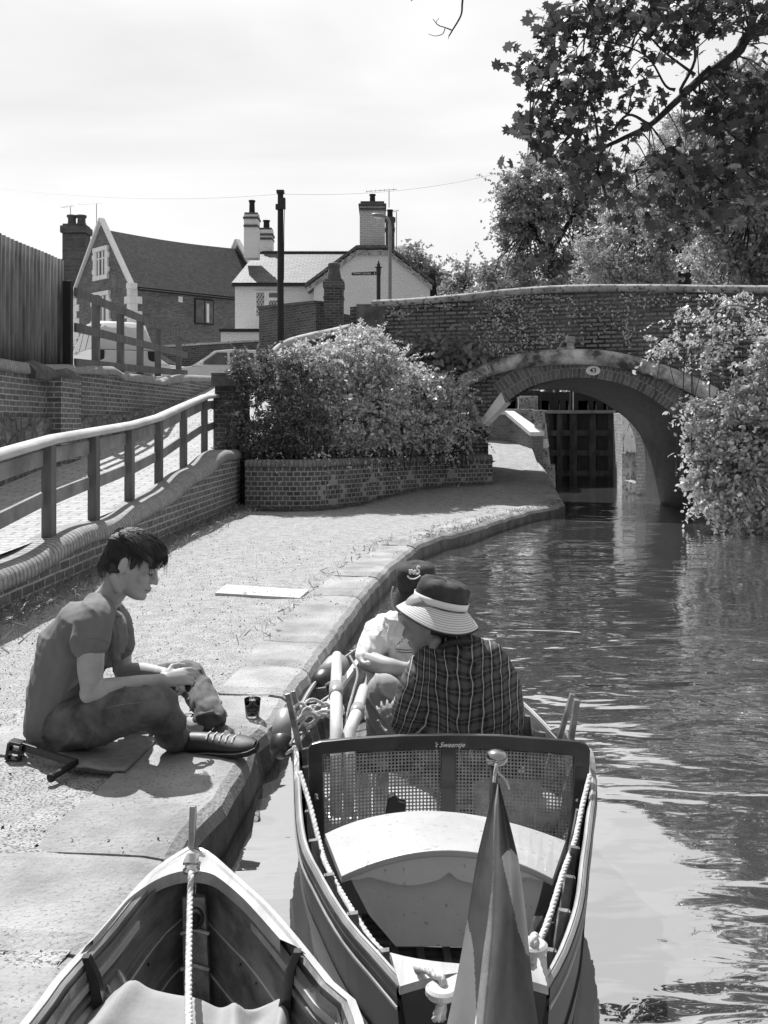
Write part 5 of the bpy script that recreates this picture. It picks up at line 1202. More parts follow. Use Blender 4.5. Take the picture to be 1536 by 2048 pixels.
# transom
l = at_y(Lg, Y0); r = at_y(Rg, Y0)
mb = MB(); n = 12; top = []; inn_ = []
for k in range(n+1):
    t = k/n; x = lerp(l.x, r.x, t); zz = l.z+.006+.03*math.sin(math.pi*t); top.append(Vector((x, Y0-.01, zz)))
low_ = [Vector((lerp(l.x,r.x,.22),Y0-.01,-.1)), Vector((lerp(l.x,r.x,.5),Y0-.01,-.34)), Vector((lerp(l.x,r.x,.78),Y0-.01,-.1))]
mb.prism(top+[low_[2],low_[1],low_[0]], (0,.022,0)); mb.build('transom', 'varnish_dark', bo)
mb = MB(); rows = []
for k in range(13):      # pale breast hook round the inside of the transom
    t = k/12; a = lerp(l.x-.0, r.x+.0, t); o_ = Vector((a, Y0-.016, l.z+.012+.03*math.sin(math.pi*t)*.9)); d = .018+.16*abs(t-.5)**1.8*2
    i_ = Vector((lerp(a,(l.x+r.x)/2,-.12), Y0+d, o_.z-.004)); rows.append([o_, i_, i_-Vector((0,0,.016)), o_-Vector((0,0,.016))])
mb.grid(rows, closed=True); mb.poly(rows[0]); mb.poly(rows[-1]); mb.build('breast_hook', 'varnish_light', bo)
# floor and grating
mb = MB(); a = [at_y(Lg, y) for y in (Y0+.05,2.6,3.4,4.4)]; b = [at_y(Rg, y) for y in (Y0+.05,2.6,3.4,4.4)]
for i in range(3):
    q = [(a[i],b[i]),(a[i+1],b[i+1])]; mb.poly([Vector((lerp(q[0][0].x,q[0][1].x,.2),q[0][0].y,-.155)),Vector((lerp(q[0][0].x,q[0][1].x,.8),q[0][0].y,-.155)),Vector((lerp(q[1][0].x,q[1][1].x,.8),q[1][0].y,-.155)),Vector((lerp(q[1][0].x,q[1][1].x,.2),q[1][0].y,-.155))])
mb.build('floor', 'varnish_dark', bo)
mb = MB()
for k in range(26): y = 2.02+k*.036; w = min(.5,.17+.012*k); mb.box((.17,y,-.12),(w,.018,.014))
mb.build('floor_grating', 'varnish_mid', bo)
for x in (.02,.09,.16,.23): mb = MB(); mb.bar((x+.03,2.1,-.108),(x,2.95,-.108),.020,.012); mb.build('floor_batten', 'varnish_light', bo)
# white stern box: cambered lid with a shaped fascia over a tapering front in a shade-toned copy of the white
Yb, Yfz = 2.92, 2.56
def arc_pts(p0, pc, p1, n=24):
    out = []
    for k in range(n+1):
        t = k/n; base = Vector(p0).lerp(Vector(p1), t); camber = Vector(pc)-(Vector(p0)+Vector(p1))/2; out.append(base+camber*(1-(2*t-1)**2))
    return out
B0 = A(650,1668,Yb); BC = A(868,1622,Yb); B1 = A(1131,1682,Yb); F0 = A(683,1752,Yfz); FC = A(898,1700,Yfz); F1 = A(1105,1757,Yfz)
bk = arc_pts(B0,BC,B1); frn = arc_pts(F0,FC,F1)
sb = empty('stern_box', (.15,2.7,-.1), 'white painted box with arched lid and scalloped front edge in the skiff stern', 'box')
mb = MB(); th = Vector((0,0,-.018)); rows = [bk, frn, [p+th for p in frn], [p+th for p in bk]]; mb.grid(rows+[rows[0]])
mb.poly([r_[0] for r_ in rows]); mb.poly([r_[-1] for r_ in rows][::-1]); mb.build('lid', 'box_white', sb, bevel=.004)
fas = []
for k, p in enumerate(frn):
    t = k/24; c = 1-abs(2*t-1); dz = .026+.0*t; zlow = F0.z-.022-.018*math.sin(math.pi*min(1,c*1.0))*0
    low_z = lerp(F0.z-.012, F0.z-.004, c) if c < .25 else F0.z-.004-.022*math.sin(math.pi*(c-.25)/.75)**1.2-(.0 if c < .93 else -.012*(c-.93)/.07)
    fas.append(Vector((p.x, p.y+.004, min(low_z, p.z-.02))))
mb = MB(); ft = [p+Vector((0,.004,-.0175)) for p in frn]; mb.grid([ft, fas]); mb.grid([[p+Vector((0,.02,0)) for p in ft],[p+Vector((0,.02,0)) for p in fas]]); mb.grid([fas,[p+Vector((0,.02,0)) for p in fas]]); mb.build('fascia', 'box_white_shaded', sb)
mb = MB(); z1 = F0.z-.0; q = [Vector((F0.x+.012,Yfz+.028,z1)),Vector((F1.x-.012,Yfz+.028,z1)),A(1078,1800,Yfz+.03),A(1050,1893,Yfz+.034),A(792,1893,Yfz+.034),A(738,1830,Yfz+.03)]
mb.prism(q, (0,.012,0)); mb.build('front_panel', 'box_white_shaded', sb)
mb = MB(); zs = [p+Vector((0,.0,-.02)) for p in bk]; mb.grid([zs,[Vector((p.x,p.y,-.12)) for p in zs]]); mb.build('rear_panel', 'box_white_shaded', sb)
# backrest
Yp = 3.08; rec = .10
def PB(px, py, off=0.): 
    p = A(px,py,Yp); z = p.z; k = Yp+ (z-.0)*rec*1.0+off; q = A(px,py,k); return q
back = empty('cane_backrest', (.2,Yp,0), 'dark curved mahogany framed backrest with two woven cane panels and a painted name', 'backrest')
top_o = [(615,1500),(622,1489),(640,1484),(700,1478),(800,1472),(900,1470),(1000,1472),(1100,1479),(1160,1484),(1175,1490),(1181,1502)]
top_i = [(646,1512),(648,1511),(652,1510),(705,1504),(800,1501),(900,1499),(1000,1500),(1100,1507),(1142,1512),(1146,1514),(1148,1516)]
def plate(mb, O, I, th=.022):
    rows = []
    for (a,b),(c,d) in zip(O,I): p = PB(a,b); q = PB(c,d); f = Vector((0,th,0)); rows.append([p,q,q+f,p+f])
    mb.grid(rows, closed=True); mb.poly(rows[0]); mb.poly(rows[-1])
mb = MB(); plate(mb, top_o, top_i); rail = mb.build('top_rail', 'varnish_dark', back, bevel=.004)
mb = MB(); plate(mb, [(615,1500),(617,1560),(624,1620),(632,1700),(640,1760)],[(646,1512),(647,1560),(648,1620),(649,1700),(652,1760)]); mb.build('side_rail', 'varnish_dark', back, bevel=.003)
mb = MB(); plate(mb, [(1181,1502),(1178,1560),(1170,1620),(1158,1700),(1148,1760)],[(1148,1516),(1147,1560),(1143,1620),(1134,1700),(1128,1760)]); mb.build('side_rail', 'varnish_dark', back, bevel=.003)
mb = MB(); plate(mb, [(882,1497),(880,1640)],[(912,1497),(911,1640)]); mb.build('centre_bar', 'varnish_dark', back, bevel=.003)
def cane(x0, x1):
    mb = MB(); n = int((x1-x0)/6.9); dx = (x1-x0)/n; rowsn = 28; y0 = 1500
    for j in range(rowsn):
        for i in range(n):
            cx_ = x0+(i+.5)*dx; cy = y0+(j+.5)*6.9+.00035*(cx_-900)**2*.6
            if cy > 1730: continue
            hx = dx/2; hy = 3.45; o_ = []; q_ = []
            for k in range(8):
                a = 2*math.pi*(k+.5)/8; rr0 = 2.35; 
                o_.append((cx_+math.cos(a)*rr0, cy+math.sin(a)*rr0))
            sq = [(hx,hy*.41),(hx*.41,hy),(-hx*.41,hy),(-hx,hy*.41),(-hx,-hy*.41),(-hx*.41,-hy),(hx*.41,-hy),(hx,-hy*.41)]
            sq = [(hx,hy*.41)]+sq[1:]
            O = [mb.vert(PB(cx_+a,cy+b,.010)) for a, b in sq]; I = [mb.vert(PB(a,b,.010)) for a, b in o_]
            for k in range(8): mb.face((O[k],O[(k+1)%8],I[(k+1)%8],I[k]))
            for (a,b) in ((0,1),(2,3),(4,5),(6,7)):
                ca = [(hx,hy),(-hx,hy),(-hx,-hy),(hx,-hy)][a//2]; c_ = mb.vert(PB(cx_+ca[0],cy+ca[1],.010)); mb.face((O[a],c_,O[b]))
    mb.build('cane_panel', 'cane', back, fixn=False)
cane(648,882); cane(911,1146)
c = PB(898,1490,-.002); mt = Matrix.Translation(c) @ Matrix.Rotation(R(90),4,'X') @ Matrix.Rotation(R(0),4,'Z')
text_mesh('name_lettering', "'t Swaentje", .022, 'sign_white', rail, mt, .0004, shear=.45)
for px, py in ((640,1590),(641,1596),(1163,1600),(1162,1632)):
    mb = MB(); p = PB(px-8,py,-.006); mb.lathe(p, [(.006,0),(.007,.004),(.002,.007)], 10, axis=(0,-1,0)); mb.build('screw', 'chrome', back)
# upright tholes and raised saxboards
def thole(px0, py0, px1, py1, Yt, w, label_side):
    mb = MB(); p1 = A(px0,py0,Yt); p0 = A(px1,py1,Yt); mb.bar(p0, p1, w, .026, up=(0,1,0)); mb.build('thole_pin', 'varnish', bo, bevel=.002)
thole(575,1386,600,1500,3.35,.018,0); thole(586,1381,612,1470,3.55,.016,0); thole(1145,1388,1118,1478,3.42,.016,0); thole(1154,1399,1142,1480,3.26,.018,0)
for cv, sg in ((Lg,-1),(Rg,1)):
    for yc, hgt in ((3.3,.055),(3.55,.05)):
        mb = MB(); pts = []
        for k in range(13): y = yc-.16+.32*k/12; e = at_y(cv, y); pts.append((e, hgt*math.sin(math.pi*k/12)**1.5+.004))
        rows = [[e+Vector((-sg*.012,0,0)), e+Vector((-sg*.012,0,h_)), e+Vector((sg*.004,0,h_)), e+Vector((sg*.004,0,0))] for e, h_ in pts]
        mb.grid(rows, closed=True); mb.poly(rows[0]); mb.poly(rows[-1]); mb.build('saxboard', 'varnish', bo)
for y in (3.62, 4.25):
    a, b = at_y(Lg,y), at_y(Rg,y); mb = MB(); mb.box(((a.x+b.x)/2,y,.0),((b.x-a.x)*.92,.26,.025)); mb.build('thwart', 'varnish', bo, bevel=.004)
# rudder head, yoke
ru = empty('rudder', (.19,1.80,0), 'small rudder with pale disc ended yoke behind the skiff transom', 'rudder')
yk0 = A(884,1982,1.73); yk1 = A(1064,1893,1.85)
mb = MB(); mb.bar(yk0, yk1, .03, .012); mb.build('yoke_bar', 'varnish_light', ru)
for p in (yk0, yk1): mb = MB(); mb.lathe(p-Vector((0,0,.008)), [(.026,0),(.029,.004),(.029,.012),(.024,.016)], 24); mb.build('yoke_disc', 'box_white', ru, smooth=False)
mb = MB(); mb.prism([Vector((.185,1.79,.30)),Vector((.185,1.72,.30)),Vector((.185,1.60,-.3)),Vector((.185,1.80,-.35))], (.03,0,0)); mb.build('blade', 'varnish_dark', ru)
# steering lines
def ropeobj(name, pts, r, label, mat='rope', group=None):
    mb = MB(); spiral_rope(mb, pts, r); o = mb.build(name, mat, None, smooth=True); tag(o, label, 'rope', group); return o
lp = [A(884,1982,1.735)+Vector((0,0,-.05)), A(886,1975,1.735)+Vector((0,0,.012)), A(868,1950,1.76), A(850,1938,1.80), G(800,1925,.20), G(752,1892,.20), G(700,1815,.19), G(655,1735,.18), A(640,1690,2.72), A(620,1610,2.9), A(600,1545,3.04)]
ropeobj('steering_line', lp, .0085, 'thick pale rope running from the left yoke disc along the left inside of the skiff')
lp = [A(1066,1893,1.85)+Vector((0,0,-.04)), A(1068,1885,1.86)+Vector((0,0,.01)), G(1080,1880,.2), G(1100,1830,.19), G(1125,1750,.19), A(1150,1680,2.72), A(1165,1610,2.9), A(1180,1550,3.04)]
ropeobj('steering_line', lp, .0085, 'thick pale rope running up the right inside of the skiff to the backrest')
mb = MB(); spiral_rope(mb, [A(880,1990,1.72), A(882,2010,1.71), A(875,2028,1.70), A(872,2040,1.70)], .009); tag(mb.build('rope_tail', 'rope', None, smooth=True), 'frayed rope end hanging below the left yoke disc', 'rope')
# flag on its staff
fl = empty('ensign', (.2,1.72,.1), 'drooping three banded flag on a short knobbed staff over the stern', 'flag')
kn = A(993,1514,1.72)
mb = MB(); mb.tube([A(985,2120,1.72), A(988,1520,1.72)], [.009,.008], 10); mb.build('staff', 'varnish_dark', fl, smooth=True)
mb = MB(); mb.lathe(kn-Vector((0,0,.012)), [(.006,-.003),(.014,0),(.019,.006),(.019,.014),(.015,.021),(.007,.024)], 18); mb.build('knob', 'chrome', fl, smooth=True)
M['flag_dark'] = nmat('flag_dark', .30, .24, 30, .85, .001, 120); M['flag_white'] = nmat('flag_white', .85, .78, 30, .85, .001, 120); M['flag_mid'] = nmat('flag_mid', .19, .14, 30, .85, .001, 120)
ly = [1563,1600,1640,1700,1760,1830,1900,1960,2010,2070,2130]; lx = [990,978,968,954,944,934,922,911,901,888,876]; rx = [997,1007,1018,1033,1042,1050,1056,1063,1070,1078,1086]
nr = 110; ncol = 91; rows = []
for i in range(nr):
    py = lerp(1560, 2130, i/(nr-1)); a = interp(py, ly, lx); b = interp(py, ly, rx); row = []
    f = i/(nr-1)
    for j in range(ncol):
        t = j/(ncol-1)
        # three soft folds in depth
        d = .045*math.sin(t*math.pi*3.0+.4+f*.8)*(.15+f)+.012*math.sin(t*17+f*5)*f
        tt = t+.05*math.sin(t*2*math.pi*1.5)*f
        p = A(lerp(a,b,tt), py, 1.70-.05*f); p.y += d-.02; p.x += d*.1; row.append(p)
    rows.append(row)
mb = MB(); fk = 0
for i in range(nr-1):
    for j in range(ncol-1):
        t = (j+.5)/(ncol-1); py = lerp(1560,2130,(i+.5)/(nr-1))
        m_ = 0
        if interp(py,[1690,1700,1860,1930],[2,.60,.82,1.1]) < t < interp(py,[1690,1700,1870,1990],[2,1.0,1.0,.9]) and py < 1890: m_ = 1
        if py > 1840 and t < interp(py,[1840,1900,2130],[0,.14,.42]): m_ = 1
        if m_ == 0 and t > .55 and py < 1700: m_ = 2
        mb.cur = m_; mb.poly([rows[i][j],rows[i][j+1],rows[i+1][j+1],rows[i+1][j]])
me_o = mb.build('cloth', ['flag_dark','flag_white','flag_mid'], fl, smooth=True, fixn=False)
bm = bmesh.new(); bm.from_mesh(me_o.data); bmesh.ops.remove_doubles(bm, verts=bm.verts, dist=1e-5); bm.to_mesh(me_o.data); bm.free()
mb = MB(); spiral_rope(mb, [A(992,1530,1.695), A(996,1545,1.69), A(1004,1552,1.69), A(1012,1562,1.69), A(1018,1578,1.69)], .0024); mb.tube(catmull([A(993,1527,1.698),A(990,1545,1.695),A(988,1565,1.69)],4), .0028, 6); mb.build('halyard', 'rope', fl)
# fenders
def fender(p0, p1, r, label):
    p0, p1 = Vector(p0), Vector(p1); d = p1-p0; L_ = d.length; t = empty('fender', tuple(p1), label, 'fender', 'fenders between the skiff and the towpath edge')
    mb = MB(); mb.lathe(p0, [(r*.25,0),(r*.6,L_*.03),(r*.88,L_*.09),(r,L_*.2),(r,L_*.72)], 20, axis=d); mb.build('body', 'fender', t, smooth=True)
    mb = MB(); mb.lathe(p0, [(r*1.0,L_*.715),(r*1.01,L_*.74),(r*.92,L_*.88),(r*.6,L_*.97),(r*.3,L_)], 20, axis=d); mb.build('end_cap', 'fender_dark', t, smooth=True)
    mb = MB(); mb.tube(catmull([p0+d*.97+Vector((.02,0,0)), p0+d*1.0+Vector((.05,-.02,.03)), p0+d*.8+Vector((r*1.6,-.02,.03)), p0+d*.6+Vector((r*2.2,0,.04))],5), .006, 6); mb.build('lanyard', 'rope', t)
fender(A(574,1424,3.7), A(560,1510,3.5), .044, 'grey cylindrical fender with dark end nearest the seated man')
fender(A(682,1322,4.6), A(636,1378,4.35), .058, 'fatter grey fender with dark end further along beside the oars')
# oars
for k, (p0, p1, lab) in enumerate(((A(674,1312,4.35), A(669,1488,3.12), 'left of two pale smooth wooden oar looms lying along the skiff'), (A(727,1378,4.1), A(696,1488,3.12), 'right of two pale smooth wooden oar looms, its top beside the light trousers'))):
    t = empty('oar', tuple(p1), lab, 'oar', 'oars lying in the skiff'); d = p1-p0
    mb = MB(); mb.tube([p0-d*.02, p0, p0+d*.5, p1+Vector((0,.12,0)), p1+Vector((0,.06,-.25))], [.012,.022,.023,.021,.018], 16); mb.build('loom', 'oar', t, smooth=True)
    mb = MB(); mb.tube([p0+d*.42, p0+d*.55], .0265, 16); mb.build('leather', 'fender', t, smooth=True)
mb = MB(); mb.bar(A(642,1432,3.75), A(742,1285,4.85), .022, .02); tag(mb.build('boat_hook', 'oar'), 'thin flat pale pole slanting up to the right across the oars', 'pole')
# mooring lines and coils
for c, rad_, n, lab in ((A(640,1440,3.55), .085, 4, 'loose coil of thin pale rope heaped on the left side deck of the skiff'), (A(612,1436,3.5), .06, 2, 'small loop of thin rope hitched round the left thole pins')):
    pts = []; rr2 = random.Random(n)
    for k in range(n*9):
        a = 2*math.pi*k/9; q = rad_*(1+.25*rr2.uniform(-1,1)); pts.append(c+Vector((math.cos(a)*q*.8, math.sin(a)*q*.9, .0+.012*(k/9)+rr2.uniform(-.02,.03))))
    mb = MB(); mb.tube(catmull(pts, 5), .0055, 6); tag(mb.build('rope_coil', 'rope', None, smooth=True), lab, 'rope')
ropeobj('mooring_line', [A(700,1312,4.4), A(715,1345,4.2), A(706,1385,3.95), A(694,1430,3.6), A(690,1470,3.3)], .006, 'thin rope trailing down between the two oars', 'rope_dark')
ropeobj('mooring_line', [A(580,1490,3.45), A(600,1452,3.5), A(622,1425,3.55), A(640,1405,3.7), A(668,1385,3.9)], .005, 'short cord looped from the near fender to the thole pins')
# dark bag and rag on the bottom boards seen through and above the stern box
t = empty('cushion', (.2,3.35,-.14), 'pale seat cushion glimpsed through the cane backrest', 'cushion')
mb = MB(); mb.box((-.02,3.42,-.02),(.42,.34,.10)); mb.build('pad', 'box_white', t, smooth=True, bevel=.04)
mb = MB(); mb.box((.46,3.46,.0),(.30,.30,.10)); mb.build('pad', 'canvas', t, smooth=True, bevel=.04)
t = empty('folded_cloth', tuple(A(735,1650,2.99)), 'small crumpled pale cloth on the back of the white stern box', 'cloth')
mb = MB(); c_ = A(736,1645,2.96); rows = [[c_+Vector((.042*math.cos(a)*(1-i/7)+.004*math.sin(3*a+i), .03*math.sin(a)*(1-i/7), -.02+.030*math.sin(i/7*math.pi/2)+.004*math.sin(5*a))) for a in np.linspace(0,2*math.pi,20)[:-1]] for i in range(7)]; mb.grid(rows, closed=True); mb.build('cloth', 'canvas', t, smooth=True)
t = empty('dark_pouch', tuple(A(790,1620,3.0)), 'small black ragged pouch standing behind the arch of the stern box', 'pouch')
mb = MB(); mb.prism([A(768,1650,2.99),A(776,1596,3.0),A(788,1590,3.0),A(797,1604,3.0),A(812,1607,3.0),A(808,1640,2.99)], (0,.03,0)); mb.build('pouch', 'hull_dark', t, bevel=.004)
# ---------------- near boat (bow only)
Ln = gun(([(60,2048,.245),(120,1967,.248),(182,1901,.25),(217,1861,.252),(270,1795,.256),(314,1750,.26),(345,1727,.265),(384,1703,.27)],[]))
ext = [Vector((-.70,1.3,.24)), Vector((-.71,.7,.24)), Vector((-.66,0,.25)), Vector((-.4,-.9,.3))]
Rn = gun(([(717,2048,.245),(651,1967,.248),(589,1888,.25),(527,1817,.252),(478,1773,.256),(430,1728,.26),(405,1711,.265),(386,1702,.27)],[]))
extr = [Vector((.02,1.3,.24)), Vector((.05,.7,.24)), Vector((-.0,0,.25)), Vector((-.36,-.9,.3))]
Ln = catmull(ext[::-1]+[p for p in sorted(Ln, key=lambda q: q.y)[::6]]+[max(Ln, key=lambda q: q.y)], 6); Rn = catmull(extr[::-1]+[p for p in sorted(Rn, key=lambda q: q.y)[::6]]+[max(Rn, key=lambda q: q.y)], 6)
nb = empty('dinghy', (-.35,1.2,-.2), 'bow of a varnished clinker dinghy with pale foredeck moored against the towpath in the foreground', 'boat')
bow = max(Ln, key=lambda q: q.y); y1b = bow.y-.006
ysn = sorted([-.85+(y1b+.85)*(1-(1-k/50)**1.4) for k in range(51)])
hull(nb, Ln, Rn, ysn, -.165, -.36, 'varnish', 'hull_dark', narrow=.55)
for cv, sg in ((Ln,-1),(Rn,1)):
    pts = [at_y(cv, y) for y in ysn]; mb = MB(); sweep(mb, pts, [(sg*a, b) for a, b in [(-.020,-.02),(-.020,.008),(-.012,.012),(.004,.012),(.010,.004),(.010,-.02)]], lateral=(1,0,0)); mb.build('gunwale', 'varnish', nb)
    mb = MB(); sweep(mb, [p+Vector((-sg*.004,0,.0125)) for p in pts], [(sg*a, b) for a, b in [(-.006,0),(-.006,.003),(.010,.003),(.010,0)]], lateral=(1,0,0)); mb.build('gunwale_strip', 'varnish_light', nb)
    mb = MB(); sweep(mb, [p+Vector((-sg*.024,0,-.034)) for p in pts if p.y < y1b-.25], [(sg*a, b) for a, b in [(-.008,-.008),(-.008,.008),(.012,.008),(.012,-.008)]], lateral=(1,0,0)); mb.build('inwale', 'varnish_light', nb)
    mb = MB(); sweep(mb, [p+Vector((-sg*.030,0,-.056)) for p in pts if p.y < y1b-.3], [(sg*a, b) for a, b in [(-.006,-.006),(-.006,.006),(.006,.006),(.006,-.006)]], lateral=(1,0,0)); mb.build('inwale', 'varnish', nb)
# foredeck with hollow curved after edge
outl = [at_y(Ln, y) for y in np.linspace(1.98, y1b, 24)]; outr = [at_y(Rn, y) for y in np.linspace(1.98, y1b, 24)]
dk = catmull([tuple(G(a,b,.262)) for a,b in ((186,1893),(225,1848),(262,1806),(314,1771),(355,1756),(385,1753),(415,1757),(438,1768),(483,1806),(520,1846),(560,1892))], 5)
mb = MB(); rows = []
for i in range(51):
    t = i/50; q = edge_at(t*arclen(dk)[-1], arclen(dk), dk)
    s_ = t*2
    if s_ <= 1: o_ = at_y(Ln, lerp(1.98, y1b, s_))
    else: o_ = at_y(Rn, lerp(1.98, y1b, 2-s_))
    cam_ = Vector((0,0,.012)); rows.append([o_+Vector((0,0,.013)), (o_+q)/2+cam_+Vector((0,0,.006)), q+Vector((0,0,.014)), q-Vector((0,0,.014))])
mb.grid(rows); mb.build('foredeck', 'varnish_light', nb, smooth=False)
# stem iron and fittings
mb = MB(); b = Vector((bow.x, bow.y-.012, .27)); mb.prism([b+Vector((-.008,.02,-.3)),b+Vector((-.008,.028,.06)),b+Vector((-.008,.034,.105)),b+Vector((-.008,.020,.108)),b+Vector((-.008,.006,.05)),b+Vector((-.008,-.004,.0))], (.016,0,0)); mb.build('stem_iron', 'chrome', nb, bevel=.003)
mb = MB(); b2 = G(383,1722,.288); mb.lathe(b2, [(.018,0),(.018,.003),(.008,.006)], 16); mb.box(b2+Vector((0,-.004,.006)),(.03,.05,.006)); mb.build('deck_plate', 'chrome', nb)
mb = MB(); b3 = G(383,1742,.288); mb.lathe(b3, [(.020,0),(.020,.004),(.012,.010)], 16); mb.build('fairlead', 'chrome', nb)
# keelson board with ring
mb = MB(); k0 = G(385,1760,.16); 
mb.prism([A(364,1795,2.335),A(410,1795,2.335),A(420,2010,2.30),A(366,2010,2.30)], (0,.02,0)); mb.build('keelson', 'varnish', nb, bevel=.003)
mb = MB(); c_ = A(392,1836,2.325); mb.lathe(c_, [(.011,0),(.011,.006),(.006,.012)], 12, axis=(0,-1,0)); 
ring_ = [c_+Vector((math.cos(a)*.018, -.012, .006+math.sin(a)*.024)) for a in np.linspace(0, 2*math.pi, 20)]; mb.tube(ring_, .0035, 6); mb.build('mooring_ring', 'black_metal', nb)
for py_, z_ in ((1866,2.318),(1938,2.305)):
    mb = MB(); a = A(362,py_,z_); b = A(418,py_,z_); m_ = (a+b)/2; mb.tube([a+Vector((0,0,-.002)), m_+Vector((0,-.004,.010)), b+Vector((0,0,-.002))], .004, 6); mb.build('batten', 'varnish_light', nb)
for side, cv, spots in ((-1, Ln, [(1.96,.9)]), (1, Rn, [(1.98,.9),(1.62,.7)])):
    for y, dp_ in spots:
        l_ = at_y(Ln,y); r_2 = at_y(Rn,y); c_ = (l_+r_2)/2; h_ = (r_2.x-l_.x)/2-.03; mb = MB(); rows = []
        for k in range(10):
            u = k/9*dp_; z = lerp(.245, -.16, u); x = h_*(1-.42*u**1.6)+(.012 if k == 0 else 0); w_ = lerp(.010,.026,math.sin(math.pi*(.15+.7*k/9))); a = Vector((c_.x+side*x, y+.05*u, z+.03*(1-u)))
            rows.append([a+Vector((-side*.035*(.4+u),-w_/2,.0)), a+Vector((-side*.035*(.4+u),w_/2,0)), a+Vector((0,w_/2,0)), a+Vector((0,-w_/2,0))])
        mb.grid(rows, closed=True); mb.poly(rows[0]); mb.poly(rows[-1]); mb.build('rib', 'varnish_dark', nb)
for cv, sg in ((Ln,-1),(Rn,1)):
    for u in (.30,.56,.80):
        pts = []
        for y in np.linspace(1.3, y1b-.06, 20):
            l_ = at_y(Ln,y); r_2 = at_y(Rn,y); c_ = (l_+r_2)/2; h_ = (r_2.x-l_.x)/2-.022; e_ = l_ if sg < 0 else r_2; pts.append(Vector((c_.x+sg*(max(.004,h_)*(1-.45*u**2)-.006), y, lerp(e_.z,-.165,u))))
        mb = MB(); mb.tube(pts, .0028, 5); mb.build('seam_batten', 'varnish_light', nb)
# copper nails
mb = MB()
for cv, sg in ((Rn,-1),(Ln,1)):
    for y in np.arange(1.4, 2.3, .075):
        l_ = at_y(Ln,y); r_2 = at_y(Rn,y); c_ = (l_+r_2)/2; h_ = (r_2.x-l_.x)/2-.022; u = .32; x = h_*(1-.45*u**2)-.008
        mb.lathe(Vector((c_.x-sg*x, y, lerp(.245,-.165,u))), [(.003,0),(.003,.004)], 6, axis=(sg,0,.3))
o = mb.build('rivets', 'black_metal', nb); o['kind'] = 'stuff'
# painter rope
ropeobj('painter_rope', [G(383,1742,.27)+Vector((0,.0,.0)), G(382,1752,.292), A(380,1800,2.22), A(378,1900,2.02), A(377,1985,1.86), A(378,2060,1.70), A(379,2200,1.4)], .0078, 'pale laid rope running straight down the middle of the dinghy from the foredeck')
# canvas bundle
mb = MB(); rows = []; nx_, ny_ = 46, 34
cl = [(175,1990),(190,1972),(235,1968),(300,1972),(380,1978),(440,1992),(500,1990),(560,1972),(578,1985),(584,2030)]
for j in range(ny_):
    v = j/(ny_-1); row = []
    for i in range(nx_):
        u = i/(nx_-1); px = interp(u, np.linspace(0,1,10), [p[0] for p in cl]); py = interp(u, np.linspace(0,1,10), [p[1] for p in cl])
        top = .165; b = G(px, py, top); yb_ = b.y
        if v < .18: z = lerp(-.14, top, math.sin(v/.18*math.pi/2)); y = yb_-.0+.01*(1-v/.18)-.035*(v/.18)**2; x = b.x
        else:
            f = (v-.18)/.82; y = yb_-.035-f*.95; z = top+.012*math.sin(f*9+u*5)+.020*math.sin(u*19+f*7+2*math.sin(u*6))*(.6+f)+.030*math.exp(-((u-.62-.18*f)/.030)**2)+.022*math.exp(-((u-.30+.3*f)/.03)**2)-.016*math.exp(-((v-.42-.2*u)/.03)**2)+.016*math.exp(-((v-.34-.25*u)/.035)**2)-.022*math.exp(-((u-.70-.2*f)/.04)**2)+.012*math.exp(-((u-.5+.1*f)/.05)**2); x = b.x*lerp(1,1.0,f)-(.0)*f
            x = lerp(b.x, b.x+( -.03 if u < .5 else .03), f)
        e = min(u, 1-u)
        if e < .06: z -= (1-e/.06)**2*.22
        row.append(Vector((x, y, z)))
    rows.append(row)
mb.grid(rows); tag(mb.build('canvas_bundle', 'canvas', smooth=True, sub=1), 'pale crumpled canvas cover bundled in the bottom of the foreground dinghy', 'cover')
t = empty('rolled_sleeping_mat', tuple(G(190,1985,.15)), 'grey rolled mat tied with cord beside the canvas in the foreground dinghy', 'roll')
a = G(172,2010,.13); b = G(232,1975,.13)
mb = MB(); mb.tube([a+Vector((-.02,-.35,0)), a, b], [.05,.055,.045], 18); mb.build('roll', 'fender', t, smooth=True)
mb = MB(); 
for q in (.3,.8):
    c_ = a.lerp(b,q); d = (b-a).normalized(); x = d.cross(Vector((0,0,1))).normalized(); y = x.cross(d); mb.tube([c_+(x*math.cos(w)+y*math.sin(w))*.056 for w in np.linspace(0,2*math.pi,18)], .003, 5)
mb.build('cord', 'rope', t)
# ================================================================== PEOPLE
M['skin'] = nmat('skin', .42, .34, 14, .55, .0006, 90, spec=.35)
M['skin_dark'] = nmat('skin_dark', .28, .22, 14, .55, .0006, 90)
M['hair'] = nmat('hair', .035, .012, 40, .5, 0, spec=.4)
M['lip'] = nmat('lip', .15, .12, 20, .5, 0)
M['tshirt'] = nmat('tshirt', .19, .15, 9, .9, .006, 11, stretch=(1,1,.5), detail=5)
M['jeans'] = nmat('jeans', .17, .045, 7, .9, .003, 22, detail=8)
M['trousers'] = nmat('trousers', .34, .27, 5, .9, .004, 10, detail=4)
M['white_shirt'] = nmat('white_shirt', .74, .66, 5, .9, .005, 8, detail=3)
M['shoe'] = nmat('shoe', .045, .03, 12, .5, .001, 40)
M['shoe_trim'] = nmat('shoe_trim', .22, .16, 12, .5, 0)
M['hat_dark'] = nmat('hat_dark', .06, .02, 9, .9, .012, 14)
M['hat_navy'] = nmat('hat_navy', .05, .03, 20, .9, .003, 30)
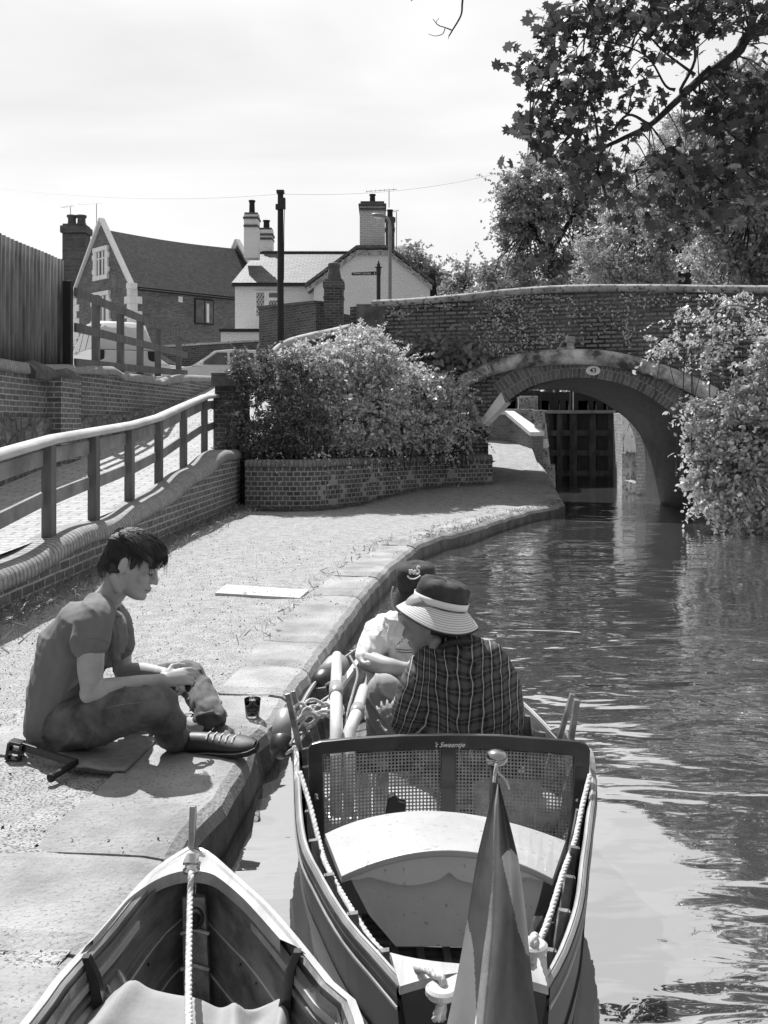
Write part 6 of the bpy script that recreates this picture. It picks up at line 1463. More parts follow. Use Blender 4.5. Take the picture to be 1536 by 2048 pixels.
def hat_brim_mat():
    m, nt, b, o = new_mat('straw_brim'); N = nt.nodes; L = nt.links
    tc = N.new('ShaderNodeTexCoord'); s = N.new('ShaderNodeSeparateXYZ'); L.new(tc.outputs['UV'], s.inputs[0])
    mu = N.new('ShaderNodeMath'); mu.operation = 'MULTIPLY'; mu.inputs[1].default_value = 2*math.pi*10; L.new(s.outputs[1], mu.inputs[0])
    si = N.new('ShaderNodeMath'); si.operation = 'SINE'; L.new(mu.outputs[0], si.inputs[0])
    mr = N.new('ShaderNodeMapRange'); mr.inputs[1].default_value = -1; mr.inputs[2].default_value = -.3; mr.inputs[3].default_value = .28; mr.inputs[4].default_value = .72; L.new(si.outputs[0], mr.inputs[0])
    L.new(mr.outputs[0], b.inputs['Base Color']); b.inputs['Roughness'].default_value = .85
    bp = N.new('ShaderNodeBump'); bp.inputs['Distance'].default_value = .002; L.new(mr.outputs[0], bp.inputs['Height']); L.new(bp.outputs[0], b.inputs['Normal'])
    return m
M['brim'] = hat_brim_mat()
def plaid_mat():
    m, nt, b, o = new_mat('plaid'); N = nt.nodes; L = nt.links
    tc = N.new('ShaderNodeTexCoord'); nz = N.new('ShaderNodeTexNoise'); nz.inputs['Scale'].default_value = 7; nz.inputs['Detail'].default_value = 2; L.new(tc.outputs['UV'], nz.inputs[0])
    vm = N.new('ShaderNodeVectorMath'); vm.operation = 'MULTIPLY_ADD'; vm.inputs[1].default_value = (.055,.05,0); L.new(nz.outputs['Color'], vm.inputs[0]); L.new(tc.outputs['UV'], vm.inputs[2])
    s = N.new('ShaderNodeSeparateXYZ'); L.new(vm.outputs[0], s.inputs[0])
    def line(sock, per, wdt, lo, hi, ph=0.):
        a = N.new('ShaderNodeMath'); a.operation = 'MULTIPLY_ADD'; a.inputs[1].default_value = 1/per; a.inputs[2].default_value = ph+50; L.new(sock, a.inputs[0])
        f = N.new('ShaderNodeMath'); f.operation = 'FRACT'; L.new(a.outputs[0], f.inputs[0])
        c = N.new('ShaderNodeMath'); c.operation = 'SUBTRACT'; c.inputs[1].default_value = .5; L.new(f.outputs[0], c.inputs[0])
        d = N.new('ShaderNodeMath'); d.operation = 'ABSOLUTE'; L.new(c.outputs[0], d.inputs[0])
        r = N.new('ShaderNodeMapRange'); r.inputs[1].default_value = wdt; r.inputs[2].default_value = wdt*1.6; r.inputs[3].default_value = hi; r.inputs[4].default_value = lo; L.new(d.outputs[0], r.inputs[0]); return r.outputs[0]
    v1 = line(s.outputs[0], .046, .030, 0, .42); v2 = line(s.outputs[0], .046, .16, 0, .035, .5); h1 = line(s.outputs[1], .052, .17, 0, .05); h2 = line(s.outputs[1], .052, .035, 0, .07, .5)
    acc = v1
    for q in (v2, h1, h2):
        ad = N.new('ShaderNodeMath'); ad.operation = 'ADD'; L.new(acc, ad.inputs[0]); L.new(q, ad.inputs[1]); acc = ad.outputs[0]
    ad = N.new('ShaderNodeMath'); ad.operation = 'ADD'; ad.inputs[1].default_value = .016; L.new(acc, ad.inputs[0])
    L.new(ad.outputs[0], b.inputs['Base Color']); b.inputs['Roughness'].default_value = .9
    n2 = N.new('ShaderNodeTexNoise'); n2.inputs['Scale'].default_value = 9; n2.inputs['Detail'].default_value = 3; L.new(tc.outputs['UV'], n2.inputs[0])
    bp = N.new('ShaderNodeBump'); bp.inputs['Distance'].default_value = .03; L.new(n2.outputs[0], bp.inputs['Height']); L.new(bp.outputs[0], b.inputs['Normal'])
    return m
M['plaid'] = plaid_mat()
def ball(mb, c, r, rot=None, n=12):
    c = Vector(c); r = (r,r,r) if not isinstance(r, (tuple,list)) else r; m = rot if rot else Matrix.Identity(3); b = len(mb.v); k = 8
    rows = []
    for i in range(k+1):
        th = math.pi*i/k
        if i in (0,k): mb.v.append(tuple(c+m@Vector((0,0,r[2]*math.cos(th))))); continue
        for j in range(n):
            a = 2*math.pi*j/n; mb.v.append(tuple(c+m@Vector((r[0]*math.sin(th)*math.cos(a), r[1]*math.sin(th)*math.sin(a), r[2]*math.cos(th)))))
    def id_(i, j): return b if i == 0 else (b+1+(k-1)*n if i == k else b+1+(i-1)*n+j%n)
    for j in range(n):
        mb.face((id_(0,0), id_(1,j), id_(1,j+1)))
        for i in range(1, k-1): mb.face((id_(i,j), id_(i+1,j), id_(i+1,j+1), id_(i,j+1)))
        mb.face((id_(k-1,j), id_(k,0), id_(k-1,j+1)))
def limb(mb, pts, rs, ref=(0,1,0), n=14, sub=4):
    """tapered smooth limb with rounded ends; rs: float or (ra,rb)"""
    P = catmull(pts, sub); R_ = []
    for i in range(len(P)):
        t = i/sub; k = min(int(t), len(rs)-2); f = t-k
        a = rs[k] if isinstance(rs[k], tuple) else (rs[k],rs[k]); b = rs[k+1] if isinstance(rs[k+1], tuple) else (rs[k+1],rs[k+1]); f = f*f*(3-2*f)
        R_.append((lerp(a[0],b[0],f), lerp(a[1],b[1],f)))
    mb.tube(P, R_, n, ref=ref); ball(mb, P[0], min(R_[0])*.98); ball(mb, P[-1], min(R_[-1])*.98)
def fuse(name, mb, voxel, mat, parent, smooth_it=4, disp=None, uvf=None, cut=None):
    """one continuous surface from overlapping closed pieces"""
    me = bpy.data.meshes.new(name+'_raw'); me.from_pydata(mb.v, [], mb.f); bm = bmesh.new(); bm.from_mesh(me); bmesh.ops.recalc_face_normals(bm, faces=bm.faces); bm.to_mesh(me); bm.free()
    o = bpy.data.objects.new(name+'_raw', me); COL.objects.link(o)
    md = o.modifiers.new('r', 'REMESH'); md.mode = 'VOXEL'; md.voxel_size = voxel; md.adaptivity = 0
    md = o.modifiers.new('s', 'SMOOTH'); md.factor = .5; md.iterations = smooth_it
    dg = bpy.context.evaluated_depsgraph_get(); m2 = bpy.data.meshes.new_from_object(o.evaluated_get(dg)); bpy.data.objects.remove(o)
    n = len(m2.vertices); co = np.zeros(n*3, dtype=np.float32); m2.vertices.foreach_get('co', co); co = co.reshape(-1,3)
    if disp is not None:
        no = np.zeros(n*3, dtype=np.float32); m2.vertices.foreach_get('normal', no); no = no.reshape(-1,3); co = co+no*disp(co)[:,None]
    wc = co.copy()
    off = np.array(parent.location, dtype=np.float32); p = parent.parent
    while p is not None: off = off+np.array(p.location, dtype=np.float32); p = p.parent
    co = co-off; m2.vertices.foreach_set('co', co.astype(np.float32).ravel())
    if uvf is not None:
        uvs = uvf(wc); l = m2.uv_layers.new(name='UVMap'); li = np.zeros(len(m2.loops), dtype=np.int32); m2.loops.foreach_get('vertex_index', li); l.data.foreach_set('uv', uvs[li].astype(np.float32).ravel())
    m2.materials.clear(); m2.materials.append(M[mat] if isinstance(mat, str) else mat); m2.polygons.foreach_set('use_smooth', np.ones(len(m2.polygons), dtype=bool)); m2.name = name; m2.update()
    ob = bpy.data.objects.new(name, m2); COL.objects.link(ob); ob.parent = parent; return ob
def wrinkle(amp, fx=(18,14,26), seed=0.):
    def f(c):
        x, y, z = c[:,0], c[:,1], c[:,2]
        a = np.sin(x*fx[0]+2.1*np.sin(z*9+seed)+seed)*np.sin(z*fx[2]+1.7*np.sin(x*11)+seed*2); b = np.sin((x+z)*fx[0]*1.9+2*np.sin(y*12+seed))
        return amp*(a*.6+np.abs(b)*.5-.3)
    return f
def crease(amp, d, freq, seed=0., power=4):
    """sharp-edged cloth creases running across direction d"""
    d = np.array(d)/np.linalg.norm(d)
    def f(c):
        t = c@d; w = .035*np.sin(c[:,0]*13+seed)+.03*np.sin(c[:,2]*17+seed*2)+.025*np.sin(c[:,1]*19+seed*3)
        m = np.clip(.5+.9*np.sin(c[:,0]*9+seed*5)*np.sin(c[:,2]*8+seed)+.3*np.sin(c[:,1]*11), 0, 1)
        return amp*m*(1-np.abs(np.sin((t+w)*freq)))**power
    return f
def frame_(fwd, up):
    f = Vector(fwd).normalized(); u = Vector(up); u = (u-f*u.dot(f)).normalized(); l = u.cross(f); return Matrix((f, l, u)).transposed()   # local x forward, y left, z up
HEADP = [(.000,.020,.078,.022),(.008,.0,.092,.034),(.022,-.015,.096,.045),(.036,-.030,.090,.053),(.050,-.045,.0925,.058),(.066,-.062,.092,.0625),(.085,-.078,.090,.067),(.105,-.088,.086,.0705),(.122,-.092,.0835,.073),(.136,-.0945,.0905,.0745),(.155,-.096,.091,.0765),(.178,-.094,.085,.0765),(.198,-.084,.071,.068),(.213,-.066,.050,.053),(.224,-.036,.020,.030)]
def head(mb, org, m, s=1.0, ear=True):
    def Wd(p): return org+m@(Vector(p)*s)
    rows = []; n = 24
    for z, xb, xf, hw in HEADP:
        r = []; cx_ = (xb+xf)/2; rx_ = (xf-xb)/2
        for k in range(n):
            a = 2*math.pi*k/n; ca, sa = math.cos(a), math.sin(a); e = .85
            r.append(Wd((cx_+rx_*abs(ca)**e*(1 if ca > 0 else -1), hw*abs(sa)**e*(1 if sa > 0 else -1), z)))
        rows.append(r)
    mb.grid(rows, closed=True); mb.poly(rows[0][::-1]); mb.poly(rows[-1])
    T = lambda pts, rs, n=8: (mb.tube([Wd(p) for p in pts], [r*s for r in rs], n), ball(mb, Wd(pts[-1]), rs[-1]*s*.98), ball(mb, Wd(pts[0]), rs[0]*s*.98))
    T([(.084,0,.128),(.094,0,.110),(.106,0,.092),(.110,0,.086)], [.0085,.0095,.0115,.0095])       # nose
    for sg in (-1,1):
        ball(mb, Wd((.098,sg*.010,.083)), .0085*s)                                                   # nostril wings
        ball(mb, Wd((.075,sg*.031,.118)), .0145*s)                                                   # lidded eye
        T([(.090,sg*.012,.133),(.088,sg*.032,.137),(.074,sg*.052,.131)], [.007,.008,.006])           # brow ridge
        ball(mb, Wd((.066,sg*.045,.092)), (.024*s,.020*s,.022*s), m)                                 # cheekbone
        T([(.010,sg*.058,.018),(-.022,sg*.064,.052)], [.018,.02])                                    # jaw angle
        if ear:
            mm = m @ Euler((0,R(-12),sg*R(-14))).to_matrix(); ball(mb, Wd((-.006,sg*.078,.108)), (.018*s,.006*s,.031*s), mm); ball(mb, Wd((-.002,sg*.078,.086)), (.010*s,.006*s,.011*s), mm)
            T([(-.002+.013*math.cos(a)-.006, sg*.083, .110+.027*math.sin(a)) for a in np.linspace(-1.0,4.0,9)], [.0042]*9, 6)
    T([(.094,-.018,.056),(.1005,0,.058),(.094,.018,.056)], [.0045,.0068,.0045]); T([(.090,-.016,.046),(.0975,0,.045),(.090,.016,.046)], [.0045,.0078,.0045])  # lips
    ball(mb, Wd((.086,0,.020)), (.016*s,.020*s,.016*s), m)
    return Wd
def hand(mb, w, d, nrm, s=1.0, curl=.9, spread=.10, side=1, thumb=.6):
    """w wrist, d direction of the hand, nrm back-of-hand normal, side: +1 thumb on (d x nrm) side"""
    w = Vector(w); d = Vector(d).normalized(); nrm = Vector(nrm); nrm = (nrm-d*nrm.dot(d)).normalized(); x = d.cross(nrm)*side
    m = Matrix((x, d, nrm)).transposed()
    mb.tube([w-d*.01*s, w+d*.03*s, w+d*.085*s], [(.026*s,.018*s),(.036*s,.017*s),(.040*s,.014*s)], 12, ref=x); ball(mb, w+d*.085*s, (.038*s,.012*s,.013*s), m); ball(mb, w, .022*s)
    for k, (o_, L_, r_) in enumerate(((.029,.072,.0088),(.010,.080,.0092),(-.010,.075,.0088),(-.028,.060,.0078))):
        p = w+d*(.086*s)+x*(o_*s); a = curl*(.30+.06*k); dd = (d+x*spread*(1.5-k)*.8).normalized(); pts = [p]; ang = 0
        for seg, c in ((.42,1.0),(.32,1.35),(.26,1.1)):
            ang += a*c; p = p+(dd*math.cos(ang)-nrm*math.sin(ang))*L_*seg*s; pts.append(p)
        mb.tube(pts, [r_*s,r_*s*.98,r_*s*.9,r_*s*.74], 8); ball(mb, pts[-1], r_*s*.76); ball(mb, pts[0], r_*s)
        for q in pts[1:3]: ball(mb, q, r_*s*1.02)
    p = w+d*.022*s+x*.024*s; t1 = p+(d*.55+x*.75-nrm*.35*thumb).normalized()*.040*s; t2 = t1+(d*.85+x*.25-nrm*.6*thumb).normalized()*.030*s; t3 = t2+(d*.9-x*.05-nrm*.7*thumb).normalized()*.024*s
    mb.tube([p,t1,t2,t3], [.014*s,.0115*s,.010*s,.0082*s], 8); ball(mb, t3, .0084*s); ball(mb, t1, .0115*s); ball(mb, t2, .0102*s)
def strands(name, parent, Wd, spec, mat, seed, rad=.0016):
    """spec: list of (root region fn, n, flow fn) giving locks as tapered curved tubes in head space"""
    r = random.Random(seed); mb = MB()
    for fn_, n in spec:
        for _ in range(n):
            pts = fn_(r); k = len(pts); mb.tube([Wd(p) for p in pts], [rad*(1-.85*i/(k-1)) for i in range(k)], 4, cap=False)
    return mb.build(name, mat, parent, smooth=True, fixn=False)

# ---------------- man sitting cross legged on the towpath
YM = 4.12
def Q(px, py, dy=0.): return A(px,py,YM+dy)
mn = empty('person', tuple(Q(130,1490)), 'young man in dark t-shirt and jeans sitting cross legged on the stone towpath edge', 'person')
pt = 26; m_h = frame_(Vector((math.cos(R(pt)), -.10, -math.sin(R(pt)))), Vector((math.sin(R(pt)),0,math.cos(R(pt))))); hs = 1.13
chin = Q(281,1203,-.0); org = chin-m_h@Vector((.088,0,.0))*hs
mb = MB(); Wd = head(mb, org, m_h, hs)
limb(mb, [Q(190,1235,.0),Q(208,1205,.0),Q(228,1180,.0),Q(240,1150,0)], [(.085,.07),(.062,.058),(.056,.056),(.055,.055)])
limb(mb, [Q(120,1440),Q(128,1380),Q(150,1310),Q(172,1250),Q(195,1222)], [(.13,.10),(.13,.10),(.14,.11),(.15,.10),(.10,.06)])
# near arm and far arm
limb(mb, [Q(190,1232,-.17),Q(184,1275,-.22),Q(181,1330,-.25),Q(182,1384,-.25)], [.052,.056,.052,.040])
limb(mb, [Q(180,1386,-.25),Q(215,1380,-.235),Q(265,1372,-.21),Q(325,1360,-.16)], [.043,.047,.040,.027])
limb(mb, [Q(228,1240,.16),Q(240,1290,.20),Q(246,1345,.20)], [.05,.048,.038]); limb(mb, [Q(246,1345,.20),Q(285,1343,.16),Q(330,1348,.06)], [.040,.038,.027])
hand(mb, Q(325,1360,-.16), Q(372,1352,-.13)-Q(325,1360,-.16), Vector((.1,-.75,.65)), 1.04, 1.25, .05, side=-1)
hand(mb, Q(330,1348,.06), Q(372,1362,-.02)-Q(330,1348,.06), Vector((.1,.5,.85)), 1.02, 1.3, .05, side=1)
limb(mb, [Q(360,1445,.12),Q(400,1455,.0)], [.045,.04])
body = fuse('body', mb, .0042, 'skin', mn, 9)
# face details
for sg in (-1,1):
    mb = MB(); mb.tube(catmull([Wd((.0955-.0,sg*.013,.1395)),Wd((.0965,sg*.026,.1445)),Wd((.090,sg*.040,.1435)),Wd((.078,sg*.054,.137))],4), [.0022+.0014*math.sin(math.pi*k/12) for k in range(13)], 6); mb.build('eyebrow', 'hair', mn)
for sg in (-1,1): mb = MB(); mb.tube(catmull([Wd((.0865,sg*.018,.1150)),Wd((.0905,sg*.027,.1118)),Wd((.0870,sg*.038,.1125)),Wd((.077,sg*.045,.1160))],4), [.0014+.0010*math.sin(math.pi*k/12) for k in range(13)], 6); mb.build('eyelashes', 'hair', mn)
mb = MB(); mb.tube([Wd((.092,-.024,.0505)),Wd((.1010,-.010,.0512)),Wd((.1035,0,.0515)),Wd((.1010,.010,.0512)),Wd((.092,.024,.0505))], [.0015,.0026,.003,.0026,.0015], 6); mb.build('mouth_line', 'lip', mn)
# hair: fused cap plus several hundred locks combed forward
mb = MB()
ball(mb, Wd((-.008,0,.160)), (.090*hs,.080*hs,.070*hs), m_h); ball(mb, Wd((-.050,0,.125)), (.050*hs,.076*hs,.072*hs), m_h); ball(mb, Wd((.038,0,.188)), (.054*hs,.066*hs,.034*hs), m_h)
ball(mb, Wd((.072,0,.186)), (.024*hs,.056*hs,.022*hs), m_h)
for sg in (-1,1): limb(mb, [Wd((.018,sg*.068,.150)),Wd((.022,sg*.074,.122)),Wd((.022,sg*.073,.108))], [.018,.010,.006]); ball(mb, Wd((-.040,sg*.062,.085)), (.03*hs,.02*hs,.035*hs), m_h)
hair = fuse('hair', mb, .005, 'hair', mn, 3, wrinkle(.004,(70,60,80)))
def lock_top(r):
    a = r.uniform(-1.4,1.4); y0 = .080*math.sin(a); x0 = r.uniform(-.10,.05); z0 = .150+.085*math.cos(a)*math.sqrt(max(0,1-(x0/.115)**2))
    L_ = r.uniform(.04,.075); pts = []; x, y, z = x0, y0, z0
    for k in range(6):
        t = k/5; xx = x0+L_*t; cap = math.sqrt(max(.0,1-(min(abs(xx),.112)/.115)**2)); zz = .150+.085*math.cos(a)*cap if xx < .085 else None
        if zz is None: zz = pts[-1][2]-.014
        lift = .002+.005*math.sin(math.pi*t)*r.random(); pts.append((xx, y0*(1+.06*math.sin(t*3)), zz+lift*math.cos(a))) if True else None
        if abs(y0) > .04: pts[-1] = (pts[-1][0], pts[-1][1]+(.006 if y0 > 0 else -.006), pts[-1][2]-.012*t)
    return pts
def lock_fringe(r):
    y = r.uniform(-.062,.062); x = .080+r.uniform(-.01,.008); z = .196-.35*abs(y)+r.uniform(-.006,.006); s_ = r.uniform(.022,.046)
    return [(x-.03,y,z+.014),(x+.005,y,z+.003),(x+.012,y+r.uniform(-.004,.004),z-s_*.35),(x+.012,y+r.uniform(-.006,.006),z-s_*.75),(x+.008,y,z-s_*1.0)]
def lock_side(r):
    sg = r.choice((-1,1)); x = r.uniform(-.075,.045); z = r.uniform(.150,.185); L_ = r.uniform(.02,.035) if x > -.035 else r.uniform(.04,.07)
    return [(x,sg*.078,z),(x+.004,sg*.082,z-L_*.4),(x+.008+r.uniform(-.006,.006),sg*.082,z-L_*.8),(x+.010,sg*.080,z-L_*1.15)]
def lock_back(r):
    a = r.uniform(-1.2,1.2); z = r.uniform(.075,.19); rr_2 = .094
    return [(-.012-rr_2*math.cos(a)*.95,.085*math.sin(a),z+.02),(-.018-rr_2*math.cos(a),.088*math.sin(a),z),(-.020-rr_2*math.cos(a)*1.02,.088*math.sin(a),z-.03),(-.012-rr_2*math.cos(a)*.92,.08*math.sin(a),z-.052)]
h2 = strands('hair_locks', mn, Wd, [(lock_top,900),(lock_fringe,240),(lock_side,380),(lock_back,600)], 'hair', 5, .0017)
# t-shirt
mb = MB()
limb(mb, [Q(112,1462),Q(116,1420),Q(130,1360),Q(150,1300),Q(172,1250),Q(196,1216)], [(.165,.115),(.165,.125),(.165,.135),(.175,.150),(.175,.120),(.10,.062)], n=20)
limb(mb, [Q(196,1222,-.10),Q(187,1245,-.19),Q(182,1284,-.23)], [.070,.078,.072]); limb(mb, [Q(215,1225,.10),Q(232,1250,.17),Q(240,1292,.20)], [.07,.068,.066])
ball(mb, Q(205,1275,0), (.10,.13,.13))
for pts in ([(210,1262),(200,1300),(176,1345),(140,1380)],[(214,1290),(206,1330),(186,1362),(150,1400)],[(150,1250),(120,1300),(100,1360),(95,1420)],[(165,1265),(140,1320),(120,1380),(112,1430)],[(205,1400),(170,1425),(130,1440),(95,1448)],[(200,1380),(160,1412),(120,1424)],[(225,1250),(228,1300),(226,1345)],[(238,1270),(236,1310),(230,1350)]):
    limb(mb, [Q(a,b,-.158+.0006*abs(a-160)) for a,b in pts], [.007,.011,.006] if len(pts) == 3 else [.006,.011,.010,.005], n=8)
mb.tube([Q(*p) for p in ((70,1452,-.02),(76,1462,-.12),(112,1474,-.172),(160,1462,-.172),(196,1440,-.14))], .007, 8)
def folds(c):
    x, z = c[:,0], c[:,2]; w = wrinkle(.007,(16,12,22),1.3)(c)
    hem = .006*np.sin(c[:,1]*24+x*13)*np.clip((.30-z)/.2,0,1); drag = .007*np.sin((x*1.0+z*.55)*46)*np.clip((z-.20)/.3,0,1)*np.clip(.75-z,0,.3)/.3
    return w*.6+hem+crease(.010,(.80,.1,.60),30,.7,3)(c)+crease(.005,(.2,.3,.9),36,2.7,3)(c)
shirt = fuse('tshirt', mb, .0065, 'tshirt', mn, 3, folds)
mb = MB(); c_ = Q(182,1286,-.232); ax = (Q(182,1284,-.23)-Q(187,1245,-.19)).normalized(); x = ax.cross(Vector((0,1,0))).normalized(); y = ax.cross(x); mb.tube([c_+(x*math.cos(a)+y*math.sin(a))*.069 for a in np.linspace(0,2*math.pi,26)], .0055, 6); mb.build('sleeve_hem', 'tshirt', shirt, smooth=True)
mb = MB(); nk = [Q(200,1196,-.055),Q(210,1212,-.075),Q(228,1226,-.06),Q(240,1232,.0),Q(238,1226,.06),Q(215,1200,.07),Q(200,1190,.04),Q(195,1190,-.02),Q(200,1196,-.055)]; mb.tube(catmull(nk,5), .0075, 8); mb.build('collar', 'tshirt', shirt, smooth=True)
# jeans
mb = MB()
limb(mb, [Q(108,1458,.0),Q(112,1478,.0)], [(.175,.10),(.165,.075)], n=18); ball(mb, Q(116,1470,0), (.12,.18,.085))
limb(mb, [Q(130,1455,-.10),Q(180,1440,-.18),Q(245,1424,-.26),Q(312,1410,-.31)], [.105,.105,.092,.076]); 
limb(mb, [Q(312,1410,-.31),Q(332,1440,-.26),Q(345,1470,-.18),Q(362,1488,-.10)], [.074,.072,.062,.052])
limb(mb, [Q(140,1455,.12),Q(220,1410,.22),Q(310,1370,.30),Q(376,1352,.28)], [.105,.095,.082,.070]); limb(mb, [Q(376,1352,.28),Q(398,1385,.18),Q(414,1415,.08),Q(424,1438,.02)], [.070,.066,.060,.064])
ball(mb, Q(420,1440,.02), (.072,.06,.03)); ball(mb, Q(322,1400,-.3), .062)
for pts, dy in (([(262,1384),(250,1410),(262,1440)],-.335),([(285,1385),(280,1415),(296,1440)],-.355),([(300,1440),(318,1452),(340,1448)],-.33),([(296,1462),(318,1470),(345,1462)],-.28),([(150,1478),(190,1462),(240,1456)],-.25),([(140,1466),(175,1448),(230,1440)],-.265),([(170,1420),(190,1440),(180,1470)],-.265),([(318,1388),(330,1402),(338,1428)],-.355)):
    limb(mb, [Q(a,b,dy) for a,b in pts], [.006,.011,.005], n=8)
for pts, dy in (([(360,1330),(376,1345),(402,1340)],.22),([(372,1400),(392,1396),(412,1382)],.10),([(380,1420),(400,1414),(420,1400)],.05),([(366,1352),(384,1362),(400,1356)],.21)):
    limb(mb, [Q(a,b,dy) for a,b in pts], [.005,.009,.005], n=8)
mb.tube(catmull([Q(392,1436,.05),Q(404,1430,-.05),Q(428,1428,-.05),Q(446,1440,.02)],4), .010, 8)
def jf(c): return crease(.010,(.8,.2,-.35),42,1.3)(c)+crease(.007,(.3,.3,.9),48,4.)(c)+wrinkle(.0035,(24,20,30),2.2)(c)+wrinkle(.0015,(60,40,52),1.2)(c)+.0025*np.sin((c[:,0]*1.2-c[:,2]+.02*np.sin(c[:,1]*40))*60)*np.clip((c[:,0]+1.0)/.2,0,1)
jn = fuse('jeans', mb, .0065, 'jeans', mn, 3, jf)
def seam(pts, r=.0016, mat='shoe_trim', nm='seam'):
    mb = MB(); mb.tube(catmull(pts,5), r, 5); mb.build(nm, mat, jn)
seam([Q(106,1475,-.175),Q(125,1485,-.19),Q(150,1490,-.19),Q(185,1484,-.2)]); seam([Q(170,1432,-.292),Q(230,1412,-.345),Q(280,1405,-.375)]); seam([Q(128,1455,-.225),Q(136,1475,-.225),Q(160,1482,-.23),Q(188,1470,-.235)]); seam([Q(385,1395,.10),Q(393,1415,.03),Q(398,1438,-.03)])
# shoes
def shoe(toe, heel, up, w, h, lab_):
    t_, h_ = Vector(toe), Vector(heel); d = (t_-h_); L_ = d.length; d.normalize(); up = Vector(up); up = (up-d*up.dot(d)).normalized(); x = d.cross(up)
    mb = MB(); prof = [(0,.55,.9),(.06,.75,1.0),(.2,.82,1.0),(.4,.78,.92),(.6,.95,.72),(.78,1.0,.55),(.92,.82,.42),(1,.42,.30)]
    rows = []
    for f, ww, hh in prof:
        c = h_+d*L_*f; r_ = []
        for k in range(16):
            a = 2*math.pi*k/16; r_.append(c+x*math.cos(a)*w*ww*.5+up*(h*hh*(.5+.5*math.sin(a))))
        rows.append(r_)
    mb.grid(rows, closed=True); mb.poly(rows[0]); mb.poly(rows[-1]); s_ = mb.build('shoe', 'shoe', mn, smooth=True, sub=1)
    mb = MB(); rows = []
    for f, ww, hh in prof:
        c = h_+d*L_*(f*1.03-.012)-up*.012; k = w*ww*.54; rows.append([c-x*k, c+x*k, c+x*k*1.0+up*.024, c-x*k*1.0+up*.024])
    mb.grid(rows, closed=True); mb.poly(rows[0]); mb.poly(rows[-1]); mb.build('sole', 'hat_dark', s_, bevel=.005)
    mb = MB(); rows = []
    for f, ww, hh in prof: c = h_+d*L_*(f*1.03-.012)+up*.012; k = w*ww*.55; rows.append((c-x*k, c+x*k))
    for q in (0,1): mb.tube([r_[q] for r_ in rows], .0022, 5)
    mb.build('welt', 'shoe_trim', s_)
    mb = MB()
    for f in (.42,.5,.58,.66,.74):
        c = h_+d*L_*f; hh = interp(f,[p[0] for p in prof],[p[2] for p in prof])*h; ww = w*.24
        mb.tube([c-x*ww+up*hh*.93, c+up*(hh+.004), c+x*ww+up*hh*.93], .0032, 5)
    mb.build('laces', 'sign_white', s_)
shoe(Q(512,1494,-.20), Q(362,1500,-.12), (0,-.35,1), .105, .075, '')
shoe(Q(462,1478,-.06), Q(372,1462,.10), (-.2,-.25,1), .100, .085, '')
mb = MB(); p = Q(366,1378,-.15); mb.bar(Q(370,1372,-.12), Q(388,1370,-.12), .012, .010); mb.lathe(Q(376,1376,-.12), [(.006,-.015),(.013,-.004),(.012,.004),(.004,.01)], 10); tag(mb.build('small_tool', 'black_metal'), 'small dark metal piece held in the seated man\'s fingers', 'tool')
# mat, windlass, glass
P = [Q(88,1490,.05)]; mp_ = [G(100,1492,.02),G(318,1478,.02),G(250,1546,.02),G(140,1536,.02)]
mb = MB(); rows = []
for i in range(10):
    row = []
    for j in range(14):
        u, v = j/13, i/9; p = mp_[0].lerp(mp_[1],u).lerp(mp_[3].lerp(mp_[2],u),v); row.append(p+Vector((0,0,.006+.003*math.sin(u*9+v*5))))
    rows.append(row)
mb.grid(rows); tag(mb.build('sitting_mat', nmat('mat', .30,.22,30,.9,.002,80), smooth=True, solid=.008), 'thin grey felt mat on the stones beneath the seated man', 'mat')
t = empty('lock_windlass', tuple(G(60,1530,.0)), 'dark steel canal lock windlass with twin square sockets lying on the slab behind the man', 'windlass')
za = .05
a = A(42,1492,G(42,1520,.0).y); b = A(156,1527,G(156,1545,0).y)
mb = MB(); mb.bar(a, b, .012, .030); mb.build('arm', 'black_metal', t, bevel=.003)
def W2(px, py, Y): return A(px,py,Y)
Yw = a.y; mb = MB()
hw = Vector((.0075,0,0))
F_ = [(16,1516),(22,1482),(45,1486),(41,1520)]
for (p0, p1) in (((16,1516),(22,1482)),((22,1482),(46,1487)),((46,1487),(40,1521)),((40,1521),(16,1516)),((19,1499),(43,1503))): mb.bar(W2(*p0,Yw), W2(*p1,Yw), .012, .05, up=(0,1,0))
mb.build('socket_head', 'black_metal', t, bevel=.002)
mb = MB(); g0 = A(150,1526,b.y)+Vector((0,-.01,0)); g1 = G(103,1555,.02); mb.tube([g0,g1], .013, 12); mb.lathe(g1, [(.017,-.004),(.017,.008),(.012,.012)], 12, axis=(g1-g0)); mb.build('handle', 'timber_black', t, smooth=True)
gl = empty('drinking_glass', tuple(G(505,1434,.012)), 'short clear tumbler half full of dark drink on the coping stone', 'glass')
m, nt_, b_, o_ = new_mat('clear_glass'); b_.inputs['Base Color'].default_value = g(.95); b_.inputs['Roughness'].default_value = .02; b_.inputs['Transmission Weight'].default_value = 1; b_.inputs['IOR'].default_value = 1.25; M['clear_glass'] = m
gc = G(505,1433,.012); mb = MB(); s_ = gc.y/F; mb.lathe(gc, [(13.5*s_,0),(16.5*s_,36*s_),(15.6*s_,36*s_),(13*s_,3*s_),(.001,3*s_)], 28); mb.build('tumbler', 'clear_glass', gl, smooth=True)
mb = MB(); mb.lathe(gc, [(12.8*s_,3.5*s_),(13.4*s_,9*s_),(14.4*s_,19*s_)], 28); mb.build('drink', nmat('cola', .03,.02,3,.1,0), gl, smooth=True)

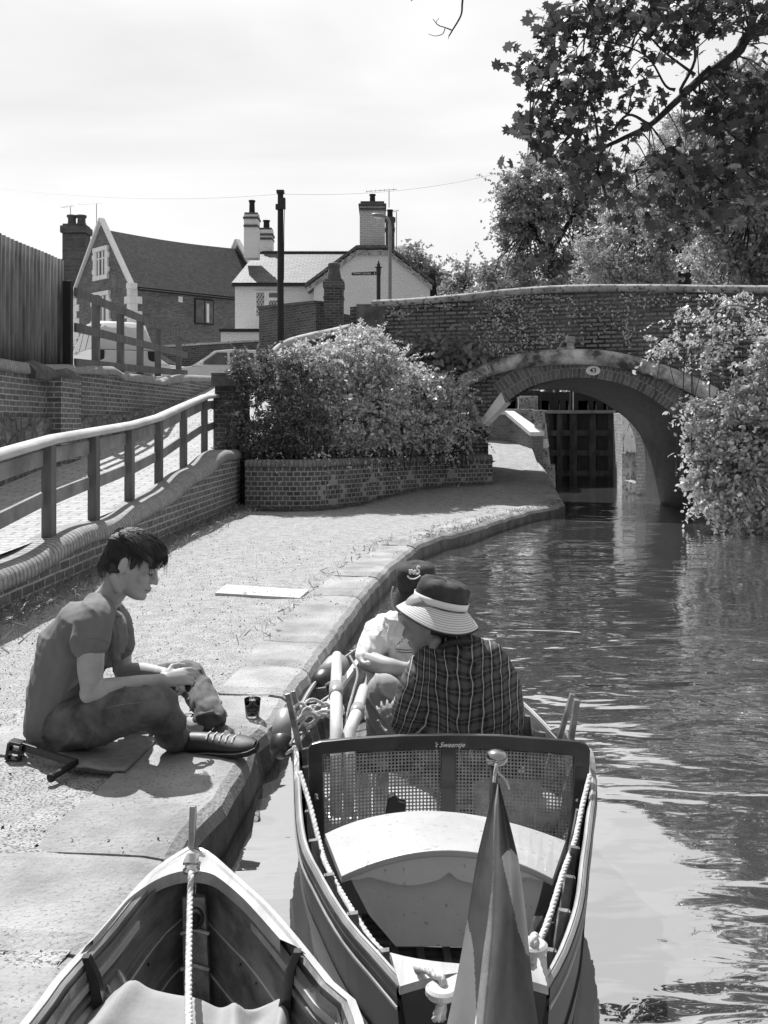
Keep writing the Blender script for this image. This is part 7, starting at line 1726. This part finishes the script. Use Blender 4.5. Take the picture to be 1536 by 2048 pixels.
# ---------------- man in plaid shirt, back to the camera
YP = 3.78
def Q(px, py, dy=0.): return A(px,py,YP+dy)
pm = empty('person', tuple(Q(930,1500)), 'man in dark plaid shirt and wide brimmed hat seated with his back turned', 'person')
ft = Vector((-.90,.32,-.30)); m_h = frame_(ft, Vector((-.25,.0,1))); hs = 1.08
org = Q(880,1303,.02)-m_h@Vector((0,0,0)); 
mb = MB(); Wd = head(mb, org+Vector((-.0,0,.0)), m_h, hs)
limb(mb, [Q(915,1330,.02),Q(905,1300,.03),Q(893,1265,.03)], [(.08,.07),(.06,.06),(.056,.056)])
limb(mb, [Q(935,1520),Q(935,1440),Q(930,1370),Q(922,1320)], [(.14,.10),(.15,.10),(.15,.10),(.08,.06)], ref=(1,0,0))
limb(mb, [Q(826,1430,-.02),Q(816,1458,.0),Q(802,1470,.02)], [.042,.034,.026])
hand(mb, Q(802,1470,.02), Vector((-.45,.15,.65)), Vector((-.3,-.9,-.1)), .92, .7, .12, side=-1, thumb=.3)
limb(mb, [Q(900,1480,.35),Q(860,1460,.55)], [.05,.05])
fuse('body', mb, .0045, 'skin_dark', pm, 5)
mb = MB(); ball(mb, Wd((-.035,0,.115)), (.066*hs,.079*hs,.085*hs), m_h); fuse('hair', mb, .006, 'hair', pm, 2, wrinkle(.003,(60,60,70)))
mb = MB()
limb(mb, [Q(930,1530),Q(932,1470),Q(930,1410),Q(928,1360),Q(922,1312),Q(908,1282)], [(.205,.145),(.212,.15),(.205,.15),(.185,.14),(.12,.11),(.060,.058)], ref=(1,0,0), n=22)
limb(mb, [Q(878,1322,-.01),Q(845,1365,-.05),Q(820,1415,-.06),Q(808,1446,.0)], [.085,.082,.068,.050]); limb(mb, [Q(975,1322,.0),Q(1000,1375,.02),Q(1012,1440,.05)], [.08,.082,.075])
for pts, dy in (([(880,1320),(900,1360),(895,1420)],-.12),([(960,1320),(950,1370),(970,1430)],-.13),([(840,1380),(858,1400),(870,1440)],-.115),([(1000,1360),(985,1400),(990,1450)],-.10),([(850,1345),(880,1352),(905,1345)],-.105),([(905,1400),(915,1440),(905,1480)],-.145)):
    limb(mb, [Q(a,b,dy) for a,b in pts], [.008,.016,.007], n=8)
def uvp(c): 
    x = c[:,0]; z = c[:,2]; lean = (x-Q(930,0).x)
    arm = np.clip((Q(862,0).x-x)/.06,0,1)
    return np.stack([x+ .0*z+arm*(z-.3)*(-.42)+lean*np.abs(lean)*1.2, z-.25*np.abs(lean)], axis=1)
sh = fuse('plaid_shirt', mb, .0075, 'plaid', pm, 3, crease(.016,(.8,.2,.5),26,1.7), uvp)
mb = MB(); cpts = [Q(868,1312,-.0),Q(884,1296,-.06),Q(905,1285,-.085),Q(930,1284,-.07),Q(948,1296,.0)]; mb.tube(catmull(cpts,5), [(.010,.020)]*21, 8, ref=(0,0,1)); mb.build('collar', 'plaid', sh, smooth=True)
def hat(parent, c, axis, fwd, r_crown, h_crown, r_brim, drop, mats, band=True, squash=.88, wav=.0, name='sun_hat'):
    ax = Vector(axis).normalized(); f = Vector(fwd); f = (f-ax*f.dot(ax)).normalized(); l = ax.cross(f); c = Vector(c); n = 48
    def P_(a, r, z): return c+f*math.cos(a)*r+l*math.sin(a)*r*squash+ax*z
    ht = empty_child = None
    mb = MB(); rows = []
    for r_, z_ in ((1.0,0),(1.03,.25),(1.04,.55),(1.0,.8),(.86,.95),(.55,1.02),(.2,1.0),(.01,.99)):
        rows.append([P_(2*math.pi*k/n, r_crown*r_*(1+wav*math.sin(k*.9+z_*4)), h_crown*(z_+wav*1.2*math.sin(k*.7)*(z_>.5))) for k in range(n)])
    mb.grid(rows, closed=True); cr_ = mb.build('hat', mats[0], parent, smooth=True, solid=.002)
    if band:
        mb = MB(); mb.grid([[P_(2*math.pi*k/n, r_crown*1.07, h_crown*.06) for k in range(n)],[P_(2*math.pi*k/n, r_crown*1.10, h_crown*.33) for k in range(n)]], closed=True); mb.build('hat_band', mats[2], cr_, smooth=True, solid=.002)
    mb = MB(); rows = []; kk = 10
    for i in range(kk+1):
        t = i/kk; rows.append([P_(2*math.pi*k/n, lerp(r_crown, r_brim, t)*(1+wav*.6*t*math.sin(k*.5)), -drop*(t**1.25)+.012*t*math.sin(2*math.pi*k/n*2+.6)) for k in range(n)])
    mb.grid(rows, lambda i, j: (j/n*4, i/kk), closed=True); mb.build('hat_brim', mats[1], cr_, smooth=True, solid=.003)
    mb = MB(); mb.tube([rows[-1][k%n] for k in range(n+1)], .0035, 6); mb.build('brim_edge', mats[0], cr_, smooth=True)
    return cr_, P_
hat(pm, Q(880,1210,.02), (.24,-.02,1), ft, .098, .096, .160, .060, ['hat_dark','brim','sign_white'], wav=.035, squash=.92)

# ---------------- man in white shirt facing the camera
YW = 4.6
def Q(px, py, dy=0.): return A(px,py,YW+dy)
wm = empty('person', tuple(Q(800,1440)), 'man in white sweatshirt, light trousers and dark bucket hat facing the camera', 'person')
ft = Vector((.35,-.85,-.35)); m_h = frame_(ft, Vector((.1,-.2,1))); hs = 1.02
org = Q(826,1256,.02)
mb = MB(); Wd = head(mb, org, m_h, hs)
limb(mb, [Q(822,1262,.04),Q(828,1238,.02),Q(832,1215,.0)], [(.07,.07),(.056,.056),(.054,.054)])
limb(mb, [Q(800,1440),Q(805,1360),Q(812,1290),Q(818,1262)], [(.13,.10),(.14,.1),(.14,.1),(.07,.06)], ref=(1,0,0))
limb(mb, [Q(748,1290,-.10),Q(737,1322,-.20)], [.05,.046]); limb(mb, [Q(737,1322,-.20),Q(775,1334,-.26),Q(815,1338,-.28)], [.047,.042,.029])
hand(mb, Q(815,1338,-.28), Vector((.85,-.1,.42)), Vector((0,-.55,.85)), 1.0, 1.0, .08, side=-1)
fuse('body', mb, .005, 'skin', wm, 5)
mb = MB()
limb(mb, [Q(800,1455),Q(803,1400),Q(808,1340),Q(815,1280),Q(822,1250)], [(.17,.13),(.175,.14),(.18,.135),(.16,.11),(.07,.06)], ref=(1,0,0), n=20)
limb(mb, [Q(790,1252,.02),Q(762,1268,-.03),Q(744,1296,-.12),Q(738,1316,-.18)], [.065,.075,.068,.058]); limb(mb, [Q(855,1260,.02),Q(885,1300,-.02),Q(890,1350,-.1)], [.07,.075,.06])
for pts in ([(762,1262),(752,1290),(744,1312)],[(778,1258),(774,1290),(756,1318)],[(785,1275),(783,1310),(775,1350)],[(800,1270),(797,1320),(792,1370)]):
    limb(mb, [Q(a,b,-.13 if a > 780 else -.15) for a,b in pts], [.006,.012,.006], n=8)
mb.tube(catmull([Q(718,1318,-.2),Q(728,1326,-.255),Q(742,1326,-.25),Q(757,1318,-.2)],4), .010, 8)
def wf(c): return crease(.014,(.7,.2,.6),34,3.)(c)+crease(.010,(.9,0,-.3),40,1.)(c)+wrinkle(.011,(20,16,24),4.)(c)+wrinkle(.005,(48,30,40),1.)(c)
fuse('sweatshirt', mb, .0075, 'white_shirt', wm, 2, wf)
mb = MB()
limb(mb, [Q(790,1432,.0),Q(780,1400,-.2),Q(768,1384,-.38)], [.10,.092,.078]); limb(mb, [Q(768,1384,-.38),Q(766,1430,-.40),Q(762,1490,-.42)], [.080,.075,.062])
limb(mb, [Q(830,1432,.0),Q(840,1400,-.2),Q(845,1384,-.36)], [.10,.092,.078]); limb(mb, [Q(845,1384,-.36),Q(850,1430,-.4),Q(850,1490,-.42)], [.078,.07,.06]); ball(mb, Q(805,1440,.02), (.17,.13,.09))
fuse('trousers', mb, .0075, 'trousers', wm, 3, crease(.012,(.8,.2,.5),40,2.))
cr_, P_ = hat(wm, Q(833,1176,-.03), (-.05,-.12,1), ft, .095, .115, .122, .075, ['hat_navy','hat_navy','hat_navy'], band=False, wav=.012, squash=.9)
# pale swan-like emblem stitched to the front of the crown
mb = MB(); ec = A(829,1142,YW-.145); u_ = 1/437.
def E(x, y): return ec+Vector((x*u_, 0, -y*u_))
for pts, rr3 in (([(-14,10),(-8,15),(2,15),(12,9)],1.4),([(-9,-3),(-9,6),(-5,-2),(-2,6),(1,-1),(3,6)],1.9),([(2,6),(8,5),(9,0),(5,-4),(7,-9),(11,-7)],1.7)):
    mb.tube(catmull([E(a,b) for a,b in pts],4), rr3*u_, 6)
mb.build('hat_emblem', 'sign_white', cr_, smooth=True)
mb = MB(); mb.tube(catmull([E(-42,30),E(-45,45),E(-44,62),E(-38,78)],4), .0035, 6); mb.build('chin_cord', 'rope', cr_)
mb = MB()
sh0 = A(800,1290,YW-.155)
for pts in ([(-5,0),(0,-6),(4,-6),(4,-12),(9,-12),(9,-18),(14,-18)],[(18,-6),(22,-12),(26,-4)],[(-8,8),(12,10),(40,9)],[(-6,13),(10,15),(38,14)]): mb.tube([sh0+Vector((a*u_,0,-b*u_)) for a,b in pts], .0022, 5)
mb.build('shirt_print', 'hat_dark', wm)
